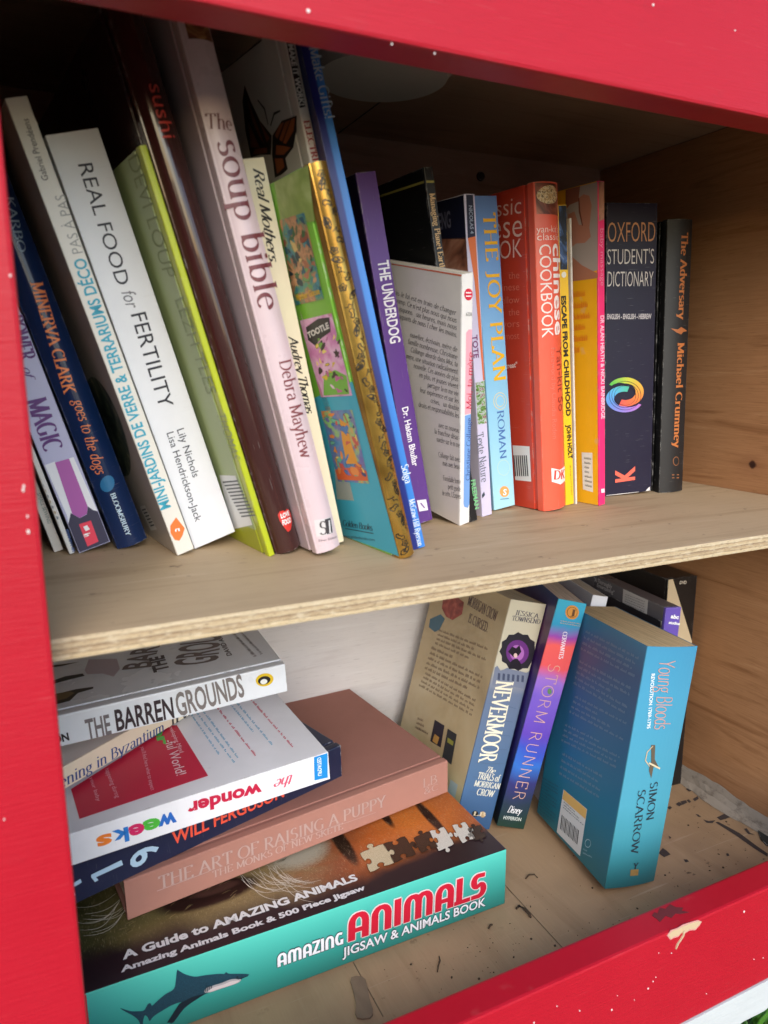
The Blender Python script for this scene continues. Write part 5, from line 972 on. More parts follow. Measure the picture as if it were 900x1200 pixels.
('chinese','left','blurb_lettering','text',('treat"','sansb',0.03211,0.09808,0.02022,0.09918,-0.00349),(245, 215, 205),1.7),
('chinese','left','barcode_label','poly',[(0.02859,0.04420),(0.01166,0.04479),(0.01126,0.01985),(0.02723,0.01910)],(228, 222, 216),0.1),
('chinese','left','barcode_label','line',([(0.02732,0.03716),(0.02650,0.02202)],0.001),(50, 46, 46),2.2),
('chinese','left','barcode_label','line',([(0.02522,0.03735),(0.02439,0.02226)],0.001),(50, 46, 46),2.3),
('chinese','left','barcode_label','line',([(0.02313,0.03754),(0.02229,0.02251)],0.001),(50, 46, 46),2.4),
('chinese','left','barcode_label','line',([(0.02106,0.03773),(0.02021,0.02275)],0.001),(50, 46, 46),2.5),
('chinese','left','barcode_label','line',([(0.01900,0.03792),(0.01814,0.02299)],0.001),(50, 46, 46),2.6),
('chinese','left','barcode_label','line',([(0.01695,0.03811),(0.01609,0.02323)],0.001),(50, 46, 46),2.7),
('chinese','left','barcode_label','line',([(0.01492,0.03830),(0.01404,0.02347)],0.001),(50, 46, 46),2.8),
('chinese','spine','cover_picture#17','poly',[(0.00082,0.21294),(0.02060,0.21205),(0.02069,0.19352),(0.00146,0.19433)],'P_food',0.1),
('chinese','spine','cover_picture#18','poly',[(0.01998,0.20590),(0.01934,0.20395),(0.01765,0.20222),(0.01512,0.20091),(0.01206,0.20018),(0.00886,0.20012),(0.00591,0.20073),(0.00355,0.20193),(0.00205,0.20357),(0.00160,0.20545),(0.00223,0.20736),(0.00387,0.20906),(0.00633,0.21037),(0.00933,0.21112),(0.01252,0.21121),(0.01550,0.21064),(0.01793,0.20946),(0.01948,0.20781)],'P_food2',1.1),
('chinese','spine','title_lettering','text',("yan-kit's",'sansl',0.00094,0.18309,0.01975,0.18307,0.00410),(245, 225, 215),2.1),
('chinese','spine','title_lettering','text',('classic','sansl',0.00111,0.17845,0.02012,0.17833,0.00412),(245, 225, 215),2.2),
('chinese','spine','title_lettering','text',('chinese','sansb',0.01218,0.17629,0.01223,0.11861,0.00948),(248, 232, 226),2.3),
('chinese','spine','title_lettering','text',('COOKBOOK','sans',0.00213,0.17585,0.00224,0.11769,0.00808),(248, 228, 220),2.4),
('chinese','spine','author_lettering','text',('Yan-kit So','sansl',0.01313,0.11075,0.01393,0.06783,0.00772),(150, 52, 40),2.1),
('chinese','spine','author_lettering','text',('Foreword by Claudia Roden','sansl',0.00790,0.11062,0.00744,0.04997,0.00401),(214, 120, 100),2.2),
('chinese','spine','publisher_mark','poly',[(0.00580,0.03002),(0.01324,0.02753),(0.02116,0.02849),(0.02116,0.01802),(0.01370,0.01711),(0.00582,0.02038)],(240, 228, 222),2.1),
('chinese','spine','publisher_mark','text',('DK','serifb',0.00714,0.02195,0.02065,0.02013,0.00597),(214, 74, 58),4.2),
('escape','spine','cover_picture','poly',[(0.00040,0.20450),(0.00743,0.20454),(0.00701,0.16371),(0.00050,0.16392)],'P_escape',0.1),
('escape','spine','title_lettering','text',('ESCAPE FROM CHILDHOOD','sansx',0.00064,0.14667,0.00242,0.06441,0.00423),(40, 34, 22),2.1),
('escape','spine','author_lettering','text',('JOHN HOLT','sansx',0.00237,0.05835,0.00339,0.03360,0.00392),(40, 34, 22),2.1),
('escape','spine','publisher_mark','poly',[(0.00559,0.16042),(0.00535,0.15956),(0.00472,0.15889),(0.00385,0.15853),(0.00289,0.15857),(0.00205,0.15899),(0.00148,0.15970),(0.00130,0.16057),(0.00154,0.16143),(0.00216,0.16210),(0.00303,0.16246),(0.00399,0.16243),(0.00483,0.16201),(0.00541,0.16130)],(235, 232, 215),2.1),
('escape','spine','publisher_mark','words',([(0.00406,0.02913),(0.00497,0.00688),(0.00621,0.00666),(0.00528,0.02894)],1,0.8,5),(120, 96, 30),1.2),
('massage','left','cover_picture#19','poly',[(0.02772,0.21866),(0.00040,0.21841),(0.00040,0.16339),(0.02729,0.15889)],(172, 164, 158),0.1),
('massage','left','cover_picture#20','poly',[(0.02772,0.21866),(0.01490,0.21866),(0.01651,0.20931),(0.02408,0.20845),(0.02797,0.20582)],(150, 96, 78),1.1),
('massage','left','cover_picture#21','poly',[(0.01605,0.21137),(0.01215,0.21302),(0.00707,0.21116),(0.00523,0.20479),(0.00725,0.19101),(0.00602,0.18514),(0.01120,0.18203),(0.01909,0.18260),(0.02451,0.17989),(0.02652,0.18212),(0.02574,0.20252),(0.02011,0.20352),(0.01628,0.19429),(0.01367,0.19389)],(186, 130, 110),1.1),
('massage','left','cover_picture#22','poly',[(0.02458,0.17594),(0.01398,0.16781),(0.00040,0.16097),(0.00040,0.15808),(0.02352,0.15809)],(176, 120, 96),1.1),
('massage','left','cover_picture','line',([(0.01605,0.21137),(0.01551,0.20276),(0.01303,0.19331)],0.0014),(120, 70, 60),2.1),
('massage','left','blurb_lettering','words',([(0.02270,0.15213),(0.01121,0.15227),(0.01126,0.14775),(0.02278,0.14753)],1,0.9,10),(226, 130, 40),1.1),
('massage','left','blurb_lettering','words',([(0.02282,0.14464),(0.00904,0.14474),(0.00908,0.14020),(0.02290,0.14000)],1,0.9,11),(226, 130, 40),1.2),
('massage','left','blurb_lettering','words',([(0.02295,0.13709),(0.00687,0.13721),(0.00690,0.13265),(0.02302,0.13241)],1,0.9,12),(226, 130, 40),1.3),
('massage','left','blurb_lettering','words',([(0.02307,0.12948),(0.01145,0.13004),(0.01150,0.12542),(0.02315,0.12477)],1,0.9,13),(226, 130, 40),1.4),
('massage','left','blurb_lettering','words',([(0.02319,0.12182),(0.00925,0.12242),(0.00930,0.11779),(0.02327,0.11708)],1,0.9,14),(226, 130, 40),1.5),
('massage','left','blurb_lettering','words',([(0.02332,0.11411),(0.00706,0.11481),(0.00710,0.11016),(0.02340,0.10933)],1,0.9,15),(226, 130, 40),1.6),
('massage','left','barcode_label','poly',[(0.01572,0.03774),(0.00591,0.03827),(0.00545,0.00927),(0.01488,0.01022)],(228, 228, 220),1.1),
('massage','left','barcode_label','words',([(0.01366,0.03541),(0.00695,0.03542),(0.00636,0.01157),(0.01271,0.01201)],7,0.5,21),(110, 110, 100),2.2),
('massage','spine','cover_picture#23','poly',[(0.00051,0.21847),(0.00598,0.21866),(0.00598,0.19542),(0.00061,0.19424)],'P_face',0.1),
('massage','spine','title_lettering','text',('baby massage','sansl',0.00177,0.18945,0.00208,0.15289,0.00366),(236, 150, 170),2.1),
('massage','spine','author_lettering','text',('DR ALAN HEATH & NICKI BAINBRIDGE','sansb',0.00163,0.13331,0.00213,0.06262,0.00384),(245, 200, 215),2.1),
('massage','spine','publisher_mark','poly',[(0.00169,0.01211),(0.00538,0.01177),(0.00556,0.00889),(0.00186,0.00918)],(240, 215, 225),2.1),
('dict','spine','title_lettering','text',('OXFORD','sansl',0.00092,0.18741,0.04202,0.18789,0.01342),(208, 150, 104),2.1),
('dict','spine','title_lettering','text',("STUDENT'S",'sansl',0.00075,0.17207,0.04133,0.17220,0.01035),(214, 206, 200),2.2),
('dict','spine','title_lettering','text',('DICTIONARY','sansl',0.00094,0.15654,0.04103,0.15602,0.01047),(214, 206, 200),2.3),
('dict','spine','title_lettering','text',('ENGLISH - ENGLISH - HEBREW','sansx',0.00086,0.13351,0.04014,0.13250,0.00366),(190, 184, 186),2.4),
('dict','spine','publisher_mark','text',('K','sansx',0.02733,0.01031,0.02710,0.02115,0.01738),(236, 104, 84),2.1),
('dict','spine','spiral_emblem','poly',[(0.00352,0.08558),(0.00498,0.08690),(0.00736,0.08549),(0.00557,0.08467)],(90, 190, 80),2.1),
('dict','spine','spiral_emblem','poly',[(0.00490,0.08684),(0.00666,0.08799),(0.00920,0.08601),(0.00730,0.08544)],(104, 192, 78),2.2),
('dict','spine','spiral_emblem','poly',[(0.00657,0.08794),(0.00860,0.08888),(0.01110,0.08629),(0.00913,0.08597)],(119, 194, 77),2.3),
('dict','spine','spiral_emblem','poly',[(0.00850,0.08884),(0.01076,0.08955),(0.01297,0.08635),(0.01102,0.08626)],(134, 196, 76),2.4),
('dict','spine','spiral_emblem','poly',[(0.01065,0.08952),(0.01308,0.08999),(0.01478,0.08620),(0.01290,0.08633)],(148, 198, 74),2.5),
('dict','spine','spiral_emblem','poly',[(0.01296,0.08997),(0.01552,0.09018),(0.01646,0.08586),(0.01470,0.08619)],(163, 200, 73),2.6),
('dict','spine','spiral_emblem','poly',[(0.01539,0.09018),(0.01801,0.09013),(0.01796,0.08537),(0.01638,0.08586)],(178, 202, 72),2.7),
('dict','spine','spiral_emblem','poly',[(0.01789,0.09014),(0.02052,0.08983),(0.01937,0.08520),(0.01789,0.08538)],(192, 204, 70),2.8),
('dict','spine','spiral_emblem','poly',[(0.02039,0.08985),(0.02297,0.08929),(0.02075,0.08489),(0.01930,0.08521)],(202, 202, 69),2.0),
('dict','spine','spiral_emblem','poly',[(0.02285,0.08932),(0.02531,0.08851),(0.02206,0.08445),(0.02068,0.08491)],(207, 198, 68),2.1),
('dict','spine','spiral_emblem','poly',[(0.02519,0.08856),(0.02749,0.08752),(0.02328,0.08389),(0.02200,0.08447)],(212, 193, 68),2.2),
('dict','spine','spiral_emblem','poly',[(0.02738,0.08758),(0.02945,0.08634),(0.02438,0.08322),(0.02322,0.08392)],(216, 188, 67),2.3),
('dict','spine','spiral_emblem','poly',[(0.02936,0.08640),(0.03116,0.08499),(0.02534,0.08246),(0.02433,0.08326)],(221, 184, 66),2.4),
('dict','spine','spiral_emblem','poly',[(0.03108,0.08506),(0.03257,0.08351),(0.02612,0.08163),(0.02529,0.08250)],(226, 179, 65),2.5),
('dict','spine','spiral_emblem','poly',[(0.03251,0.08358),(0.03364,0.08192),(0.02672,0.08074),(0.02609,0.08167)],(231, 174, 64),2.6),
('dict','spine','spiral_emblem','poly',[(0.03360,0.08200),(0.03435,0.08027),(0.02711,0.07981),(0.02669,0.08079)],(236, 170, 64),2.7),
('dict','spine','spiral_emblem','poly',[(0.03433,0.08035),(0.03469,0.07859),(0.02730,0.07887),(0.02710,0.07986)],(236, 163, 64),2.8),
('dict','spine','spiral_emblem','poly',[(0.03468,0.07867),(0.03464,0.07692),(0.02726,0.07794),(0.02729,0.07892)],(236, 156, 64),2.0),
('dict','spine','spiral_emblem','poly',[(0.03465,0.07701),(0.03420,0.07531),(0.02702,0.07704),(0.02727,0.07799)],(236, 150, 64),2.1),
('dict','spine','spiral_emblem','poly',[(0.03423,0.07539),(0.03338,0.07378),(0.02656,0.07619),(0.02703,0.07708)],(237, 143, 65),2.2),
('dict','spine','spiral_emblem','poly',[(0.03343,0.07386),(0.03221,0.07239),(0.02591,0.07540),(0.02659,0.07623)],(237, 136, 65),2.3),
('dict','spine','spiral_emblem','poly',[(0.03228,0.07245),(0.03071,0.07115),(0.02507,0.07471),(0.02594,0.07544)],(237, 130, 65),2.4),
('dict','spine','spiral_emblem','poly',[(0.03079,0.07120),(0.02891,0.07009),(0.02406,0.07412),(0.02511,0.07474)],(237, 123, 65),2.5),
('dict','spine','spiral_emblem','poly',[(0.02901,0.07014),(0.02687,0.06925),(0.02292,0.07365),(0.02412,0.07415)],(237, 118, 67),2.6),
('dict','spine','spiral_emblem','poly',[(0.02697,0.06929),(0.02462,0.06864),(0.02166,0.07330),(0.02298,0.07367)],(235, 114, 70),2.7),
('dict','spine','spiral_emblem','poly',[(0.02473,0.06867),(0.02222,0.06828),(0.02032,0.07310),(0.02173,0.07332)],(234, 110, 72),2.8),
('dict','spine','spiral_emblem','poly',[(0.02234,0.06829),(0.01973,0.06817),(0.01892,0.07303),(0.02039,0.07310)],(232, 106, 75),2.0),
('dict','spine','spiral_emblem','poly',[(0.01985,0.06817),(0.01720,0.06831),(0.01751,0.07310),(0.01899,0.07303)],(230, 103, 78),2.1),
('dict','spine','spiral_emblem','poly',[(0.01733,0.06830),(0.01470,0.06870),(0.01610,0.07332),(0.01758,0.07310)],(229, 99, 80),2.2),
('dict','spine','spiral_emblem','poly',[(0.01482,0.06867),(0.01227,0.06933),(0.01474,0.07367),(0.01617,0.07331)],(227, 95, 83),2.3),
('dict','spine','spiral_emblem','poly',[(0.03257,0.06856),(0.03127,0.06725),(0.02864,0.06849),(0.03034,0.06934)],(190, 120, 200),3.4),
('dict','spine','spiral_emblem','poly',[(0.03134,0.06731),(0.02971,0.06616),(0.02684,0.06793),(0.02869,0.06854)],(184, 121, 202),3.5),
('dict','spine','spiral_emblem','poly',[(0.02979,0.06621),(0.02785,0.06524),(0.02497,0.06759),(0.02690,0.06797)],(179, 122, 204),3.6),
('dict','spine','spiral_emblem','poly',[(0.02795,0.06528),(0.02576,0.06453),(0.02308,0.06746),(0.02504,0.06762)],(174, 124, 206),3.7),
('dict','spine','spiral_emblem','poly',[(0.02587,0.06456),(0.02348,0.06403),(0.02125,0.06754),(0.02316,0.06749)],(168, 125, 208),3.8),
('dict','spine','spiral_emblem','poly',[(0.02359,0.06405),(0.02105,0.06376),(0.01953,0.06778),(0.02133,0.06755)],(163, 126, 210),3.0),
('dict','spine','spiral_emblem','poly',[(0.02118,0.06377),(0.01855,0.06372),(0.01796,0.06819),(0.01960,0.06779)],(158, 128, 212),3.1),
('dict','spine','spiral_emblem','poly',[(0.01867,0.06372),(0.01602,0.06392),(0.01655,0.06829),(0.01804,0.06818)],(152, 129, 214),3.2),
('dict','spine','spiral_emblem','poly',[(0.01614,0.06390),(0.01352,0.06434),(0.01514,0.06853),(0.01662,0.06828)],(146, 131, 215),3.3),
('dict','spine','spiral_emblem','poly',[(0.01365,0.06432),(0.01112,0.06498),(0.01379,0.06888),(0.01521,0.06851)],(139, 134, 217),3.4),
('dict','spine','spiral_emblem','poly',[(0.01124,0.06494),(0.00886,0.06582),(0.01252,0.06935),(0.01386,0.06886)],(132, 136, 218),3.5),
('dict','spine','spiral_emblem','poly',[(0.00897,0.06578),(0.00681,0.06685),(0.01136,0.06993),(0.01258,0.06933)],(124, 139, 219),3.6),
('dict','spine','spiral_emblem','poly',[(0.00690,0.06679),(0.00499,0.06803),(0.01033,0.07059),(0.01142,0.06989)],(117, 142, 221),3.7),
('dict','spine','spiral_emblem','poly',[(0.00507,0.06796),(0.00346,0.06934),(0.00947,0.07132),(0.01038,0.07055)],(110, 144, 222),3.8),
('dict','spine','spiral_emblem','poly',[(0.00353,0.06927),(0.00224,0.07074),(0.00878,0.07212),(0.00951,0.07129)],(103, 147, 223),3.0),
('dict','spine','spiral_emblem','poly',[(0.00229,0.07067),(0.00136,0.07222),(0.00828,0.07295),(0.00881,0.07208)],(96, 150, 225),3.1),
('dict','spine','spiral_emblem','poly',[(0.00140,0.07215),(0.00085,0.07373),(0.00799,0.07380),(0.00830,0.07291)],(95, 154, 225),3.2),
('dict','spine','spiral_emblem','poly',[(0.00087,0.07366),(0.00071,0.07525),(0.00790,0.07466),(0.00799,0.07376)],(94, 158, 225),3.3),
('dict','spine','spiral_emblem','poly',[(0.00070,0.07517),(0.00094,0.07673),(0.00803,0.07549),(0.00790,0.07461)],(93, 162, 225),3.4),
('dict','spine','spiral_emblem','poly',[(0.00092,0.07666),(0.00153,0.07815),(0.00837,0.07629),(0.00802,0.07545)],(92, 166, 225),3.5),
('dict','spine','spiral_emblem','poly',[(0.00150,0.07808),(0.00249,0.07947),(0.00890,0.07704),(0.00834,0.07625)],(92, 170, 225),3.6),
('dict','spine','spiral_emblem','poly',[(0.00243,0.07940),(0.00377,0.08066),(0.00963,0.07771),(0.00887,0.07700)],(91, 174, 225),3.7),
('dict','spine','spiral_emblem','poly',[(0.00370,0.08060),(0.00536,0.08170),(0.01053,0.07830),(0.00959,0.07768)],(90, 178, 225),3.8),
('dict','spine','spiral_emblem','poly',[(0.00528,0.08165),(0.00723,0.08257),(0.01158,0.07879),(0.01048,0.07827)],(89, 180, 219),3.0),
('dict','spine','spiral_emblem','poly',[(0.00713,0.08253),(0.00932,0.08324),(0.01276,0.07916),(0.01153,0.07876)],(88, 182, 210),3.1),
('dict','spine','spiral_emblem','poly',[(0.00921,0.08321),(0.01159,0.08370),(0.01405,0.07942),(0.01270,0.07915)],(86, 183, 200),3.2),
('dict','spine','spiral_emblem','poly',[(0.01147,0.08368),(0.01400,0.08394),(0.01541,0.07955),(0.01398,0.07941)],(85, 184, 190),3.3),
('dict','spine','spiral_emblem','poly',[(0.01388,0.08393),(0.01649,0.08395),(0.01681,0.07955),(0.01534,0.07955)],(84, 186, 180),3.4),
('dict','spine','spiral_emblem','poly',[(0.01636,0.08395),(0.01900,0.08373),(0.01822,0.07943),(0.01674,0.07956)],(82, 187, 170),3.5),
('dict','spine','spiral_emblem','poly',[(0.01887,0.08375),(0.02148,0.08329),(0.01961,0.07917),(0.01815,0.07944)],(81, 188, 160),3.6),
('dict','spine','spiral_emblem','line',([(0.00661,0.08407),(0.00833,0.08528),(0.01033,0.08622),(0.01256,0.08688),(0.01495,0.08722),(0.01742,0.08723),(0.01990,0.08692),(0.02233,0.08629),(0.02461,0.08536),(0.02670,0.08416),(0.02851,0.08271),(0.02999,0.08108),(0.03110,0.07930),(0.03180,0.07742),(0.03207,0.07552),(0.03189,0.07364),(0.03128,0.07184),(0.03024,0.07019),(0.02882,0.06873),(0.02706,0.06751),(0.02501,0.06656)],0.00035),(24, 22, 44),5.7),
('dict','spine','spiral_emblem','line',([(0.02882,0.06873),(0.02706,0.06751),(0.02501,0.06656),(0.02274,0.06592),(0.02032,0.06560),(0.01782,0.06562),(0.01532,0.06596),(0.01290,0.06663),(0.01063,0.06759),(0.00858,0.06881),(0.00681,0.07027),(0.00537,0.07190),(0.00430,0.07368),(0.00364,0.07553),(0.00340,0.07740),(0.00359,0.07925),(0.00420,0.08101),(0.00522,0.08263),(0.00661,0.08407),(0.00833,0.08528),(0.01033,0.08622)],0.00035),(24, 22, 44),5.8),
('dict','spine','spiral_emblem','line',([(0.00839,0.08284),(0.00983,0.08385),(0.01151,0.08465),(0.01338,0.08519),(0.01538,0.08547),(0.01745,0.08548),(0.01953,0.08522),(0.02156,0.08469),(0.02347,0.08391),(0.02522,0.08290),(0.02673,0.08169),(0.02797,0.08032),(0.02889,0.07883),(0.02948,0.07727),(0.02970,0.07567),(0.02955,0.07410),(0.02904,0.07260),(0.02817,0.07122),(0.02699,0.07000),(0.02551,0.06898),(0.02380,0.06819)],0.00035),(24, 22, 44),5.0),
('dict','spine','spiral_emblem','line',([(0.02699,0.07000),(0.02551,0.06898),(0.02380,0.06819),(0.02190,0.06765),(0.01988,0.06738),(0.01779,0.06739),(0.01570,0.06768),(0.01367,0.06823),(0.01177,0.06903),(0.01005,0.07006),(0.00856,0.07127),(0.00735,0.07264),(0.00646,0.07413),(0.00590,0.07568),(0.00570,0.07725),(0.00586,0.07880),(0.00637,0.08027),(0.00722,0.08164),(0.00839,0.08284),(0.00983,0.08385),(0.01151,0.08465)],0.00035),(24, 22, 44),5.1),
('dict','spine','spiral_emblem','line',([(0.01017,0.08161),(0.01134,0.08243),(0.01269,0.08306),(0.01420,0.08350),(0.01581,0.08373),(0.01748,0.08374),(0.01916,0.08352),(0.02079,0.08309),(0.02234,0.08246),(0.02374,0.08165),(0.02495,0.08068),(0.02595,0.07957),(0.02669,0.07837),(0.02716,0.07711),(0.02734,0.07583),(0.02722,0.07457),(0.02680,0.07336),(0.02611,0.07225),(0.02515,0.07127),(0.02397,0.07044),(0.02259,0.06980)],0.00035),(24, 22, 44),5.2),
('dict','spine','spiral_emblem','line',([(0.02515,0.07127),(0.02397,0.07044),(0.02259,0.06980),(0.02107,0.06937),(0.01944,0.06915),(0.01775,0.06916),(0.01607,0.06939),(0.01444,0.06983),(0.01290,0.07048),(0.01152,0.07130),(0.01032,0.07228),(0.00934,0.07339),(0.00862,0.07458),(0.00817,0.07583),(0.00801,0.07710),(0.00813,0.07835),(0.00854,0.07954),(0.00923,0.08064),(0.01017,0.08161),(0.01134,0.08243),(0.01269,0.08306)],0.00035),(24, 22, 44),5.3),
('dict','spine','worn_corner','poly',[(0.04220,0.00040),(0.03815,0.00040),(0.04090,0.00275),(0.04225,0.00329)],(225, 222, 218),4.1),
('dict','spine','worn_corner','line',([(0.00174,0.00078),(0.01346,0.00058),(0.03171,0.00040)],0.0006),(205, 200, 196),4.2),
('adversary','spine','title_lettering','text',('The Adversary','serifb',0.01124,0.19661,0.01089,0.13353,0.00618),(186, 112, 60),1.1),
('adversary','spine','author_lettering','text',('Michael Crummey','serifb',0.01124,0.11632,0.01066,0.03516,0.00637),(190, 112, 58),1.1),
('adversary','spine','spine_ornament','poly',[(0.00482,0.12746),(0.01055,0.12635),(0.01390,0.12808),(0.02092,0.12508),(0.01590,0.12433),(0.01414,0.12254),(0.00949,0.12436)],(176, 104, 58),0.1),
('adversary','spine','publisher_mark','line',([(0.01644,0.02442),(0.01622,0.02295),(0.01547,0.02182),(0.01434,0.02126),(0.01306,0.02137),(0.01188,0.02214),(0.01103,0.02341),(0.01068,0.02493),(0.01090,0.02639),(0.01165,0.02752),(0.01277,0.02808),(0.01405,0.02797),(0.01523,0.02721),(0.01609,0.02594),(0.01644,0.02442)],0.0006),(150, 96, 60),1.1),
('adversary','spine','publisher_mark','line',([(0.00991,0.01401),(0.01733,0.01330)],0.0007),(150, 96, 60),1.2),
('adversary','spine','publisher_mark','line',([(0.01000,0.01158),(0.01744,0.01087)],0.0007),(150, 96, 60),1.3),
('jigsaw','spine','subtitle_lettering','text',('AMAZING','fat',0.10673,0.01747,0.14990,0.01700,0.00933),(30, 60, 62),1.1),
('jigsaw','spine','subtitle_lettering','text',('AMAZING','fat',0.10758,0.01712,0.15082,0.01664,0.00934),(30, 60, 62),1.2),
('jigsaw','spine','subtitle_lettering','text',('AMAZING','fat',0.10715,0.01694,0.15035,0.01645,0.00933),(30, 60, 62),1.3),
('jigsaw','spine','subtitle_lettering','text',('AMAZING','fat',0.10718,0.01806,0.15037,0.01762,0.00933),(30, 60, 62),1.4),
('jigsaw','spine','subtitle_lettering','text',('AMAZING','fat',0.10717,0.01759,0.15036,0.01713,0.00933),(245, 245, 245),4.5),
('jigsaw','spine','subtitle_lettering','text',('JIGSAW & ANIMALS BOOK','sansb',0.14927,0.00766,0.25711,0.00602,0.00650),(30, 60, 62),1.6),
('jigsaw','spine','subtitle_lettering','text',('JIGSAW & ANIMALS BOOK','sansb',0.14997,0.00732,0.25797,0.00565,0.00650),(30, 60, 62),1.7),
('jigsaw','spine','subtitle_lettering','text',('JIGSAW & ANIMALS BOOK','sansb',0.14962,0.00721,0.25755,0.00553,0.00650),(30, 60, 62),1.8),
('jigsaw','spine','subtitle_lettering','text',('JIGSAW & ANIMALS BOOK','sansb',0.14963,0.00821,0.25752,0.00662,0.00650),(30, 60, 62),1.0),
('jigsaw','spine','subtitle_lettering','text',('JIGSAW & ANIMALS BOOK','sansb',0.14962,0.00777,0.25753,0.00614,0.00650),(245, 245, 245),4.1),
('jigsaw','spine','title_lettering','text',('ANIMALS','fat',0.15288,0.01720,0.25684,0.01394,0.01992),(230, 215, 210),1.1),
('jigsaw','spine','title_lettering','text',('ANIMALS','fat',0.15429,0.01703,0.25854,0.01375,0.01994),(230, 215, 210),1.2),
('jigsaw','spine','title_lettering','text',('ANIMALS','fat',0.15360,0.01786,0.25767,0.01466,0.01992),(230, 215, 210),1.3),
('jigsaw','spine','title_lettering','text',('ANIMALS','fat',0.15358,0.01637,0.25771,0.01303,0.01994),(230, 215, 210),1.4),
('jigsaw','spine','title_lettering','text',('ANIMALS','fat',0.15411,0.01635,0.25835,0.01301,0.01995),(230, 215, 210),1.5),
('jigsaw','spine','title_lettering','text',('ANIMALS','fat',0.15307,0.01787,0.25703,0.01468,0.01991),(230, 215, 210),1.6),
('jigsaw','spine','title_lettering','text',('ANIMALS','fat',0.15359,0.01711,0.25769,0.01384,0.01993),(206, 26, 52),4.7),
('jigsaw','spine','shark_picture','poly',[(0.01723,0.02822),(0.01832,0.02735),(0.02026,0.02563),(0.02215,0.02412),(0.02372,0.02321),(0.02525,0.02251),(0.02661,0.02198),(0.02776,0.02151),(0.02874,0.02120),(0.02962,0.02129),(0.03039,0.02213),(0.03106,0.02337),(0.03167,0.02428),(0.03227,0.02455),(0.03282,0.02448),(0.03327,0.02422),(0.03349,0.02363),(0.03360,0.02285),(0.03397,0.02246),(0.03476,0.02275),(0.03581,0.02343),(0.03704,0.02421),(0.03846,0.02504),(0.04007,0.02597),(0.04166,0.02676),(0.04331,0.02714),(0.04496,0.02738),(0.04625,0.02807),(0.04697,0.02950),(0.04733,0.03138),(0.04765,0.03335),(0.04801,0.03558),(0.04833,0.03791),(0.04869,0.03941),(0.04908,0.03961),(0.04953,0.03900),(0.05013,0.03817),(0.05088,0.03730),(0.05179,0.03621),(0.05299,0.03504),(0.05460,0.03370),(0.05651,0.03227),(0.05850,0.03111),(0.06048,0.03047),(0.06256,0.03012),(0.06479,0.02965),(0.06746,0.02888),(0.07031,0.02801),(0.07257,0.02726),(0.07382,0.02671),(0.07447,0.02629),(0.07498,0.02610),(0.07546,0.02633),(0.07580,0.02679),(0.07619,0.02694),(0.07657,0.02654),(0.07700,0.02583),(0.07786,0.02508),(0.07939,0.02437),(0.08134,0.02362),(0.08336,0.02280),(0.08556,0.02184),(0.08783,0.02082),(0.08936,0.01998),(0.08974,0.01946),(0.08938,0.01914),(0.08871,0.01888),(0.08772,0.01874),(0.08641,0.01866),(0.08525,0.01845),(0.08452,0.01794),(0.08394,0.01729),(0.08310,0.01680),(0.08189,0.01662),(0.08043,0.01660),(0.07865,0.01664),(0.07639,0.01673),(0.07382,0.01689),(0.07136,0.01704),(0.06919,0.01723),(0.06713,0.01741),(0.06503,0.01739),(0.06286,0.01709),(0.06066,0.01659),(0.05840,0.01591),(0.05600,0.01508),(0.05354,0.01408),(0.05120,0.01273),(0.04890,0.01062),(0.04671,0.00817),(0.04500,0.00651),(0.04384,0.00604),(0.04315,0.00634),(0.04312,0.00737),(0.04407,0.00949),(0.04568,0.01233),(0.04713,0.01469),(0.04842,0.01610),(0.04955,0.01702),(0.04980,0.01766),(0.04867,0.01803),(0.04667,0.01810),(0.04456,0.01797),(0.04248,0.01759),(0.04028,0.01702),(0.03832,0.01645),(0.03671,0.01599),(0.03533,0.01554),(0.03418,0.01502),(0.03327,0.01422),(0.03258,0.01335),(0.03203,0.01304),(0.03167,0.01373),(0.03144,0.01497),(0.03115,0.01605),(0.03069,0.01691),(0.03015,0.01762),(0.02965,0.01770),(0.02919,0.01680),(0.02876,0.01527),(0.02846,0.01368),(0.02840,0.01198),(0.02848,0.01022),(0.02843,0.00911),(0.02814,0.00897),(0.02772,0.00948),(0.02732,0.01044),(0.02705,0.01195),(0.02680,0.01390),(0.02634,0.01578),(0.02555,0.01741),(0.02456,0.01896),(0.02348,0.02047),(0.02228,0.02193),(0.02100,0.02333),(0.01984,0.02466),(0.01861,0.02618),(0.01750,0.02762)],'P_shark',1.1),
('jigsaw','spine','shark_picture','poly',[(0.08466,0.01853),(0.08480,0.01789),(0.08411,0.01735),(0.08311,0.01697),(0.08194,0.01679),(0.08046,0.01677),(0.07866,0.01681),(0.07635,0.01691),(0.07373,0.01707),(0.07137,0.01720),(0.06945,0.01721),(0.06778,0.01720),(0.06632,0.01734),(0.06495,0.01773),(0.06377,0.01828),(0.06310,0.01889),(0.06310,0.01963),(0.06360,0.02044),(0.06435,0.02102),(0.06530,0.02124),(0.06650,0.02124),(0.06795,0.02117),(0.06973,0.02105),(0.07176,0.02087),(0.07372,0.02075),(0.07545,0.02087),(0.07711,0.02106),(0.07885,0.02096),(0.08100,0.02032),(0.08324,0.01938)],(176, 172, 172),2.2),
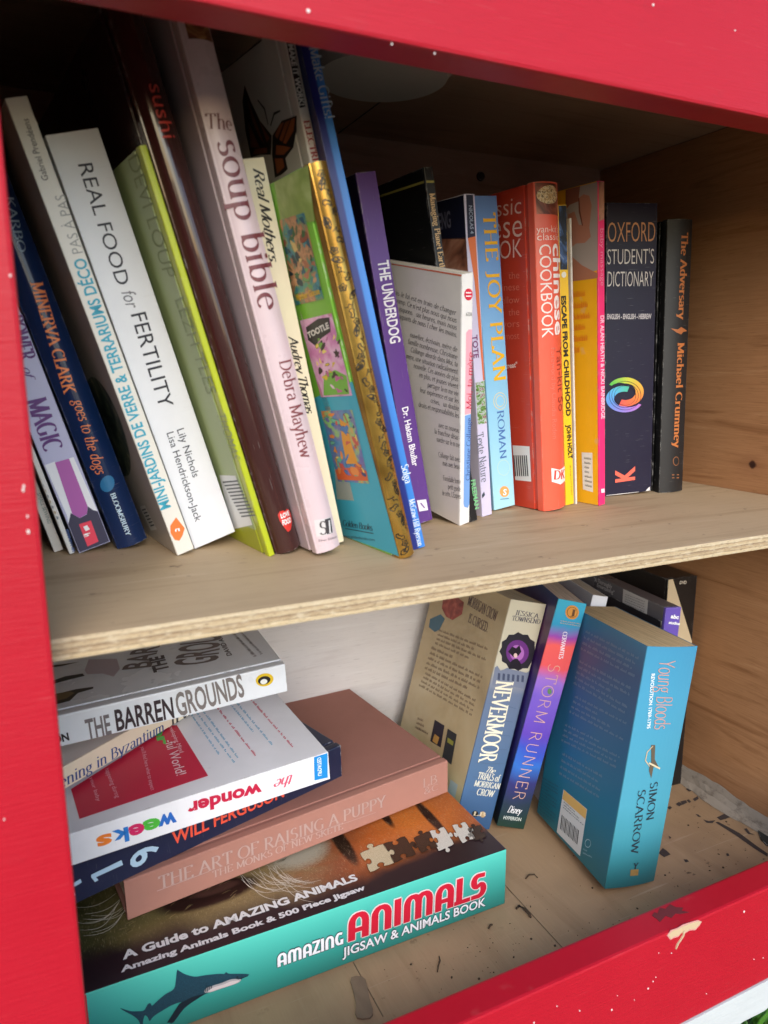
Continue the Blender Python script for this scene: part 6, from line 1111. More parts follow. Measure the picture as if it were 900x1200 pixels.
('jigsaw','spine','shark_picture','poly',[(0.08375,0.01823),(0.08383,0.01781),(0.08318,0.01744),(0.08222,0.01717),(0.08108,0.01706),(0.07964,0.01706),(0.07794,0.01711),(0.07583,0.01723),(0.07348,0.01739),(0.07138,0.01753),(0.06969,0.01757),(0.06824,0.01759),(0.06705,0.01770),(0.06602,0.01796),(0.06526,0.01832),(0.06509,0.01870),(0.06578,0.01914),(0.06706,0.01961),(0.06860,0.01989),(0.07041,0.01984),(0.07247,0.01962),(0.07438,0.01946),(0.07593,0.01953),(0.07733,0.01967),(0.07879,0.01963),(0.08064,0.01927),(0.08256,0.01873)],(222, 208, 204),3.3),
('jigsaw','spine','shark_picture','line',([(0.08887,0.01916),(0.08558,0.01917),(0.08321,0.01947),(0.08148,0.02054)],0.0005),(24, 40, 48),4.4),
('jigsaw','spine','shark_picture','poly',[(0.08305,0.02089),(0.08295,0.02062),(0.08272,0.02052),(0.08244,0.02064),(0.08222,0.02092),(0.08214,0.02126),(0.08224,0.02153),(0.08248,0.02163),(0.08276,0.02151),(0.08298,0.02123)],(10, 14, 16),4.5),
('jigsaw','spine','shark_picture','poly',[(0.06419,0.01775),(0.05125,0.01370),(0.04458,0.00637),(0.04122,0.00789),(0.04867,0.01732),(0.05573,0.01873)],(20, 38, 50),2.6),
('jigsaw','spine','shark_picture','line',([(0.06445,0.02298),(0.06368,0.01897)],0.0005),(20, 40, 50),3.7),
('jigsaw','spine','shark_picture','line',([(0.06542,0.02241),(0.06467,0.01872)],0.0005),(20, 40, 50),3.8),
('jigsaw','spine','shark_picture','line',([(0.06640,0.02183),(0.06566,0.01846)],0.0005),(20, 40, 50),3.0),
('jigsaw','spine','shark_picture','line',([(0.06737,0.02125),(0.06665,0.01821)],0.0005),(20, 40, 50),3.1),
('jigsaw','spine','box_edge','poly',[(0.00040,0.04395),(0.00101,0.04392),(0.00109,0.02221),(0.00040,0.01238)],(200, 26, 44),1.1),
('jigsaw','top','lid_lettering','text',('A Guide to AMAZING ANIMALS','sansx',0.02166,0.01529,0.16879,0.01673,0.00646),(232, 230, 228),2.1),
('jigsaw','top','lid_lettering','text',('Amazing Animals Book & 500 Piece Jigsaw','sansx',0.01967,0.00619,0.16960,0.00644,0.00439),(226, 222, 222),2.2),
('jigsaw','top','tiger_picture','line',([(0.02501,0.06448),(0.02290,0.06095),(0.02074,0.05782),(0.01847,0.05539),(0.01604,0.05382),(0.01343,0.05316),(0.01063,0.05333),(0.00769,0.05412),(0.00467,0.05526)],0.00032),(226, 218, 200),3.1),
('jigsaw','top','tiger_picture','line',([(0.02455,0.07391),(0.02155,0.07175),(0.01856,0.06991),(0.01556,0.06862),(0.01251,0.06802),(0.00941,0.06816),(0.00624,0.06897),(0.00302,0.07030),(0.00040,0.07191)],0.00032),(226, 218, 200),3.2),
('jigsaw','top','tiger_picture','line',([(0.03150,0.06253),(0.02866,0.05908),(0.02581,0.05610),(0.02290,0.05394),(0.01989,0.05280),(0.01675,0.05275),(0.01348,0.05369),(0.01009,0.05538),(0.00664,0.05749)],0.00032),(226, 218, 200),3.3),
('jigsaw','top','tiger_picture','line',([(0.02412,0.06338),(0.02137,0.05958),(0.01860,0.05630),(0.01576,0.05393),(0.01277,0.05267),(0.00962,0.05260),(0.00629,0.05362),(0.00283,0.05547),(0.00040,0.05777)],0.00032),(226, 218, 200),3.4),
('jigsaw','top','tiger_picture','line',([(0.02960,0.07051),(0.02676,0.06749),(0.02392,0.06482),(0.02102,0.06276),(0.01804,0.06145),(0.01494,0.06093),(0.01173,0.06114),(0.00843,0.06191),(0.00509,0.06297)],0.00032),(226, 218, 200),3.5),
('jigsaw','top','tiger_picture','line',([(0.02271,0.06020),(0.02067,0.05593),(0.01857,0.05218),(0.01631,0.04930),(0.01382,0.04751),(0.01107,0.04685),(0.00808,0.04723),(0.00488,0.04839),(0.00158,0.04999)],0.00032),(226, 218, 200),3.6),
('jigsaw','top','tiger_picture','line',([(0.02826,0.05654),(0.02609,0.05302),(0.02388,0.04987),(0.02156,0.04732),(0.01908,0.04551),(0.01642,0.04449),(0.01358,0.04418),(0.01061,0.04441),(0.00757,0.04492)],0.00032),(226, 218, 200),3.7),
('jigsaw','top','tiger_picture','line',([(0.03017,0.05630),(0.02814,0.05467),(0.02611,0.05324),(0.02405,0.05217),(0.02194,0.05155),(0.01979,0.05143),(0.01758,0.05174),(0.01532,0.05240),(0.01304,0.05324)],0.00032),(226, 218, 200),3.8),
('jigsaw','top','tiger_picture','line',([(0.03132,0.06321),(0.02866,0.06051),(0.02600,0.05819),(0.02330,0.05653),(0.02054,0.05569),(0.01769,0.05574),(0.01474,0.05659),(0.01172,0.05807),(0.00865,0.05987)],0.00032),(226, 218, 200),3.0),
('jigsaw','top','tiger_picture','line',([(0.02662,0.06700),(0.02429,0.06278),(0.02192,0.05911),(0.01943,0.05638),(0.01675,0.05481),(0.01386,0.05446),(0.01075,0.05523),(0.00747,0.05685),(0.00408,0.05894)],0.00032),(226, 218, 200),3.1),
('jigsaw','top','tiger_picture','line',([(0.02798,0.05655),(0.02540,0.05196),(0.02277,0.04792),(0.02000,0.04477),(0.01701,0.04272),(0.01377,0.04182),(0.01029,0.04197),(0.00662,0.04290),(0.00284,0.04426)],0.00032),(226, 218, 200),3.2),
('jigsaw','top','tiger_picture','line',([(0.10294,0.04951),(0.10391,0.04324),(0.10510,0.03745),(0.10671,0.03241),(0.10886,0.02828),(0.11161,0.02507),(0.11493,0.02268),(0.11869,0.02092),(0.12270,0.01949)],0.0003),(228, 220, 204),3.3),
('jigsaw','top','tiger_picture','line',([(0.12232,0.05224),(0.12366,0.04711),(0.12515,0.04233),(0.12694,0.03813),(0.12912,0.03462),(0.13175,0.03183),(0.13479,0.02970),(0.13815,0.02805),(0.14169,0.02666)],0.0003),(228, 220, 204),3.4),
('jigsaw','top','tiger_picture','line',([(0.10008,0.05105),(0.10179,0.04538),(0.10367,0.04029),(0.10588,0.03613),(0.10855,0.03312),(0.11173,0.03132),(0.11540,0.03062),(0.11948,0.03077),(0.12381,0.03138)],0.0003),(228, 220, 204),3.5),
('jigsaw','top','tiger_picture','line',([(0.11362,0.05772),(0.11353,0.05258),(0.11369,0.04782),(0.11429,0.04366),(0.11545,0.04022),(0.11723,0.03753),(0.11958,0.03552),(0.12237,0.03401),(0.12540,0.03277)],0.0003),(228, 220, 204),3.6),
('jigsaw','top','tiger_picture','line',([(0.10059,0.05527),(0.10086,0.05145),(0.10127,0.04782),(0.10191,0.04450),(0.10288,0.04155),(0.10419,0.03898),(0.10581,0.03677),(0.10768,0.03482),(0.10967,0.03301)],0.0003),(228, 220, 204),3.7),
('jigsaw','top','tiger_picture','line',([(0.12316,0.03728),(0.12358,0.03237),(0.12419,0.02774),(0.12512,0.02353),(0.12648,0.01984),(0.12830,0.01669),(0.13056,0.01400),(0.13314,0.01168),(0.13589,0.00954)],0.0003),(228, 220, 204),3.8),
('jigsaw','top','tiger_picture','line',([(0.10162,0.05505),(0.10233,0.05196),(0.10313,0.04908),(0.10413,0.04654),(0.10536,0.04443),(0.10687,0.04277),(0.10862,0.04153),(0.11057,0.04060),(0.11262,0.03983)],0.0003),(228, 220, 204),3.0),
('jigsaw','top','tiger_picture','line',([(0.11954,0.05468),(0.11954,0.05059),(0.11970,0.04670),(0.12014,0.04311),(0.12093,0.03988),(0.12212,0.03703),(0.12366,0.03452),(0.12547,0.03226),(0.12742,0.03014)],0.0003),(228, 220, 204),3.1),
('jigsaw','top','tiger_picture','line',([(0.12585,0.03750),(0.12647,0.03332),(0.12724,0.02943),(0.12832,0.02602),(0.12980,0.02321),(0.13171,0.02102),(0.13403,0.01939),(0.13666,0.01818),(0.13948,0.01719)],0.0003),(228, 220, 204),3.2),
('jigsaw','top','tiger_picture','line',([(0.11825,0.04689),(0.11853,0.04135),(0.11906,0.03628),(0.12006,0.03196),(0.12166,0.02855),(0.12392,0.02609),(0.12679,0.02449),(0.13015,0.02353),(0.13378,0.02291)],0.0003),(228, 220, 204),3.3),
('jigsaw','top','tiger_picture','line',([(0.11506,0.05159),(0.11663,0.04720),(0.11832,0.04314),(0.12024,0.03962),(0.12250,0.03678),(0.12511,0.03464),(0.12806,0.03314),(0.13128,0.03213),(0.13466,0.03138)],0.0003),(228, 220, 204),3.4),
('jigsaw','top','tiger_picture','line',([(0.12844,0.04326),(0.12985,0.03942),(0.13138,0.03590),(0.13314,0.03292),(0.13522,0.03060),(0.13766,0.02900),(0.14043,0.02804),(0.14346,0.02757),(0.14665,0.02737)],0.0003),(228, 220, 204),3.5),
('jigsaw','top','tiger_picture','line',([(0.11934,0.05744),(0.12062,0.05293),(0.12200,0.04868),(0.12360,0.04482),(0.12550,0.04144),(0.12771,0.03856),(0.13022,0.03614),(0.13296,0.03405),(0.13582,0.03215)],0.0003),(228, 220, 204),3.6),
('jigsaw','top','tiger_picture','line',([(0.11843,0.04926),(0.11941,0.04411),(0.12058,0.03940),(0.12212,0.03542),(0.12414,0.03233),(0.12668,0.03017),(0.12973,0.02886),(0.13317,0.02818),(0.13685,0.02786)],0.0003),(228, 220, 204),3.7),
('jigsaw','top','tiger_picture','line',([(0.12406,0.05507),(0.12366,0.05059),(0.12351,0.04643),(0.12378,0.04277),(0.12459,0.03972),(0.12600,0.03730),(0.12796,0.03545),(0.13034,0.03403),(0.13294,0.03284)],0.0003),(228, 220, 204),3.8),
('jigsaw','top','tiger_picture','line',([(0.10740,0.05491),(0.10871,0.05052),(0.11015,0.04646),(0.11184,0.04292),(0.11385,0.04005),(0.11623,0.03786),(0.11896,0.03629),(0.12195,0.03520),(0.12510,0.03436)],0.0003),(228, 220, 204),3.0),
('jigsaw','top','tiger_picture','line',([(0.10964,0.05547),(0.11095,0.05107),(0.11239,0.04699),(0.11408,0.04346),(0.11611,0.04060),(0.11851,0.03844),(0.12126,0.03692),(0.12429,0.03588),(0.12747,0.03509)],0.0003),(228, 220, 204),3.1),
('jigsaw','top','tiger_picture','line',([(0.12505,0.05448),(0.12584,0.04953),(0.12679,0.04489),(0.12805,0.04074),(0.12972,0.03720),(0.13183,0.03427),(0.13436,0.03190),(0.13721,0.02995),(0.14023,0.02822)],0.0003),(228, 220, 204),3.2),
('jigsaw','top','tiger_picture','line',([(0.10493,0.04958),(0.10588,0.04609),(0.10693,0.04286),(0.10819,0.04005),(0.10972,0.03777),(0.11156,0.03605),(0.11369,0.03484),(0.11604,0.03400),(0.11851,0.03338)],0.0003),(228, 220, 204),3.3),
('jigsaw','top','tiger_picture','line',([(0.12243,0.05431),(0.12291,0.04978),(0.12357,0.04563),(0.12458,0.04211),(0.12606,0.03934),(0.12805,0.03739),(0.13052,0.03616),(0.13335,0.03548),(0.13640,0.03510)],0.0003),(228, 220, 204),3.4),
('jigsaw','top','tiger_picture','line',([(0.11096,0.04563),(0.11147,0.04186),(0.11212,0.03837),(0.11305,0.03534),(0.11434,0.03287),(0.11601,0.03099),(0.11805,0.02965),(0.12038,0.02872),(0.12287,0.02801)],0.0003),(228, 220, 204),3.5),
('jigsaw','top','tiger_picture','line',([(0.12609,0.04576),(0.12692,0.04226),(0.12787,0.03904),(0.12906,0.03627),(0.13056,0.03408),(0.13242,0.03249),(0.13459,0.03144),(0.13703,0.03082),(0.13960,0.03042)],0.0003),(228, 220, 204),3.6),
('jigsaw','top','tiger_picture','line',([(0.10399,0.04999),(0.10584,0.04556),(0.10779,0.04147),(0.10996,0.03794),(0.11244,0.03511),(0.11525,0.03302),(0.11839,0.03159),(0.12178,0.03067),(0.12532,0.03002)],0.0003),(228, 220, 204),3.7),
('jigsaw','top','tiger_picture','line',([(0.12279,0.04377),(0.12447,0.03945),(0.12625,0.03541),(0.12826,0.03184),(0.13056,0.02884),(0.13320,0.02644),(0.13615,0.02458),(0.13934,0.02313),(0.14267,0.02190)],0.0003),(228, 220, 204),3.8),
('jigsaw','top','tiger_picture','line',([(0.10700,0.04874),(0.10782,0.04498),(0.10876,0.04148),(0.10994,0.03840),(0.11142,0.03584),(0.11324,0.03383),(0.11538,0.03232),(0.11776,0.03118),(0.12028,0.03025)],0.0003),(228, 220, 204),3.0),
('jigsaw','top','tiger_picture','line',([(0.11260,0.05323),(0.11480,0.04916),(0.11708,0.04535),(0.11954,0.04199),(0.12222,0.03917),(0.12516,0.03693),(0.12836,0.03521),(0.13175,0.03389),(0.13526,0.03278)],0.0003),(228, 220, 204),3.1),
('jigsaw','top','tiger_picture','line',([(0.12596,0.05660),(0.12684,0.05693),(0.12773,0.05723),(0.12861,0.05749),(0.12949,0.05769),(0.13037,0.05783),(0.13125,0.05791),(0.13213,0.05794),(0.13301,0.05795)],0.0003),(96, 80, 50),3.2),
('jigsaw','top','tiger_picture','line',([(0.01302,0.04416),(0.01358,0.04460),(0.01415,0.04502),(0.01472,0.04540),(0.01532,0.04574),(0.01592,0.04603),(0.01654,0.04627),(0.01718,0.04648),(0.01781,0.04666)],0.0003),(60, 48, 30),3.3),
('jigsaw','top','tiger_picture','line',([(0.07397,0.05570),(0.07473,0.05623),(0.07548,0.05674),(0.07625,0.05721),(0.07703,0.05763),(0.07782,0.05798),(0.07862,0.05828),(0.07943,0.05854),(0.08025,0.05878)],0.0003),(60, 48, 30),3.4),
('jigsaw','top','tiger_picture','line',([(0.02204,0.03939),(0.02235,0.03992),(0.02266,0.04044),(0.02298,0.04094),(0.02332,0.04142),(0.02368,0.04187),(0.02405,0.04228),(0.02444,0.04268),(0.02483,0.04307)],0.0003),(96, 80, 50),3.5),
('jigsaw','top','tiger_picture','line',([(0.11978,0.05699),(0.12042,0.05715),(0.12106,0.05730),(0.12170,0.05741),(0.12234,0.05748),(0.12297,0.05750),(0.12360,0.05748),(0.12423,0.05743),(0.12486,0.05735)],0.0003),(150, 130, 90),3.6),
('jigsaw','top','tiger_picture','line',([(0.02789,0.04070),(0.02843,0.04105),(0.02899,0.04138),(0.02955,0.04168),(0.03012,0.04194),(0.03070,0.04215),(0.03129,0.04231),(0.03189,0.04245),(0.03249,0.04256)],0.0003),(176, 150, 104),3.7),
('jigsaw','top','tiger_picture','line',([(0.01636,0.05498),(0.01669,0.05523),(0.01702,0.05547),(0.01736,0.05569),(0.01770,0.05588),(0.01805,0.05604),(0.01841,0.05617),(0.01878,0.05629),(0.01915,0.05639)],0.0003),(176, 150, 104),3.8),
('jigsaw','top','tiger_picture','line',([(0.10231,0.03550),(0.10277,0.03573),(0.10323,0.03595),(0.10369,0.03615),(0.10415,0.03631),(0.10462,0.03644),(0.10509,0.03654),(0.10556,0.03662),(0.10604,0.03668)],0.0003),(150, 130, 90),3.0),
('jigsaw','top','tiger_picture','line',([(0.02930,0.05233),(0.02997,0.05280),(0.03064,0.05325),(0.03133,0.05366),(0.03203,0.05401),(0.03274,0.05431),(0.03347,0.05456),(0.03421,0.05476),(0.03495,0.05495)],0.0003),(150, 130, 90),3.1),
('jigsaw','top','tiger_picture','line',([(0.06540,0.04758),(0.06593,0.04809),(0.06647,0.04859),(0.06701,0.04906),(0.06757,0.04949),(0.06814,0.04987),(0.06873,0.05022),(0.06932,0.05054),(0.06992,0.05084)],0.0003),(96, 80, 50),3.2),
('jigsaw','top','tiger_picture','line',([(0.03951,0.04616),(0.03999,0.04652),(0.04048,0.04688),(0.04097,0.04720),(0.04147,0.04748),(0.04198,0.04773),(0.04250,0.04794),(0.04303,0.04812),(0.04356,0.04828)],0.0003),(150, 130, 90),3.3),
('jigsaw','top','tiger_picture','line',([(0.11347,0.05358),(0.11388,0.05382),(0.11428,0.05405),(0.11469,0.05426),(0.11510,0.05444),(0.11552,0.05459),(0.11593,0.05472),(0.11635,0.05483),(0.11677,0.05492)],0.0003),(176, 150, 104),3.4),
('jigsaw','top','tiger_picture','line',([(0.13005,0.05601),(0.13055,0.05648),(0.13105,0.05694),(0.13156,0.05738),(0.13208,0.05778),(0.13261,0.05816),(0.13314,0.05850),(0.13369,0.05881),(0.13423,0.05911)],0.0003),(60, 48, 30),3.5),
('jigsaw','top','tiger_picture','line',([(0.02562,0.03549),(0.02605,0.03580),(0.02648,0.03610),(0.02693,0.03637),(0.02738,0.03661),(0.02784,0.03680),(0.02831,0.03697),(0.02879,0.03711),(0.02928,0.03724)],0.0003),(60, 48, 30),3.6),
('jigsaw','top','tiger_picture','line',([(0.04881,0.03833),(0.04925,0.03855),(0.04968,0.03874),(0.05013,0.03892),(0.05057,0.03906),(0.05103,0.03916),(0.05149,0.03924),(0.05195,0.03929),(0.05241,0.03932)],0.0003),(150, 130, 90),3.7),
('jigsaw','top','tiger_picture','line',([(0.09243,0.04323),(0.09283,0.04351),(0.09323,0.04378),(0.09363,0.04403),(0.09404,0.04425),(0.09446,0.04445),(0.09488,0.04461),(0.09530,0.04475),(0.09573,0.04489)],0.0003),(60, 48, 30),3.8),
('jigsaw','top','tiger_picture','line',([(0.06258,0.04949),(0.06316,0.04993),(0.06374,0.05036),(0.06433,0.05075),(0.06493,0.05110),(0.06554,0.05141),(0.06616,0.05167),(0.06679,0.05190),(0.06742,0.05211)],0.0003),(150, 130, 90),3.0),
('jigsaw','top','tiger_picture','line',([(0.08116,0.04437),(0.08168,0.04477),(0.08221,0.04514),(0.08275,0.04550),(0.08330,0.04581),(0.08385,0.04608),(0.08442,0.04632),(0.08498,0.04653),(0.08556,0.04672)],0.0003),(60, 48, 30),3.1),
('jigsaw','top','tiger_picture','line',([(0.05795,0.05049),(0.05847,0.05076),(0.05899,0.05101),(0.05952,0.05124),(0.06005,0.05142),(0.06058,0.05157),(0.06112,0.05168),(0.06167,0.05175),(0.06222,0.05181)],0.0003),(60, 48, 30),3.2),
('jigsaw','top','tiger_picture','line',([(0.08789,0.03570),(0.08844,0.03604),(0.08899,0.03637),(0.08954,0.03667),(0.09010,0.03693),(0.09067,0.03715),(0.09125,0.03733),(0.09182,0.03748),(0.09240,0.03762)],0.0003),(150, 130, 90),3.3),
('jigsaw','top','tiger_picture','line',([(0.12080,0.04337),(0.12165,0.04386),(0.12251,0.04432),(0.12337,0.04474),(0.12424,0.04511),(0.12512,0.04541),(0.12600,0.04566),(0.12688,0.04587),(0.12777,0.04606)],0.0003),(60, 48, 30),3.4),
('jigsaw','top','tiger_picture','line',([(0.02339,0.04979),(0.02405,0.05022),(0.02471,0.05062),(0.02539,0.05099),(0.02608,0.05130),(0.02678,0.05156),(0.02749,0.05176),(0.02822,0.05193),(0.02895,0.05207)],0.0003),(176, 150, 104),3.5),
('jigsaw','top','tiger_picture','line',([(0.08858,0.05203),(0.08917,0.05223),(0.08977,0.05241),(0.09037,0.05256),(0.09096,0.05267),(0.09156,0.05274),(0.09217,0.05276),(0.09277,0.05275),(0.09337,0.05272)],0.0003),(150, 130, 90),3.6),
('jigsaw','top','tiger_picture','line',([(0.06211,0.03948),(0.06261,0.03987),(0.06311,0.04024),(0.06363,0.04059),(0.06415,0.04090),(0.06468,0.04117),(0.06522,0.04141),(0.06576,0.04161),(0.06631,0.04180)],0.0003),(150, 130, 90),3.7),
('jigsaw','top','tiger_picture','line',([(0.08531,0.04305),(0.08601,0.04332),(0.08672,0.04356),(0.08743,0.04378),(0.08814,0.04394),(0.08885,0.04405),(0.08957,0.04411),(0.09029,0.04413),(0.09101,0.04413)],0.0003),(150, 130, 90),3.8),
('jigsaw','top','tiger_picture','line',([(0.01156,0.03641),(0.01201,0.03683),(0.01246,0.03725),(0.01293,0.03763),(0.01341,0.03797),(0.01390,0.03828),(0.01441,0.03855),(0.01493,0.03879),(0.01545,0.03901)],0.0003),(60, 48, 30),3.0),
('jigsaw','top','tiger_picture','line',([(0.07784,0.05348),(0.07826,0.05406),(0.07867,0.05462),(0.07910,0.05517),(0.07955,0.05569),(0.08000,0.05617),(0.08048,0.05663),(0.08096,0.05706),(0.08145,0.05748)],0.0003),(96, 80, 50),3.1),
('jigsaw','top','tiger_picture','line',([(0.02191,0.05116),(0.02255,0.05128),(0.02320,0.05139),(0.02385,0.05146),(0.02450,0.05148),(0.02516,0.05144),(0.02582,0.05136),(0.02649,0.05124),(0.02715,0.05110)],0.0003),(60, 48, 30),3.2),
('jigsaw','top','tiger_picture','line',([(0.11054,0.03845),(0.11104,0.03911),(0.11155,0.03976),(0.11207,0.04039),(0.11260,0.04099),(0.11315,0.04155),(0.11372,0.04208),(0.11430,0.04259),(0.11489,0.04308)],0.0003),(96, 80, 50),3.3),
('jigsaw','top','tiger_picture','line',([(0.06202,0.05071),(0.06273,0.05093),(0.06345,0.05112),(0.06417,0.05128),(0.06490,0.05139),(0.06563,0.05144),(0.06636,0.05144),(0.06709,0.05139),(0.06783,0.05133)],0.0003),(176, 150, 104),3.4),
('jigsaw','top','tiger_picture','line',([(0.12261,0.04806),(0.12345,0.04834),(0.12430,0.04860),(0.12515,0.04882),(0.12599,0.04899),(0.12684,0.04909),(0.12768,0.04914),(0.12852,0.04914),(0.12936,0.04912)],0.0003),(96, 80, 50),3.5),
('jigsaw','top','tiger_picture','line',([(0.12599,0.04441),(0.12671,0.04461),(0.12744,0.04479),(0.12817,0.04494),(0.12889,0.04504),(0.12961,0.04508),(0.13032,0.04508),(0.13104,0.04504),(0.13175,0.04499)],0.0003),(176, 150, 104),3.6),
('jigsaw','top','tiger_picture','line',([(0.02645,0.04303),(0.02707,0.04320),(0.02770,0.04335),(0.02833,0.04346),(0.02897,0.04352),(0.02961,0.04354),(0.03025,0.04351),(0.03091,0.04344),(0.03156,0.04335)],0.0003),(176, 150, 104),3.7),
('jigsaw','top','tiger_picture','line',([(0.10018,0.05699),(0.10081,0.05737),(0.10144,0.05774),(0.10208,0.05807),(0.10272,0.05836),(0.10337,0.05860),(0.10402,0.05879),(0.10468,0.05896),(0.10534,0.05910)],0.0003),(96, 80, 50),3.8),
('jigsaw','top','tiger_picture','line',([(0.02523,0.05130),(0.02558,0.05172),(0.02594,0.05212),(0.02631,0.05251),(0.02670,0.05287),(0.02709,0.05319),(0.02750,0.05348),(0.02792,0.05375),(0.02834,0.05401)],0.0003),(96, 80, 50),3.0),
('jigsaw','top','tiger_picture','line',([(0.11091,0.04742),(0.11168,0.04786),(0.11246,0.04829),(0.11324,0.04867),(0.11403,0.04901),(0.11482,0.04929),(0.11562,0.04952),(0.11643,0.04971),(0.11724,0.04988)],0.0003),(176, 150, 104),3.1),
('jigsaw','top','tiger_picture','line',([(0.07862,0.04812),(0.07942,0.04863),(0.08023,0.04912),(0.08105,0.04957),(0.08188,0.04996),(0.08272,0.05029),(0.08357,0.05057),(0.08443,0.05080),(0.08530,0.05100)],0.0003),(60, 48, 30),3.2),
('jigsaw','top','tiger_picture','line',([(0.01207,0.04468),(0.01249,0.04490),(0.01291,0.04512),(0.01334,0.04530),(0.01377,0.04546),(0.01421,0.04558),(0.01466,0.04566),(0.01512,0.04572),(0.01557,0.04576)],0.0003),(60, 48, 30),3.3),
('jigsaw','top','tiger_picture','line',([(0.03597,0.04505),(0.03661,0.04534),(0.03725,0.04561),(0.03790,0.04584),(0.03856,0.04603),(0.03923,0.04616),(0.03990,0.04624),(0.04058,0.04628),(0.04126,0.04631)],0.0003),(176, 150, 104),3.4),
('jigsaw','top','tiger_picture','line',([(0.08950,0.03894),(0.09016,0.03949),(0.09082,0.04002),(0.09149,0.04051),(0.09217,0.04097),(0.09286,0.04137),(0.09357,0.04173),(0.09428,0.04206),(0.09500,0.04237)],0.0003),(150, 130, 90),3.5),
('jigsaw','top','tiger_picture','line',([(0.06540,0.05128),(0.06610,0.05158),(0.06680,0.05186),(0.06750,0.05210),(0.06821,0.05229),(0.06893,0.05243),(0.06965,0.05251),(0.07038,0.05256),(0.07110,0.05258)],0.0003),(150, 130, 90),3.6),
('jigsaw','top','tiger_picture','line',([(0.06136,0.03932),(0.06180,0.03981),(0.06226,0.04029),(0.06272,0.04075),(0.06320,0.04117),(0.06368,0.04155),(0.06419,0.04190),(0.06470,0.04223),(0.06522,0.04254)],0.0003),(150, 130, 90),3.7),
('jigsaw','top','tiger_picture','line',([(0.12785,0.05595),(0.12837,0.05624),(0.12890,0.05652),(0.12943,0.05678),(0.12997,0.05699),(0.13050,0.05718),(0.13104,0.05732),(0.13158,0.05745),(0.13212,0.05755)],0.0003),(60, 48, 30),3.8),
('jigsaw','top','tiger_picture','line',([(0.02499,0.04819),(0.02554,0.04833),(0.02609,0.04846),(0.02664,0.04855),(0.02719,0.04860),(0.02775,0.04860),(0.02832,0.04857),(0.02888,0.04850),(0.02945,0.04842)],0.0003),(60, 48, 30),3.0),
('jigsaw','top','tiger_picture','line',([(0.02692,0.03489),(0.02727,0.03510),(0.02763,0.03529),(0.02799,0.03546),(0.02835,0.03561),(0.02873,0.03573),(0.02910,0.03581),(0.02949,0.03588),(0.02987,0.03594)],0.0003),(150, 130, 90),3.1),
('jigsaw','top','tiger_picture','line',([(0.02187,0.03983),(0.02249,0.03994),(0.02311,0.04003),(0.02374,0.04008),(0.02437,0.04008),(0.02500,0.04004),(0.02564,0.03994),(0.02628,0.03982),(0.02692,0.03967)],0.0003),(176, 150, 104),3.2),
('jigsaw','top','tiger_picture','line',([(0.07729,0.05036),(0.07766,0.05073),(0.07803,0.05109),(0.07840,0.05143),(0.07879,0.05174),(0.07918,0.05203),(0.07958,0.05229),(0.07999,0.05252),(0.08041,0.05275)],0.0003),(176, 150, 104),3.3),
('jigsaw','top','tiger_picture','line',([(0.05051,0.03572),(0.05110,0.03616),(0.05168,0.03659),(0.05228,0.03698),(0.05289,0.03733),(0.05351,0.03764),(0.05415,0.03789),(0.05479,0.03812),(0.05544,0.03833)],0.0003),(176, 150, 104),3.4),
('jigsaw','top','tiger_picture','line',([(0.05378,0.04677),(0.05415,0.04708),(0.05453,0.04739),(0.05491,0.04767),(0.05530,0.04793),(0.05570,0.04815),(0.05611,0.04834),(0.05652,0.04852),(0.05694,0.04868)],0.0003),(176, 150, 104),3.5),
('jigsaw','top','tiger_picture','line',([(0.02293,0.05450),(0.02357,0.05465),(0.02421,0.05478),(0.02486,0.05487),(0.02551,0.05492),(0.02617,0.05491),(0.02683,0.05485),(0.02749,0.05475),(0.02816,0.05463)],0.0003),(60, 48, 30),3.6),
('jigsaw','top','tiger_picture','line',([(0.08765,0.04289),(0.08823,0.04335),(0.08882,0.04380),(0.08941,0.04421),(0.09002,0.04459),(0.09063,0.04492),(0.09126,0.04521),(0.09189,0.04547),(0.09252,0.04572)],0.0003),(60, 48, 30),3.7),
('jigsaw','top','tiger_picture','line',([(0.02248,0.05588),(0.02291,0.05632),(0.02335,0.05673),(0.02379,0.05712),(0.02425,0.05747),(0.02472,0.05779),(0.02520,0.05807),(0.02570,0.05832),(0.02619,0.05855)],0.0003),(150, 130, 90),3.8),
('jigsaw','top','tiger_picture','line',([(0.08708,0.04635),(0.08747,0.04669),(0.08787,0.04702),(0.08828,0.04733),(0.08869,0.04761),(0.08911,0.04786),(0.08953,0.04809),(0.08996,0.04829),(0.09040,0.04848)],0.0003),(96, 80, 50),3.0),
('jigsaw','top','tiger_picture','line',([(0.08581,0.05189),(0.08625,0.05227),(0.08669,0.05263),(0.08714,0.05297),(0.08760,0.05328),(0.08807,0.05356),(0.08854,0.05380),(0.08902,0.05402),(0.08950,0.05423)],0.0003),(176, 150, 104),3.1),
('jigsaw','top','tiger_picture','line',([(0.02425,0.05562),(0.02460,0.05596),(0.02496,0.05630),(0.02532,0.05661),(0.02570,0.05689),(0.02608,0.05714),(0.02648,0.05736),(0.02688,0.05755),(0.02728,0.05774)],0.0003),(176, 150, 104),3.2),
('jigsaw','top','tiger_picture','line',([(0.07401,0.04961),(0.07455,0.04991),(0.07509,0.05020),(0.07565,0.05046),(0.07620,0.05068),(0.07676,0.05086),(0.07733,0.05100),(0.07790,0.05111),(0.07848,0.05120)],0.0003),(96, 80, 50),3.3),
('jigsaw','top','tiger_picture','line',([(0.08938,0.03657),(0.08984,0.03699),(0.09031,0.03741),(0.09078,0.03781),(0.09126,0.03817),(0.09176,0.03850),(0.09226,0.03879),(0.09277,0.03907),(0.09328,0.03933)],0.0003),(176, 150, 104),3.4),
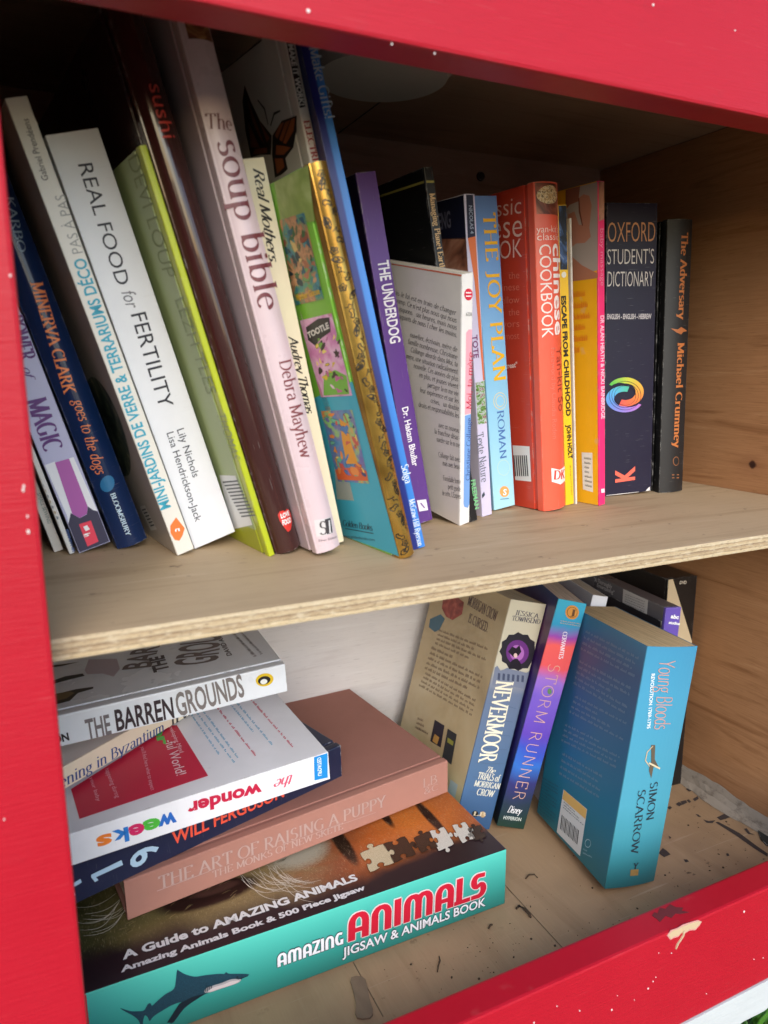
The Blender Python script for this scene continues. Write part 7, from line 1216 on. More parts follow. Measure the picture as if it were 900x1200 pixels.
('jigsaw','top','tiger_picture','line',([(0.04892,0.04008),(0.04941,0.04062),(0.04991,0.04115),(0.05042,0.04165),(0.05094,0.04211),(0.05148,0.04252),(0.05203,0.04291),(0.05259,0.04326),(0.05317,0.04360)],0.0003),(150, 130, 90),3.5),
('jigsaw','top','tiger_picture','line',([(0.06289,0.04032),(0.06351,0.04067),(0.06414,0.04100),(0.06477,0.04130),(0.06541,0.04156),(0.06605,0.04176),(0.06671,0.04192),(0.06737,0.04205),(0.06803,0.04215)],0.0003),(60, 48, 30),3.6),
('jigsaw','top','tiger_picture','line',([(0.12254,0.04528),(0.12328,0.04543),(0.12402,0.04556),(0.12476,0.04565),(0.12549,0.04569),(0.12621,0.04568),(0.12693,0.04562),(0.12765,0.04553),(0.12837,0.04541)],0.0003),(176, 150, 104),3.7),
('jigsaw','top','puzzle_piece_picture#501','poly',[(0.18060,0.04033),(0.18388,0.04136),(0.18730,0.04152),(0.18837,0.04188),(0.18848,0.04230),(0.18801,0.04303),(0.18751,0.04392),(0.18780,0.04500),(0.18844,0.04599),(0.18935,0.04660),(0.19038,0.04689),(0.19137,0.04685),(0.19220,0.04645),(0.19268,0.04559),(0.19277,0.04455),(0.19209,0.04351),(0.19148,0.04265),(0.19151,0.04224),(0.19254,0.04212),(0.19601,0.04275),(0.19933,0.04246),(0.19954,0.03860),(0.19896,0.03461),(0.19906,0.03342),(0.19941,0.03337),(0.20016,0.03406),(0.20106,0.03482),(0.20195,0.03469),(0.20269,0.03412),(0.20303,0.03316),(0.20306,0.03201),(0.20280,0.03084),(0.20228,0.02981),(0.20141,0.02910),(0.20048,0.02881),(0.19971,0.02940),(0.19908,0.02995),(0.19872,0.02983),(0.19839,0.02862),(0.19822,0.02476),(0.19730,0.02109),(0.19393,0.02054),(0.19059,0.02098),(0.18957,0.02113),(0.18953,0.02150),(0.19014,0.02229),(0.19080,0.02323),(0.19071,0.02420),(0.19023,0.02502),(0.18941,0.02541),(0.18842,0.02548),(0.18741,0.02524),(0.18652,0.02471),(0.18588,0.02380),(0.18561,0.02281),(0.18611,0.02197),(0.18657,0.02127),(0.18647,0.02089),(0.18541,0.02058),(0.18196,0.01964),(0.17879,0.01968),(0.17884,0.02316),(0.17979,0.02697),(0.18010,0.02814),(0.18045,0.02825),(0.18106,0.02771),(0.18180,0.02715),(0.18271,0.02743),(0.18353,0.02812),(0.18403,0.02911),(0.18427,0.03024),(0.18423,0.03135),(0.18390,0.03228),(0.18318,0.03283),(0.18232,0.03295),(0.18146,0.03222),(0.18074,0.03155),(0.18040,0.03160),(0.18030,0.03275),(0.18001,0.03652)],'P_fur_pale',4.1),
('jigsaw','top','puzzle_piece_picture#501','line',([(0.18060,0.04033),(0.18388,0.04136),(0.18730,0.04152),(0.18837,0.04188),(0.18848,0.04230),(0.18801,0.04303),(0.18751,0.04392),(0.18780,0.04500),(0.18844,0.04599),(0.18935,0.04660),(0.19038,0.04689),(0.19137,0.04685),(0.19220,0.04645),(0.19268,0.04559),(0.19277,0.04455),(0.19209,0.04351),(0.19148,0.04265),(0.19151,0.04224),(0.19254,0.04212),(0.19601,0.04275),(0.19933,0.04246),(0.19954,0.03860),(0.19896,0.03461),(0.19906,0.03342),(0.19941,0.03337),(0.20016,0.03406),(0.20106,0.03482),(0.20195,0.03469),(0.20269,0.03412),(0.20303,0.03316),(0.20306,0.03201),(0.20280,0.03084),(0.20228,0.02981),(0.20141,0.02910),(0.20048,0.02881),(0.19971,0.02940),(0.19908,0.02995),(0.19872,0.02983),(0.19839,0.02862),(0.19822,0.02476),(0.19730,0.02109),(0.19393,0.02054),(0.19059,0.02098),(0.18957,0.02113),(0.18953,0.02150),(0.19014,0.02229),(0.19080,0.02323),(0.19071,0.02420),(0.19023,0.02502),(0.18941,0.02541),(0.18842,0.02548),(0.18741,0.02524),(0.18652,0.02471),(0.18588,0.02380),(0.18561,0.02281),(0.18611,0.02197),(0.18657,0.02127),(0.18647,0.02089),(0.18541,0.02058),(0.18196,0.01964),(0.17879,0.01968),(0.17884,0.02316),(0.17979,0.02697),(0.18010,0.02814),(0.18045,0.02825),(0.18106,0.02771),(0.18180,0.02715),(0.18271,0.02743),(0.18353,0.02812),(0.18403,0.02911),(0.18427,0.03024),(0.18423,0.03135),(0.18390,0.03228),(0.18318,0.03283),(0.18232,0.03295),(0.18146,0.03222),(0.18074,0.03155),(0.18040,0.03160),(0.18030,0.03275),(0.18001,0.03652),(0.18060,0.04033)],0.0003),(30, 20, 18),5.2),
('jigsaw','top','puzzle_piece_picture#502','poly',[(0.19933,0.04246),(0.20238,0.04295),(0.20551,0.04238),(0.20646,0.04219),(0.20648,0.04178),(0.20590,0.04096),(0.20527,0.03997),(0.20533,0.03893),(0.20576,0.03805),(0.20652,0.03762),(0.20743,0.03752),(0.20839,0.03774),(0.20924,0.03828),(0.20986,0.03921),(0.21015,0.04027),(0.20970,0.04118),(0.20928,0.04195),(0.20939,0.04236),(0.21040,0.04266),(0.21369,0.04360),(0.21679,0.04347),(0.21692,0.03973),(0.21630,0.03577),(0.21636,0.03460),(0.21669,0.03454),(0.21740,0.03519),(0.21824,0.03591),(0.21907,0.03575),(0.21975,0.03517),(0.22004,0.03423),(0.22004,0.03312),(0.21978,0.03199),(0.21927,0.03100),(0.21846,0.03033),(0.21759,0.03006),(0.21689,0.03065),(0.21632,0.03120),(0.21598,0.03110),(0.21565,0.02991),(0.21542,0.02612),(0.21449,0.02253),(0.21136,0.02198),(0.20827,0.02241),(0.20733,0.02256),(0.20730,0.02293),(0.20787,0.02372),(0.20851,0.02466),(0.20844,0.02563),(0.20801,0.02645),(0.20726,0.02686),(0.20635,0.02694),(0.20540,0.02671),(0.20456,0.02618),(0.20396,0.02527),(0.20369,0.02427),(0.20413,0.02341),(0.20455,0.02271),(0.20444,0.02232),(0.20346,0.02201),(0.20023,0.02104),(0.19730,0.02109),(0.19740,0.02469),(0.19835,0.02861),(0.19865,0.02982),(0.19898,0.02992),(0.19954,0.02936),(0.20022,0.02876),(0.20107,0.02903),(0.20185,0.02971),(0.20233,0.03072),(0.20257,0.03187),(0.20255,0.03301),(0.20227,0.03397),(0.20161,0.03456),(0.20080,0.03472),(0.19999,0.03400),(0.19931,0.03334),(0.19900,0.03340),(0.19892,0.03459),(0.19872,0.03858)],'P_fur_dark',4.1),
('jigsaw','top','puzzle_piece_picture#502','line',([(0.19933,0.04246),(0.20238,0.04295),(0.20551,0.04238),(0.20646,0.04219),(0.20648,0.04178),(0.20590,0.04096),(0.20527,0.03997),(0.20533,0.03893),(0.20576,0.03805),(0.20652,0.03762),(0.20743,0.03752),(0.20839,0.03774),(0.20924,0.03828),(0.20986,0.03921),(0.21015,0.04027),(0.20970,0.04118),(0.20928,0.04195),(0.20939,0.04236),(0.21040,0.04266),(0.21369,0.04360),(0.21679,0.04347),(0.21692,0.03973),(0.21630,0.03577),(0.21636,0.03460),(0.21669,0.03454),(0.21740,0.03519),(0.21824,0.03591),(0.21907,0.03575),(0.21975,0.03517),(0.22004,0.03423),(0.22004,0.03312),(0.21978,0.03199),(0.21927,0.03100),(0.21846,0.03033),(0.21759,0.03006),(0.21689,0.03065),(0.21632,0.03120),(0.21598,0.03110),(0.21565,0.02991),(0.21542,0.02612),(0.21449,0.02253),(0.21136,0.02198),(0.20827,0.02241),(0.20733,0.02256),(0.20730,0.02293),(0.20787,0.02372),(0.20851,0.02466),(0.20844,0.02563),(0.20801,0.02645),(0.20726,0.02686),(0.20635,0.02694),(0.20540,0.02671),(0.20456,0.02618),(0.20396,0.02527),(0.20369,0.02427),(0.20413,0.02341),(0.20455,0.02271),(0.20444,0.02232),(0.20346,0.02201),(0.20023,0.02104),(0.19730,0.02109),(0.19740,0.02469),(0.19835,0.02861),(0.19865,0.02982),(0.19898,0.02992),(0.19954,0.02936),(0.20022,0.02876),(0.20107,0.02903),(0.20185,0.02971),(0.20233,0.03072),(0.20257,0.03187),(0.20255,0.03301),(0.20227,0.03397),(0.20161,0.03456),(0.20080,0.03472),(0.19999,0.03400),(0.19931,0.03334),(0.19900,0.03340),(0.19892,0.03459),(0.19872,0.03858),(0.19933,0.04246)],0.0003),(30, 20, 18),5.2),
('jigsaw','top','puzzle_piece_picture#503','poly',[(0.23557,0.04079),(0.23772,0.04106),(0.23976,0.04023),(0.24038,0.03997),(0.24034,0.03956),(0.23983,0.03876),(0.23925,0.03780),(0.23915,0.03674),(0.23932,0.03582),(0.23979,0.03534),(0.24042,0.03519),(0.24112,0.03537),(0.24178,0.03586),(0.24233,0.03676),(0.24265,0.03779),(0.24246,0.03873),(0.24227,0.03952),(0.24240,0.03993),(0.24312,0.04016),(0.24546,0.04085),(0.24754,0.04049),(0.24728,0.03685),(0.24648,0.03307),(0.24643,0.03193),(0.24665,0.03187),(0.24721,0.03247),(0.24788,0.03312),(0.24845,0.03294),(0.24889,0.03237),(0.24903,0.03146),(0.24896,0.03041),(0.24869,0.02935),(0.24825,0.02842),(0.24760,0.02780),(0.24694,0.02755),(0.24647,0.02812),(0.24610,0.02866),(0.24584,0.02857),(0.24550,0.02744),(0.24501,0.02384),(0.24399,0.02033),(0.24146,0.01942),(0.23903,0.01932),(0.23822,0.01900),(0.23810,0.01861),(0.23834,0.01794),(0.23859,0.01712),(0.23827,0.01615),(0.23769,0.01525),(0.23697,0.01471),(0.23619,0.01445),(0.23549,0.01448),(0.23494,0.01484),(0.23471,0.01563),(0.23478,0.01659),(0.23539,0.01754),(0.23593,0.01833),(0.23596,0.01871),(0.23526,0.01884),(0.23273,0.01830),(0.23055,0.01865),(0.23122,0.02243),(0.23256,0.02643),(0.23299,0.02767),(0.23324,0.02777),(0.23356,0.02718),(0.23397,0.02654),(0.23464,0.02680),(0.23531,0.02749),(0.23582,0.02851),(0.23616,0.02967),(0.23632,0.03083),(0.23626,0.03183),(0.23588,0.03247),(0.23533,0.03266),(0.23463,0.03195),(0.23404,0.03129),(0.23382,0.03137),(0.23396,0.03261),(0.23449,0.03678)],'P_fur_white',4.1),
('jigsaw','top','puzzle_piece_picture#503','line',([(0.23557,0.04079),(0.23772,0.04106),(0.23976,0.04023),(0.24038,0.03997),(0.24034,0.03956),(0.23983,0.03876),(0.23925,0.03780),(0.23915,0.03674),(0.23932,0.03582),(0.23979,0.03534),(0.24042,0.03519),(0.24112,0.03537),(0.24178,0.03586),(0.24233,0.03676),(0.24265,0.03779),(0.24246,0.03873),(0.24227,0.03952),(0.24240,0.03993),(0.24312,0.04016),(0.24546,0.04085),(0.24754,0.04049),(0.24728,0.03685),(0.24648,0.03307),(0.24643,0.03193),(0.24665,0.03187),(0.24721,0.03247),(0.24788,0.03312),(0.24845,0.03294),(0.24889,0.03237),(0.24903,0.03146),(0.24896,0.03041),(0.24869,0.02935),(0.24825,0.02842),(0.24760,0.02780),(0.24694,0.02755),(0.24647,0.02812),(0.24610,0.02866),(0.24584,0.02857),(0.24550,0.02744),(0.24501,0.02384),(0.24399,0.02033),(0.24146,0.01942),(0.23903,0.01932),(0.23822,0.01900),(0.23810,0.01861),(0.23834,0.01794),(0.23859,0.01712),(0.23827,0.01615),(0.23769,0.01525),(0.23697,0.01471),(0.23619,0.01445),(0.23549,0.01448),(0.23494,0.01484),(0.23471,0.01563),(0.23478,0.01659),(0.23539,0.01754),(0.23593,0.01833),(0.23596,0.01871),(0.23526,0.01884),(0.23273,0.01830),(0.23055,0.01865),(0.23122,0.02243),(0.23256,0.02643),(0.23299,0.02767),(0.23324,0.02777),(0.23356,0.02718),(0.23397,0.02654),(0.23464,0.02680),(0.23531,0.02749),(0.23582,0.02851),(0.23616,0.02967),(0.23632,0.03083),(0.23626,0.03183),(0.23588,0.03247),(0.23533,0.03266),(0.23463,0.03195),(0.23404,0.03129),(0.23382,0.03137),(0.23396,0.03261),(0.23449,0.03678),(0.23557,0.04079)],0.0003),(30, 20, 18),5.2),
('jigsaw','top','puzzle_piece_picture#504','poly',[(0.22189,0.03877),(0.22438,0.03965),(0.22683,0.03984),(0.22763,0.04015),(0.22774,0.04049),(0.22746,0.04107),(0.22717,0.04177),(0.22745,0.04265),(0.22800,0.04346),(0.22870,0.04397),(0.22947,0.04423),(0.23018,0.04423),(0.23075,0.04393),(0.23103,0.04324),(0.23101,0.04239),(0.23044,0.04154),(0.22993,0.04083),(0.22993,0.04050),(0.23066,0.04041),(0.23325,0.04099),(0.23557,0.04079),(0.23518,0.03756),(0.23411,0.03420),(0.23378,0.03317),(0.23351,0.03308),(0.23311,0.03354),(0.23261,0.03403),(0.23192,0.03378),(0.23125,0.03319),(0.23080,0.03234),(0.23053,0.03139),(0.23046,0.03046),(0.23063,0.02968),(0.23110,0.02921),(0.23172,0.02909),(0.23241,0.02968),(0.23300,0.03023),(0.23324,0.03019),(0.23321,0.02921),(0.23309,0.02599),(0.23235,0.02294),(0.22996,0.02258),(0.22759,0.02304),(0.22687,0.02320),(0.22687,0.02351),(0.22737,0.02414),(0.22791,0.02490),(0.22793,0.02571),(0.22765,0.02639),(0.22710,0.02673),(0.22640,0.02681),(0.22566,0.02663),(0.22497,0.02621),(0.22445,0.02548),(0.22418,0.02467),(0.22447,0.02397),(0.22474,0.02339),(0.22464,0.02308),(0.22386,0.02286),(0.22135,0.02218),(0.21905,0.02230),(0.21913,0.02508),(0.21979,0.02809),(0.21980,0.02900),(0.21956,0.02904),(0.21900,0.02853),(0.21833,0.02797),(0.21773,0.02808),(0.21726,0.02851),(0.21709,0.02923),(0.21713,0.03009),(0.21738,0.03097),(0.21781,0.03175),(0.21845,0.03230),(0.21911,0.03253),(0.21961,0.03208),(0.22001,0.03166),(0.22027,0.03175),(0.22058,0.03270),(0.22096,0.03572)],'P_fur_dark',4.1),
('jigsaw','top','puzzle_piece_picture#504','line',([(0.22189,0.03877),(0.22438,0.03965),(0.22683,0.03984),(0.22763,0.04015),(0.22774,0.04049),(0.22746,0.04107),(0.22717,0.04177),(0.22745,0.04265),(0.22800,0.04346),(0.22870,0.04397),(0.22947,0.04423),(0.23018,0.04423),(0.23075,0.04393),(0.23103,0.04324),(0.23101,0.04239),(0.23044,0.04154),(0.22993,0.04083),(0.22993,0.04050),(0.23066,0.04041),(0.23325,0.04099),(0.23557,0.04079),(0.23518,0.03756),(0.23411,0.03420),(0.23378,0.03317),(0.23351,0.03308),(0.23311,0.03354),(0.23261,0.03403),(0.23192,0.03378),(0.23125,0.03319),(0.23080,0.03234),(0.23053,0.03139),(0.23046,0.03046),(0.23063,0.02968),(0.23110,0.02921),(0.23172,0.02909),(0.23241,0.02968),(0.23300,0.03023),(0.23324,0.03019),(0.23321,0.02921),(0.23309,0.02599),(0.23235,0.02294),(0.22996,0.02258),(0.22759,0.02304),(0.22687,0.02320),(0.22687,0.02351),(0.22737,0.02414),(0.22791,0.02490),(0.22793,0.02571),(0.22765,0.02639),(0.22710,0.02673),(0.22640,0.02681),(0.22566,0.02663),(0.22497,0.02621),(0.22445,0.02548),(0.22418,0.02467),(0.22447,0.02397),(0.22474,0.02339),(0.22464,0.02308),(0.22386,0.02286),(0.22135,0.02218),(0.21905,0.02230),(0.21913,0.02508),(0.21979,0.02809),(0.21980,0.02900),(0.21956,0.02904),(0.21900,0.02853),(0.21833,0.02797),(0.21773,0.02808),(0.21726,0.02851),(0.21709,0.02923),(0.21713,0.03009),(0.21738,0.03097),(0.21781,0.03175),(0.21845,0.03230),(0.21911,0.03253),(0.21961,0.03208),(0.22001,0.03166),(0.22027,0.03175),(0.22058,0.03270),(0.22096,0.03572),(0.22189,0.03877)],0.0003),(30, 20, 18),5.2),
('jigsaw','top','puzzle_piece_picture#505','poly',[(0.25418,0.03948),(0.25611,0.03967),(0.25789,0.03882),(0.25844,0.03855),(0.25840,0.03815),(0.25794,0.03741),(0.25743,0.03650),(0.25733,0.03549),(0.25748,0.03460),(0.25788,0.03412),(0.25843,0.03395),(0.25904,0.03409),(0.25963,0.03454),(0.26012,0.03539),(0.26042,0.03638),(0.26026,0.03730),(0.26010,0.03806),(0.26022,0.03845),(0.26086,0.03865),(0.26294,0.03924),(0.26478,0.03883),(0.26445,0.03531),(0.26364,0.03166),(0.26356,0.03055),(0.26375,0.03048),(0.26425,0.03104),(0.26485,0.03165),(0.26534,0.03145),(0.26569,0.03087),(0.26577,0.02998),(0.26567,0.02895),(0.26540,0.02793),(0.26498,0.02704),(0.26441,0.02645),(0.26384,0.02625),(0.26346,0.02683),(0.26317,0.02737),(0.26294,0.02730),(0.26261,0.02621),(0.26207,0.02267),(0.26110,0.01934),(0.25903,0.01891),(0.25710,0.01941),(0.25651,0.01958),(0.25654,0.01995),(0.25700,0.02067),(0.25752,0.02155),(0.25759,0.02248),(0.25742,0.02329),(0.25699,0.02371),(0.25643,0.02383),(0.25580,0.02365),(0.25520,0.02318),(0.25470,0.02232),(0.25440,0.02136),(0.25457,0.02051),(0.25475,0.01982),(0.25463,0.01945),(0.25396,0.01918),(0.25178,0.01834),(0.24987,0.01847),(0.25026,0.02202),(0.25116,0.02584),(0.25128,0.02701),(0.25109,0.02709),(0.25058,0.02647),(0.24996,0.02581),(0.24948,0.02600),(0.24916,0.02662),(0.24912,0.02759),(0.24928,0.02874),(0.24960,0.02989),(0.25005,0.03088),(0.25063,0.03153),(0.25119,0.03174),(0.25152,0.03107),(0.25179,0.03046),(0.25201,0.03054),(0.25237,0.03173),(0.25307,0.03569)],'P_fur_white',4.1),
('jigsaw','top','puzzle_piece_picture#505','line',([(0.25418,0.03948),(0.25611,0.03967),(0.25789,0.03882),(0.25844,0.03855),(0.25840,0.03815),(0.25794,0.03741),(0.25743,0.03650),(0.25733,0.03549),(0.25748,0.03460),(0.25788,0.03412),(0.25843,0.03395),(0.25904,0.03409),(0.25963,0.03454),(0.26012,0.03539),(0.26042,0.03638),(0.26026,0.03730),(0.26010,0.03806),(0.26022,0.03845),(0.26086,0.03865),(0.26294,0.03924),(0.26478,0.03883),(0.26445,0.03531),(0.26364,0.03166),(0.26356,0.03055),(0.26375,0.03048),(0.26425,0.03104),(0.26485,0.03165),(0.26534,0.03145),(0.26569,0.03087),(0.26577,0.02998),(0.26567,0.02895),(0.26540,0.02793),(0.26498,0.02704),(0.26441,0.02645),(0.26384,0.02625),(0.26346,0.02683),(0.26317,0.02737),(0.26294,0.02730),(0.26261,0.02621),(0.26207,0.02267),(0.26110,0.01934),(0.25903,0.01891),(0.25710,0.01941),(0.25651,0.01958),(0.25654,0.01995),(0.25700,0.02067),(0.25752,0.02155),(0.25759,0.02248),(0.25742,0.02329),(0.25699,0.02371),(0.25643,0.02383),(0.25580,0.02365),(0.25520,0.02318),(0.25470,0.02232),(0.25440,0.02136),(0.25457,0.02051),(0.25475,0.01982),(0.25463,0.01945),(0.25396,0.01918),(0.25178,0.01834),(0.24987,0.01847),(0.25026,0.02202),(0.25116,0.02584),(0.25128,0.02701),(0.25109,0.02709),(0.25058,0.02647),(0.24996,0.02581),(0.24948,0.02600),(0.24916,0.02662),(0.24912,0.02759),(0.24928,0.02874),(0.24960,0.02989),(0.25005,0.03088),(0.25063,0.03153),(0.25119,0.03174),(0.25152,0.03107),(0.25179,0.03046),(0.25201,0.03054),(0.25237,0.03173),(0.25307,0.03569),(0.25418,0.03948)],0.0003),(30, 20, 18),5.2),
('jigsaw','top','puzzle_piece_picture#506','poly',[(0.26206,0.03102),(0.26401,0.03134),(0.26591,0.03105),(0.26654,0.03117),(0.26663,0.03143),(0.26643,0.03196),(0.26623,0.03260),(0.26648,0.03327),(0.26692,0.03384),(0.26749,0.03411),(0.26809,0.03416),(0.26865,0.03400),(0.26908,0.03364),(0.26927,0.03303),(0.26922,0.03236),(0.26875,0.03178),(0.26833,0.03131),(0.26831,0.03105),(0.26887,0.03085),(0.27088,0.03086),(0.27264,0.03032),(0.27218,0.02799),(0.27120,0.02563),(0.27089,0.02490),(0.27068,0.02486),(0.27041,0.02524),(0.27006,0.02565),(0.26953,0.02553),(0.26900,0.02515),(0.26862,0.02454),(0.26837,0.02383),(0.26828,0.02312),(0.26836,0.02252),(0.26869,0.02213),(0.26914,0.02201),(0.26969,0.02242),(0.27015,0.02279),(0.27033,0.02274),(0.27026,0.02202),(0.26999,0.01971),(0.26926,0.01747),(0.26745,0.01698),(0.26567,0.01700),(0.26509,0.01682),(0.26500,0.01657),(0.26517,0.01612),(0.26534,0.01558),(0.26510,0.01495),(0.26469,0.01438),(0.26418,0.01405),(0.26365,0.01391),(0.26315,0.01396),(0.26278,0.01421),(0.26260,0.01474),(0.26264,0.01537),(0.26306,0.01597),(0.26344,0.01647),(0.26346,0.01672),(0.26295,0.01683),(0.26115,0.01658),(0.25951,0.01689),(0.25965,0.01934),(0.26021,0.02189),(0.26024,0.02269),(0.26006,0.02274),(0.25963,0.02233),(0.25912,0.02188),(0.25866,0.02202),(0.25832,0.02244),(0.25820,0.02311),(0.25825,0.02388),(0.25845,0.02466),(0.25879,0.02532),(0.25929,0.02575),(0.25980,0.02588),(0.26017,0.02542),(0.26046,0.02501),(0.26066,0.02506),(0.26092,0.02586),(0.26128,0.02848)],'P_fur_dark',4.1),
('jigsaw','top','puzzle_piece_picture#506','line',([(0.26206,0.03102),(0.26401,0.03134),(0.26591,0.03105),(0.26654,0.03117),(0.26663,0.03143),(0.26643,0.03196),(0.26623,0.03260),(0.26648,0.03327),(0.26692,0.03384),(0.26749,0.03411),(0.26809,0.03416),(0.26865,0.03400),(0.26908,0.03364),(0.26927,0.03303),(0.26922,0.03236),(0.26875,0.03178),(0.26833,0.03131),(0.26831,0.03105),(0.26887,0.03085),(0.27088,0.03086),(0.27264,0.03032),(0.27218,0.02799),(0.27120,0.02563),(0.27089,0.02490),(0.27068,0.02486),(0.27041,0.02524),(0.27006,0.02565),(0.26953,0.02553),(0.26900,0.02515),(0.26862,0.02454),(0.26837,0.02383),(0.26828,0.02312),(0.26836,0.02252),(0.26869,0.02213),(0.26914,0.02201),(0.26969,0.02242),(0.27015,0.02279),(0.27033,0.02274),(0.27026,0.02202),(0.26999,0.01971),(0.26926,0.01747),(0.26745,0.01698),(0.26567,0.01700),(0.26509,0.01682),(0.26500,0.01657),(0.26517,0.01612),(0.26534,0.01558),(0.26510,0.01495),(0.26469,0.01438),(0.26418,0.01405),(0.26365,0.01391),(0.26315,0.01396),(0.26278,0.01421),(0.26260,0.01474),(0.26264,0.01537),(0.26306,0.01597),(0.26344,0.01647),(0.26346,0.01672),(0.26295,0.01683),(0.26115,0.01658),(0.25951,0.01689),(0.25965,0.01934),(0.26021,0.02189),(0.26024,0.02269),(0.26006,0.02274),(0.25963,0.02233),(0.25912,0.02188),(0.25866,0.02202),(0.25832,0.02244),(0.25820,0.02311),(0.25825,0.02388),(0.25845,0.02466),(0.25879,0.02532),(0.25929,0.02575),(0.25980,0.02588),(0.26017,0.02542),(0.26046,0.02501),(0.26066,0.02506),(0.26092,0.02586),(0.26128,0.02848),(0.26206,0.03102)],0.0003),(30, 20, 18),5.2),
('puppy','spine','title_lettering','text',('THE ART OF RAISING A PUPPY','serif',0.01940,0.01311,0.18302,0.00945,0.00840),'FOIL',1.1),
('puppy','spine','subtitle_lettering','text',('THE MONKS OF NEW SKETE','serif',0.05283,0.00624,0.14749,0.00456,0.00480),'FOIL',1.1),
('puppy','spine','title_lettering','line',([(0.01831,0.01241),(0.05100,0.01197)],0.0004),'FOIL',1.2),
('puppy','spine','title_lettering','line',([(0.10087,0.01062),(0.17425,0.00721)],0.0003),'FOIL',1.3),
('puppy','spine','publisher_mark','text',('LB','serifl',0.21630,0.01208,0.22890,0.01191,0.00703),'FOIL',1.1),
('puppy','spine','publisher_mark','text',('&C','serifl',0.21700,0.00615,0.22966,0.00591,0.00495),'FOIL',1.2),
('ferguson','spine','title_lettering','text',('9','sansb',0.08804,0.00775,0.08591,0.01763,0.01715),(176, 204, 224),1.1),
('ferguson','spine','title_lettering','text',('4','sansb',0.04211,0.00651,0.04066,0.01565,0.01545),(176, 204, 224),1.2),
('ferguson','spine','title_lettering','poly',[(0.06507,0.01444),(0.06578,0.01093),(0.04980,0.01109),(0.05097,0.00851),(0.04895,0.00829),(0.04712,0.01251),(0.04741,0.01398)],(176, 204, 224),2.3),
('ferguson','spine','author_lettering','text',('WILL FERGUSON','sansb',0.09676,0.00875,0.17891,0.00611,0.00841),(238, 88, 64),1.1),
('wonder','spine','title_lettering','text',('w','sansx',0.13137,0.01246,0.12082,0.01300,0.00992),(40, 104, 190),1.1),
('wonder','spine','title_lettering','text',('e','sansx',0.12196,0.01229,0.11210,0.01291,0.00954),(76, 180, 60),1.2),
('wonder','spine','title_lettering','text',('e','sansx',0.11276,0.01238,0.10396,0.01239,0.00951),(206, 36, 96),1.3),
('wonder','spine','title_lettering','text',('k','sansx',0.10399,0.01265,0.09513,0.01274,0.00887),(40, 120, 200),1.4),
('wonder','spine','title_lettering','text',('s','sansx',0.09462,0.01238,0.08637,0.01230,0.00906),(238, 130, 50),1.5),
('wonder','spine','title_lettering','text',('wonder','sansx',0.18401,0.01305,0.13821,0.01537,0.00852),(196, 26, 66),1.6),
('wonder','spine','title_lettering','text',('the','script',0.20427,0.01207,0.19145,0.01196,0.00668),(214, 90, 116),1.7),
('wonder','spine','edition_flag','poly',[(0.21958,0.01915),(0.22909,0.01915),(0.22800,0.00181),(0.21877,0.00283)],(28, 140, 214),1.1),
('wonder','spine','edition_flag','text',('UPDATED','sansb',0.22132,0.00503,0.22171,0.01807,-0.00270),(230, 240, 250),3.2),
('wonder','top','cover_panel','poly',[(0.07883,0.04668),(0.14873,0.09257),(0.15274,0.09090),(0.15518,0.01520),(0.08013,0.01170)],(200, 30, 66),1.1),
('wonder','top','cover_panel','text',('-ful World!','sans',0.14051,0.07287,0.13802,0.02534,0.00628),(240, 220, 225),3.2),
('wonder','top','cover_panel','text',('Developing Mind','sans',0.14747,0.09649,0.14605,0.05156,0.00276),(240, 200, 210),3.3),
('wonder','top','cover_panel','text',('er','sansx',0.13767,0.09645,0.13611,0.06795,0.00704),(90, 190, 80),3.4),
('wonder','top','cover_panel','text',("you'll find here what to expect",'sans',0.12494,0.07386,0.12109,0.01799,0.00247),(232, 170, 185),3.5),
('wonder','top','cover_panel','text',('happening during','sans',0.10004,0.05840,0.10140,0.02127,0.00269),(232, 170, 185),3.6),
('wonder','top','cover_panel','text',('your baby','sans',0.09024,0.05341,0.09114,0.02375,0.00214),(232, 170, 185),3.7),
('wonder','top','blurb_lettering','words',([(0.16672,0.10128),(0.16899,0.03563),(0.16742,0.03470),(0.16497,0.10001)],1,0.85,31),(90, 170, 205),1.1),
('wonder','top','blurb_lettering','words',([(0.17084,0.10261),(0.17472,0.02081),(0.17317,0.01983),(0.16907,0.10118)],1,0.85,32),(90, 170, 205),1.2),
('wonder','top','blurb_lettering','words',([(0.17546,0.10428),(0.17838,0.02570),(0.17680,0.02472),(0.17367,0.10287)],1,0.85,33),(90, 170, 205),1.3),
('wonder','top','blurb_lettering','words',([(0.18580,0.10591),(0.18926,0.01842),(0.18750,0.01727),(0.18378,0.10420)],1,0.85,34),(206, 60, 90),1.4),
('wonder','top','blurb_lettering','words',([(0.19572,0.10450),(0.19747,0.05281),(0.19572,0.05150),(0.19383,0.10286)],1,0.85,35),(90, 170, 205),1.5),
('wonder','top','blurb_lettering','words',([(0.20037,0.10602),(0.20288,0.02585),(0.20118,0.02467),(0.19845,0.10435)],1,0.85,36),(90, 170, 205),1.6),
('wonder','top','blurb_lettering','words',([(0.21129,0.10677),(0.21368,0.01853),(0.21180,0.01721),(0.20912,0.10483)],1,0.85,37),(206, 60, 90),1.7),
('byzantium','spine','title_lettering','text',('An Evening in Byzantium','serif',0.01471,0.00295,0.12644,-0.00040,0.00736),(60, 84, 140),1.1),
('byzantium','spine','author_lettering','text',('Irwin Shaw','serif',0.13391,0.00031,0.20766,-0.00172,0.00540),(70, 66, 60),1.1),
('byzantium','top','cover_picture','poly',[(0.04086,0.00040),(0.05087,0.00040),(0.06732,0.00040),(0.05325,0.00040),(0.04130,0.00040)],(40, 44, 60),0.1),
('barren','spine','title_lettering','text',('THE','sansb',0.09303,0.00092,0.10650,0.00094,0.01242),(120, 112, 114),2.1),
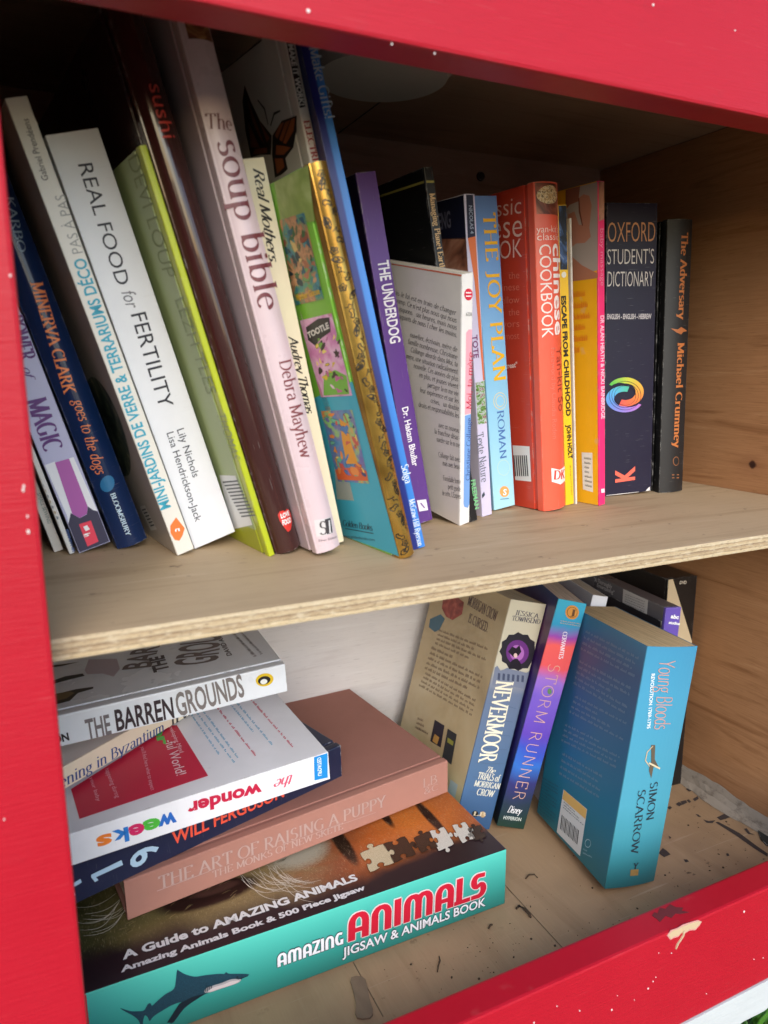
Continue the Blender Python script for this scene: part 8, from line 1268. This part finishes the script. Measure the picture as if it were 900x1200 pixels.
('barren','spine','title_lettering','text',('BARREN','sansb',0.10949,0.00177,0.14285,0.00154,0.01333),(54, 40, 46),2.2),
('barren','spine','title_lettering','text',('GROUNDS','sansb',0.14514,0.00149,0.18672,0.00436,0.01511),(126, 118, 116),2.3),
('barren','spine','author_lettering','text',('DAVID A. ROBERTSON','sansx',0.03030,0.00129,0.08365,0.00334,0.00472),(44, 38, 42),2.1),
('barren','spine','publisher_mark','poly',[(0.20590,0.01169),(0.20576,0.01032),(0.20507,0.00910),(0.20390,0.00815),(0.20236,0.00756),(0.20061,0.00739),(0.19882,0.00765),(0.19717,0.00833),(0.19581,0.00934),(0.19489,0.01059),(0.19448,0.01196),(0.19462,0.01331),(0.19530,0.01452),(0.19646,0.01547),(0.19798,0.01606),(0.19972,0.01624),(0.20150,0.01599),(0.20316,0.01533),(0.20453,0.01433),(0.20547,0.01307)],(226, 190, 40),1.1),
('barren','spine','publisher_mark','poly',[(0.20393,0.01166),(0.20377,0.01057),(0.20301,0.00964),(0.20177,0.00900),(0.20024,0.00877),(0.19865,0.00897),(0.19726,0.00956),(0.19626,0.01047),(0.19581,0.01155),(0.19598,0.01263),(0.19673,0.01356),(0.19797,0.01419),(0.19949,0.01444),(0.20107,0.01425),(0.20247,0.01365),(0.20348,0.01275)],(28, 26, 26),2.2),
('barren','spine','publisher_mark','poly',[(0.20178,0.01084),(0.20166,0.01007),(0.20111,0.00944),(0.20024,0.00909),(0.19923,0.00908),(0.19827,0.00941),(0.19756,0.01002),(0.19724,0.01078),(0.19736,0.01155),(0.19791,0.01218),(0.19877,0.01253),(0.19978,0.01255),(0.20074,0.01222),(0.20145,0.01161)],(236, 236, 232),3.3),
('barren','top','title_lettering','text',('BARREN','sansb',0.13564,0.04145,0.15609,0.11010,0.01791),(112, 100, 98),2.1),
('barren','top','title_lettering','text',('THE','sansx',0.14604,0.03070,0.14586,0.05715,0.00941),(80, 70, 72),2.2),
('barren','top','title_lettering','text',('GROUNDS','sansb',0.17563,0.02637,0.19703,0.10454,0.02736),(120, 108, 106),2.3),
('barren','top','author_lettering','text',('DAVID A. ROBERTSON','sansb',0.18726,0.03185,0.18894,0.11606,0.00334),(90, 82, 84),2.1),
('barren','top','blurb_lettering','words',([(0.19828,0.02036),(0.19506,0.07212),(0.19760,0.07241),(0.20146,0.02158)],1,0.8,41),(110, 104, 108),1.1),
('barren','top','blurb_lettering','words',([(0.20332,0.02204),(0.20070,0.07235),(0.20272,0.07299),(0.20605,0.02358)],1,0.8,42),(110, 104, 108),1.2),
('barren','top','cover_picture#30','poly',[(0.07088,0.05355),(0.07817,0.05383),(0.08467,0.05622),(0.09494,0.05485),(0.09617,0.05012),(0.08638,0.04944),(0.07814,0.04797),(0.07092,0.04849)],(30, 26, 28),1.1),
('barren','top','cover_picture#31','poly',[(0.07107,0.03033),(0.08155,0.03121),(0.09047,0.03196),(0.10032,0.02980),(0.10018,0.02718),(0.09116,0.02554),(0.08653,0.01665),(0.07879,0.01601),(0.07116,0.01780)],(52, 42, 34),1.1),
('barren','top','cover_picture#32','poly',[(0.07892,0.03158),(0.08686,0.03047),(0.08942,0.02657),(0.08489,0.02104),(0.07969,0.02066)],(120, 100, 62),2.1),
('barren','top','cover_picture#33','poly',[(0.09975,0.07721),(0.11711,0.06811),(0.11758,0.04937),(0.11292,0.03877),(0.10690,0.04767),(0.09765,0.05188),(0.09654,0.05930)],(196, 180, 188),1.1),
('barren','top','cover_picture#34','poly',[(0.07066,0.08187),(0.08217,0.07860),(0.09380,0.07645),(0.08309,0.07521),(0.07069,0.07764)],(60, 46, 36),1.1),
('never','spine','author_lettering','text',('JESSICA','serif',0.00697,0.18084,0.03025,0.18037,0.00376),(70, 66, 92),3.1),
('never','spine','author_lettering','text',('TOWNSEND','serif',0.00496,0.17595,0.03306,0.17592,0.00378),(70, 66, 92),3.2),
('never','spine','emblem_picture','poly',[(0.03465,0.15323),(0.03465,0.14928),(0.03465,0.14500),(0.03386,0.14244),(0.03242,0.13854),(0.02745,0.13807),(0.02376,0.13563),(0.01885,0.13736),(0.01394,0.13701),(0.01039,0.14043),(0.00561,0.14222),(0.00433,0.14640),(0.00092,0.14982),(0.00219,0.15367),(0.00103,0.15782),(0.00451,0.16035),(0.00590,0.16417),(0.01070,0.16472),(0.01431,0.16719),(0.01918,0.16559),(0.02410,0.16605),(0.02772,0.16268),(0.03265,0.16095),(0.03400,0.15671)],(44, 40, 48),1.1),
('never','spine','emblem_picture','poly',[(0.02934,0.15187),(0.02975,0.14898),(0.02922,0.14625),(0.02780,0.14389),(0.02560,0.14210),(0.02281,0.14104),(0.01967,0.14077),(0.01642,0.14132),(0.01334,0.14263),(0.01068,0.14460),(0.00863,0.14707),(0.00737,0.14983),(0.00698,0.15267),(0.00750,0.15535),(0.00889,0.15768),(0.01103,0.15946),(0.01376,0.16055),(0.01687,0.16086),(0.02011,0.16036),(0.02322,0.15909),(0.02593,0.15713),(0.02803,0.15466)],(110, 52, 128),2.2),
('never','spine','emblem_picture','poly',[(0.02488,0.15086),(0.02515,0.14879),(0.02472,0.14687),(0.02363,0.14528),(0.02198,0.14417),(0.01994,0.14366),(0.01772,0.14380),(0.01553,0.14456),(0.01359,0.14587),(0.01208,0.14761),(0.01115,0.14959),(0.01089,0.15163),(0.01131,0.15353),(0.01239,0.15512),(0.01402,0.15622),(0.01603,0.15675),(0.01824,0.15663),(0.02044,0.15589),(0.02240,0.15459),(0.02393,0.15285)],(176, 110, 186),3.3),
('never','spine','emblem_picture','poly',[(0.00900,0.15057),(0.01183,0.15516),(0.01569,0.15395),(0.01837,0.15678),(0.02177,0.15176),(0.01982,0.14801),(0.01553,0.14664)],(34, 28, 36),4.4),
('never','spine','emblem_picture','poly',[(0.01383,0.13661),(0.01422,0.14316),(0.01662,0.14535),(0.01982,0.14563),(0.02386,0.14241),(0.02601,0.13761)],(34, 28, 36),4.5),
('never','spine','emblem_picture','poly',[(0.01879,0.14831),(0.01883,0.14733),(0.01837,0.14656),(0.01753,0.14622),(0.01654,0.14640),(0.01566,0.14704),(0.01513,0.14798),(0.01509,0.14897),(0.01555,0.14973),(0.01638,0.15007),(0.01737,0.14990),(0.01825,0.14926)],(226, 196, 186),5.6),
('never','spine','skyline_picture','poly',[(0.00040,0.13647),(0.00248,0.13822),(0.00629,0.13461),(0.00946,0.13566),(0.01241,0.13748),(0.01743,0.13631),(0.02226,0.13591),(0.02590,0.13561),(0.03214,0.13471),(0.03454,0.13631),(0.03465,0.13394),(0.03465,0.11954),(0.03465,0.12124),(0.02159,0.12230),(0.00196,0.12188)],(122, 130, 150),1.1),
('never','spine','skyline_picture','poly',[(0.00461,0.13251),(0.00697,0.13230),(0.00810,0.12687),(0.00573,0.12708)],(70, 78, 102),2.2),
('never','spine','skyline_picture','poly',[(0.00923,0.13248),(0.01161,0.13228),(0.01275,0.12682),(0.01037,0.12704)],(70, 78, 102),2.3),
('never','spine','skyline_picture','poly',[(0.01389,0.13246),(0.01629,0.13225),(0.01744,0.12678),(0.01504,0.12699)],(70, 78, 102),2.4),
('never','spine','skyline_picture','poly',[(0.01858,0.13243),(0.02100,0.13223),(0.02216,0.12673),(0.01974,0.12695)],(70, 78, 102),2.5),
('never','spine','skyline_picture','poly',[(0.02330,0.13241),(0.02574,0.13220),(0.02691,0.12669),(0.02447,0.12691)],(70, 78, 102),2.6),
('never','spine','skyline_picture','poly',[(0.02806,0.13238),(0.03051,0.13217),(0.03170,0.12664),(0.02924,0.12686)],(70, 78, 102),2.7),
('never','spine','subtitle_lettering','text',('The','script',0.01708,0.04966,0.02594,0.04819,0.00481),(226, 222, 206),3.1),
('never','spine','subtitle_lettering','text',('TRIALS of','serifb',0.00966,0.04407,0.03215,0.04153,0.00554),(226, 222, 206),3.2),
('never','spine','subtitle_lettering','text',('MORRIGAN','serifb',0.00845,0.03779,0.03401,0.03517,0.00474),(226, 222, 206),3.3),
('never','spine','subtitle_lettering','text',('CROW','serifb',0.01265,0.03033,0.03029,0.02835,0.00534),(226, 222, 206),3.4),
('never','spine','publisher_mark','poly',[(0.01969,0.01379),(0.01975,0.01277),(0.01934,0.01191),(0.01852,0.01134),(0.01742,0.01115),(0.01620,0.01136),(0.01506,0.01195),(0.01416,0.01282),(0.01364,0.01384),(0.01359,0.01485),(0.01399,0.01571),(0.01481,0.01628),(0.01590,0.01648),(0.01712,0.01627),(0.01826,0.01568),(0.01917,0.01481)],(40, 36, 34),2.1),
('never','spine','publisher_mark','poly',[(0.02714,0.01312),(0.02722,0.01209),(0.02686,0.01122),(0.02611,0.01065),(0.02509,0.01046),(0.02395,0.01067),(0.02287,0.01126),(0.02201,0.01214),(0.02150,0.01316),(0.02142,0.01418),(0.02178,0.01505),(0.02253,0.01562),(0.02355,0.01582),(0.02468,0.01561),(0.02577,0.01502),(0.02663,0.01415)],(196, 160, 110),2.2),
('never','spine','publisher_mark','text',('LB','serifb',0.01492,0.01260,0.02709,0.01167,0.00321),(232, 214, 180),4.3),
('never','spine','skyline_picture','line',([(0.00392,0.10721),(0.01689,0.10641),(0.03048,0.10440)],0.0005),(84, 104, 132),2.8),
('never','spine','skyline_picture','line',([(0.00425,0.09495),(0.01725,0.09402),(0.03110,0.09271)],0.0005),(84, 104, 132),2.0),
('never','spine','skyline_picture','line',([(0.00459,0.08263),(0.01762,0.08159),(0.03172,0.08096)],0.0005),(84, 104, 132),2.1),
('never','spine','skyline_picture','line',([(0.00492,0.07028),(0.01798,0.06911),(0.03235,0.06917)],0.0005),(84, 104, 132),2.2),
('never','spine','skyline_picture','line',([(0.00526,0.05787),(0.01834,0.05658),(0.03298,0.05733)],0.0005),(84, 104, 132),2.3),
('never','spine','skyline_picture','line',([(0.00560,0.04542),(0.01871,0.04400),(0.03361,0.04545)],0.0005),(84, 104, 132),2.4),
('never','spine','skyline_picture','line',([(0.00594,0.03293),(0.01908,0.03138),(0.03425,0.03352)],0.0005),(84, 104, 132),2.5),
('never','left','title_lettering','text',('MORRIGAN CROW','serif',0.05692,0.17166,0.01235,0.17038,-0.00842),(74, 50, 66),2.1),
('never','left','title_lettering','text',('IS CURSED.','serif',0.04963,0.15833,0.01995,0.15880,-0.00759),(74, 50, 66),2.2),
('never','left','blurb_lettering','words',([(0.09139,0.13994),(0.01425,0.14912),(0.01200,0.13198),(0.09229,0.12338)],4,0.55,51),(138, 118, 94),1.1),
('never','left','blurb_lettering','words',([(0.09617,0.12205),(0.01162,0.13113),(0.01207,0.10794),(0.09996,0.09699)],5,0.55,52),(138, 118, 94),1.2),
('never','left','blurb_lettering','words',([(0.09554,0.09752),(0.01284,0.10562),(0.01289,0.08948),(0.10318,0.07980)],4,0.55,53),(138, 118, 94),1.3),
('never','left','blurb_lettering','words',([(0.09125,0.05631),(0.07054,0.06095),(0.06840,0.04760),(0.09191,0.04354)],3,0.5,54),(110, 80, 74),1.4),
('never','left','cover_picture#35','poly',[(0.06372,0.06505),(0.04717,0.06702),(0.04484,0.04828),(0.06265,0.04589)],(44, 38, 56),1.1),
('never','left','cover_picture','poly',[(0.04133,0.06690),(0.02684,0.06849),(0.02406,0.04329),(0.03931,0.04202)],(52, 54, 60),1.1),
('never','left','cover_picture#36','poly',[(0.05848,0.05436),(0.05019,0.05496),(0.05110,0.04808),(0.05943,0.04740)],(196, 150, 80),2.1),
('never','left','cover_picture','poly',[(0.03827,0.06049),(0.02865,0.06142),(0.02818,0.05790),(0.03730,0.05673)],(150, 150, 70),2.2),
('never','left','cover_picture#37','poly',[(0.09702,0.16538),(0.07939,0.17362),(0.06296,0.17182),(0.06147,0.16164),(0.07366,0.15255),(0.08543,0.15220),(0.09520,0.15701)],'P_redpatch',1.1),
('never','left','cover_picture#38','poly',[(0.11073,0.14219),(0.09479,0.15156),(0.08603,0.14981),(0.09064,0.13841),(0.09747,0.13396),(0.10934,0.13466)],(70, 110, 130),1.1),
('never','left','barcode_label','poly',[(0.02012,0.03245),(0.00896,0.03358),(0.00845,0.02264),(0.02040,0.02132)],(170, 180, 184),1.1),
('storm','spine','author_lettering','text',('CERVANTES','serifb',0.01078,0.17139,0.01308,0.14881,0.00332),(236, 226, 236),3.1),
('storm','spine','title_lettering','text',('STORM RUNNER','thinline',0.00664,0.14333,0.00699,0.02539,0.00955),(214, 170, 150),3.1),
('storm','spine','title_lettering','poly',[(0.01477,0.12141),(0.01490,0.12028),(0.01466,0.11932),(0.01409,0.11871),(0.01332,0.11858),(0.01249,0.11895),(0.01176,0.11975),(0.01129,0.12082),(0.01116,0.12194),(0.01140,0.12291),(0.01196,0.12351),(0.01274,0.12365),(0.01357,0.12328),(0.01429,0.12248)],(96, 130, 84),3.2),
('storm','spine','publisher_mark','poly',[(0.01906,0.18891),(0.01928,0.18713),(0.01894,0.18541),(0.01807,0.18394),(0.01676,0.18286),(0.01513,0.18227),(0.01335,0.18223),(0.01159,0.18275),(0.01002,0.18377),(0.00880,0.18519),(0.00805,0.18687),(0.00783,0.18865),(0.00818,0.19036),(0.00904,0.19182),(0.01035,0.19290),(0.01197,0.19349),(0.01375,0.19353),(0.01550,0.19302),(0.01707,0.19201),(0.01830,0.19060)],(206, 140, 60),2.1),
('storm','spine','publisher_mark','line',([(0.01754,0.18863),(0.01770,0.18732),(0.01746,0.18607),(0.01683,0.18499),(0.01588,0.18420),(0.01471,0.18377),(0.01342,0.18375),(0.01214,0.18413),(0.01100,0.18487),(0.01011,0.18592),(0.00956,0.18715),(0.00940,0.18846),(0.00965,0.18971),(0.01027,0.19078),(0.01122,0.19157),(0.01239,0.19200),(0.01368,0.19203),(0.01495,0.19165),(0.01609,0.19091),(0.01698,0.18986),(0.01754,0.18863)],0.0005),(110, 66, 30),3.2),
('storm','spine','publisher_mark','text',('J','serifb',0.01233,0.18511,0.01624,0.18543,0.00498),(96, 60, 30),4.3),
('storm','spine','publisher_mark','words',([(0.00607,0.18041),(0.02298,0.18075),(0.02321,0.17728),(0.00644,0.17692)],2,0.5,61),(206, 170, 140),2.4),
('storm','spine','publisher_mark','text',('Disney','script',0.00561,0.01320,0.01769,0.01302,0.00599),(245, 245, 245),3.5),
('storm','spine','publisher_mark','text',('HYPERION','sansb',0.00376,0.00672,0.01894,0.00697,0.00305),(214, 222, 214),3.6),
('scarrow','spine','title_lettering','text',('Young Bloods','hair',0.01155,0.16812,0.01749,0.11876,0.01395),(196, 150, 140),3.1),
('scarrow','spine','subtitle_lettering','text',('REVOLUTION 1769-1795','sansb',0.00670,0.16022,0.01101,0.12034,0.00283),(226, 232, 232),3.1),
('scarrow','spine','sabre_emblem','poly',[(0.01736,0.10822),(0.02102,0.10801),(0.02287,0.09725),(0.02787,0.09112),(0.02311,0.09146),(0.02292,0.08290),(0.01952,0.08894),(0.01924,0.09259),(0.02043,0.09421)],(96, 86, 70),2.1),
('scarrow','spine','sabre_emblem','line',([(0.01907,0.10748),(0.01490,0.10308),(0.01474,0.09673),(0.01934,0.09216)],0.0009),(200, 176, 140),3.2),
('scarrow','spine','sabre_emblem','line',([(0.01824,0.09479),(0.02949,0.08972)],0.0012),(214, 196, 160),3.3),
('scarrow','spine','author_lettering','text',('SIMON','serif',0.02316,0.07943,0.02528,0.05060,0.00665),(40, 52, 60),3.1),
('scarrow','spine','author_lettering','text',('SCARROW','serif',0.01341,0.07444,0.01669,0.02524,0.00631),(40, 52, 60),3.2),
('scarrow','spine','publisher_mark','poly',[(0.01919,0.01345),(0.02661,0.01292),(0.02715,0.00794),(0.01972,0.00850)],(150, 120, 70),2.1),
('scarrow','spine','publisher_mark','text',('Y','serifb',0.02070,0.01369,0.02543,0.01352,0.00452),(40, 52, 60),3.2),
('scarrow','left','blurb_lettering','words',([(0.07339,0.16859),(0.00671,0.17052),(0.00702,0.15291),(0.07667,0.14900)],4,0.45,71),(120, 140, 160),1.1),
('scarrow','left','blurb_lettering','words',([(0.07511,0.14374),(0.00953,0.14776),(0.00974,0.12463),(0.07864,0.12013)],5,0.45,72),(120, 140, 160),1.2),
('scarrow','left','blurb_lettering','words',([(0.07297,0.11537),(0.00747,0.12250),(0.00801,0.10642),(0.07807,0.09663)],4,0.45,73),(120, 140, 160),1.3),
('scarrow','left','blurb_lettering','words',([(0.08001,0.08859),(0.00819,0.10103),(0.00874,0.08474),(0.08253,0.07052)],4,0.45,74),(120, 140, 160),1.4),
('scarrow','left','blurb_lettering','words',([(0.07751,0.06571),(0.02369,0.07471),(0.02323,0.05389),(0.07756,0.04386)],4,0.4,75),(120, 140, 160),1.5),
('scarrow','left','blurb_lettering','words',([(0.09967,0.03210),(0.07564,0.03758),(0.07186,0.00305),(0.10031,0.00040)],12,0.5,76),(60, 90, 110),1.6),
('scarrow','left','barcode_label','poly',[(0.06822,0.03801),(0.03461,0.04059),(0.03352,0.00330),(0.06786,0.00182)],(222, 220, 214),1.1),
('scarrow','left','barcode_label','poly',[(0.06735,0.03801),(0.03489,0.04020),(0.03462,0.03258),(0.06766,0.03036)],(226, 180, 100),2.2),
('scarrow','left','barcode_label','words',([(0.06498,0.03019),(0.03562,0.03198),(0.03553,0.02629),(0.06479,0.02380)],3,0.5,77),(60, 60, 60),2.3),
('scarrow','left','barcode_label','line',([(0.06411,0.01865),(0.06323,0.00709)],0.0011),(30, 30, 32),3.4),
('scarrow','left','barcode_label','line',([(0.06206,0.01880),(0.06118,0.00728)],0.0006),(30, 30, 32),3.5),
('scarrow','left','barcode_label','line',([(0.06002,0.01895),(0.05914,0.00746)],0.0006),(30, 30, 32),3.6),
('scarrow','left','barcode_label','line',([(0.05799,0.01910),(0.05712,0.00765)],0.0011),(30, 30, 32),3.7),
('scarrow','left','barcode_label','line',([(0.05598,0.01925),(0.05511,0.00784)],0.0006),(30, 30, 32),3.8),
('scarrow','left','barcode_label','line',([(0.05398,0.01939),(0.05311,0.00802)],0.0006),(30, 30, 32),3.0),
('scarrow','left','barcode_label','line',([(0.05200,0.01954),(0.05113,0.00821)],0.0011),(30, 30, 32),3.1),
('scarrow','left','barcode_label','line',([(0.05002,0.01968),(0.04915,0.00839)],0.0006),(30, 30, 32),3.2),
('scarrow','left','barcode_label','line',([(0.04806,0.01983),(0.04720,0.00857)],0.0006),(30, 30, 32),3.3),
('scarrow','left','barcode_label','line',([(0.04612,0.01997),(0.04525,0.00875)],0.0011),(30, 30, 32),3.4),
('scarrow','left','barcode_label','line',([(0.04418,0.02011),(0.04332,0.00893)],0.0006),(30, 30, 32),3.5),
('scarrow','left','barcode_label','line',([(0.04226,0.02025),(0.04140,0.00910)],0.0006),(30, 30, 32),3.6),
('scarrow','left','barcode_label','line',([(0.04036,0.02039),(0.03949,0.00928)],0.0011),(30, 30, 32),3.7),
('scarrow','left','publisher_mark','line',([(0.02356,0.01999),(0.02354,0.01863),(0.02417,0.01713),(0.02532,0.01578),(0.02677,0.01486),(0.02823,0.01454),(0.02942,0.01490),(0.03009,0.01587),(0.03011,0.01725),(0.02947,0.01876),(0.02831,0.02011),(0.02685,0.02102),(0.02539,0.02132),(0.02422,0.02095),(0.02356,0.01999)],0.0006),(170, 200, 205),2.1),
('scarrow','left','publisher_mark','words',([(0.03134,0.01209),(0.01997,0.01550),(0.01922,0.01034),(0.03052,0.00663)],2,0.5,78),(150, 185, 195),2.2),
('abc','spine','publisher_mark','text',('abc','sansx',0.00480,0.18176,0.01249,0.18036,0.00317),(245, 245, 245),3.1),
('abc','spine','publisher_mark','text',('studios','sansx',0.00354,0.17719,0.01425,0.17535,0.00229),(245, 245, 245),3.2),
('abc','left','sleeve_label','poly',[(0.05460,0.18960),(0.02164,0.18960),(0.02123,0.17552),(0.05367,0.17444)],(196, 192, 190),1.1),
('abc','left','sleeve_label','words',([(0.05100,0.18700),(0.02480,0.18828),(0.02455,0.17805),(0.05093,0.17705)],5,0.5,81),(120, 116, 116),2.2),
('abc','left','sleeve_lettering','text',('"A Thoroughly','sansb',0.09774,0.18466,0.07011,0.18520,-0.00378),(190, 186, 186),2.1),
('abc','left','sleeve_lettering','text',('Entertaining"','sansb',0.09178,0.18105,0.06615,0.18126,-0.00326),(190, 186, 186),2.2),
('boxset','spine','sleeve_panel','poly',[(0.00040,0.19660),(0.00500,0.19660),(0.03110,0.13713),(0.02932,0.11494),(0.00040,0.12206)],(196, 178, 146),1.1),
('boxset','spine','disc_mark','text',('DVD','sansx',0.01233,0.19161,0.01971,0.19106,0.00278),(190, 180, 165),3.1),
('never','spine','title_lettering','text',('NEVERMOOR','antique',0.00528,0.12642,0.00731,0.05776,0.01614),(240, 232, 208),4.1),
]
def illustration(bk, face, part, q, pal, n, seed, lo=.05, hi=.16, layer=3):
    """a busy picture-book scene: many small overlapping shapes with some ink outlines"""
    r = random.Random(seed)
    def B(s, t):
        s = min(max(s, .01), .99); t = min(max(t, .01), .99)
        return tuple((q[0][k]*(1-s)+q[1][k]*s)*(1-t)+(q[3][k]*(1-s)+q[2][k]*s)*t for k in (0, 1))
    for i in range(n):
        cx, cy = r.random(), r.random(); a = r.uniform(lo, hi)*(1-.5*i/n); b_ = a*r.uniform(.3, .8); th = r.uniform(0, 3.14); ph = r.uniform(0, 6.28); wv = r.uniform(.1, .4); kk = r.choice((2, 3, 5)); pts = []
        for j in range(16):
            u = 2*math.pi*j/16; rr_ = 1+wv*math.sin(kk*u+ph); x = a*rr_*math.cos(u); y = b_*rr_*math.sin(u)
            pts.append(B(cx+(x*math.cos(th)-y*math.sin(th))*1.2, cy+(x*math.sin(th)+y*math.cos(th))*.8))
        DECO.append((bk, face, part, 'poly', pts, r.choice(pal), layer+i*.02))
        if i % 3 == 0: DECO.append((bk, face, part, 'line', (pts+[pts[0]], .00022), (40, 34, 34), layer+i*.02+.01))
for args in [('golden', 'left', 'cover_picture#901', [(0.04237,0.17573),(0.01598,0.17503),(0.01488,0.14061),(0.04826,0.13915)], [(40, 90, 110), (70, 140, 150), (60, 100, 60), (110, 160, 90), (200, 150, 110), (176, 110, 80), (222, 190, 120), (150, 80, 60), (36, 60, 70)], 46, 5), ('golden', 'left', 'cover_picture#902', [(0.04890,0.07726),(0.01471,0.07993),(0.01429,0.04383),(0.04679,0.04159)], [(70, 120, 180), (120, 110, 170), (110, 180, 150), (230, 140, 70), (240, 200, 110), (200, 90, 80), (150, 200, 120), (60, 70, 120)], 46, 6), ('golden', 'left', 'cover_picture#903', [(0.03918,0.11739),(0.00739,0.12047),(0.01088,0.08985),(0.04312,0.08802)], [(220, 190, 60), (60, 50, 40), (230, 200, 220), (190, 100, 150), (120, 180, 70), (240, 220, 120)], 30, 7)]: illustration(*args)
decorate([(b, f, p, k, d, pm(c), l) for b, f, p, k, d, c, l in DECO])
# black line drawings on the gold foil spine
b = BOOKS['golden']; rr = random.Random(4); items = []
for i in range(46):
    y = .004+i*.00412; x = rr.uniform(.002, .0072); a = rr.uniform(0, 6.28); k = i % 4
    def tr(pts): return [(min(max(x+(px*math.cos(a)-py*math.sin(a))*.001, .0004), b.T-.0004), y+(px*math.sin(a)+py*math.cos(a))*.001) for px, py in pts]
    if k == 0: ps = [tr([(-3, 0), (-1.5, 1.2), (0, 1.3), (1.6, .8), (3, 0), (1.5, -1.1), (0, -1.3), (-1.6, -1), (-3, 0)]), tr([(-3, 0), (3, 0)]), tr([(-1, 0), (.2, 1)]), tr([(0, 0), (1.2, .8)]), tr([(-.6, 0), (.4, -.9)])]
    elif k == 1: ps = [tr([(1.5*math.cos(t)*(1+.25*math.cos(5*t)), 1.5*math.sin(t)*(1+.25*math.cos(5*t))) for t in [j*.35 for j in range(19)]]), tr([(.5*math.cos(t), .5*math.sin(t)) for t in [j*.8 for j in range(9)]])]
    elif k == 2: ps = [tr([(-2, -1), (-2.3, .5), (-1.4, 1.4), (-.6, .8), (.6, 1), (1.8, .6), (2.1, -.4), (1.6, -1.2), (.8, -.5), (-.5, -.6), (-1, -1.3), (-2, -1)]), tr([(-1.6, .6), (-1.3, .6)])]
    else: ps = [tr([(-2.6, -.6), (-1, .8), (.4, -.4), (1.4, .6), (2.6, 0)]), tr([(-1, .8), (-.6, 1.8), (0, 1)])]
    for p in ps: items.append(('golden', 'spine', 'line_drawing', 'line', (p, .0006), (24, 18, 12), 1))
decorate(items)
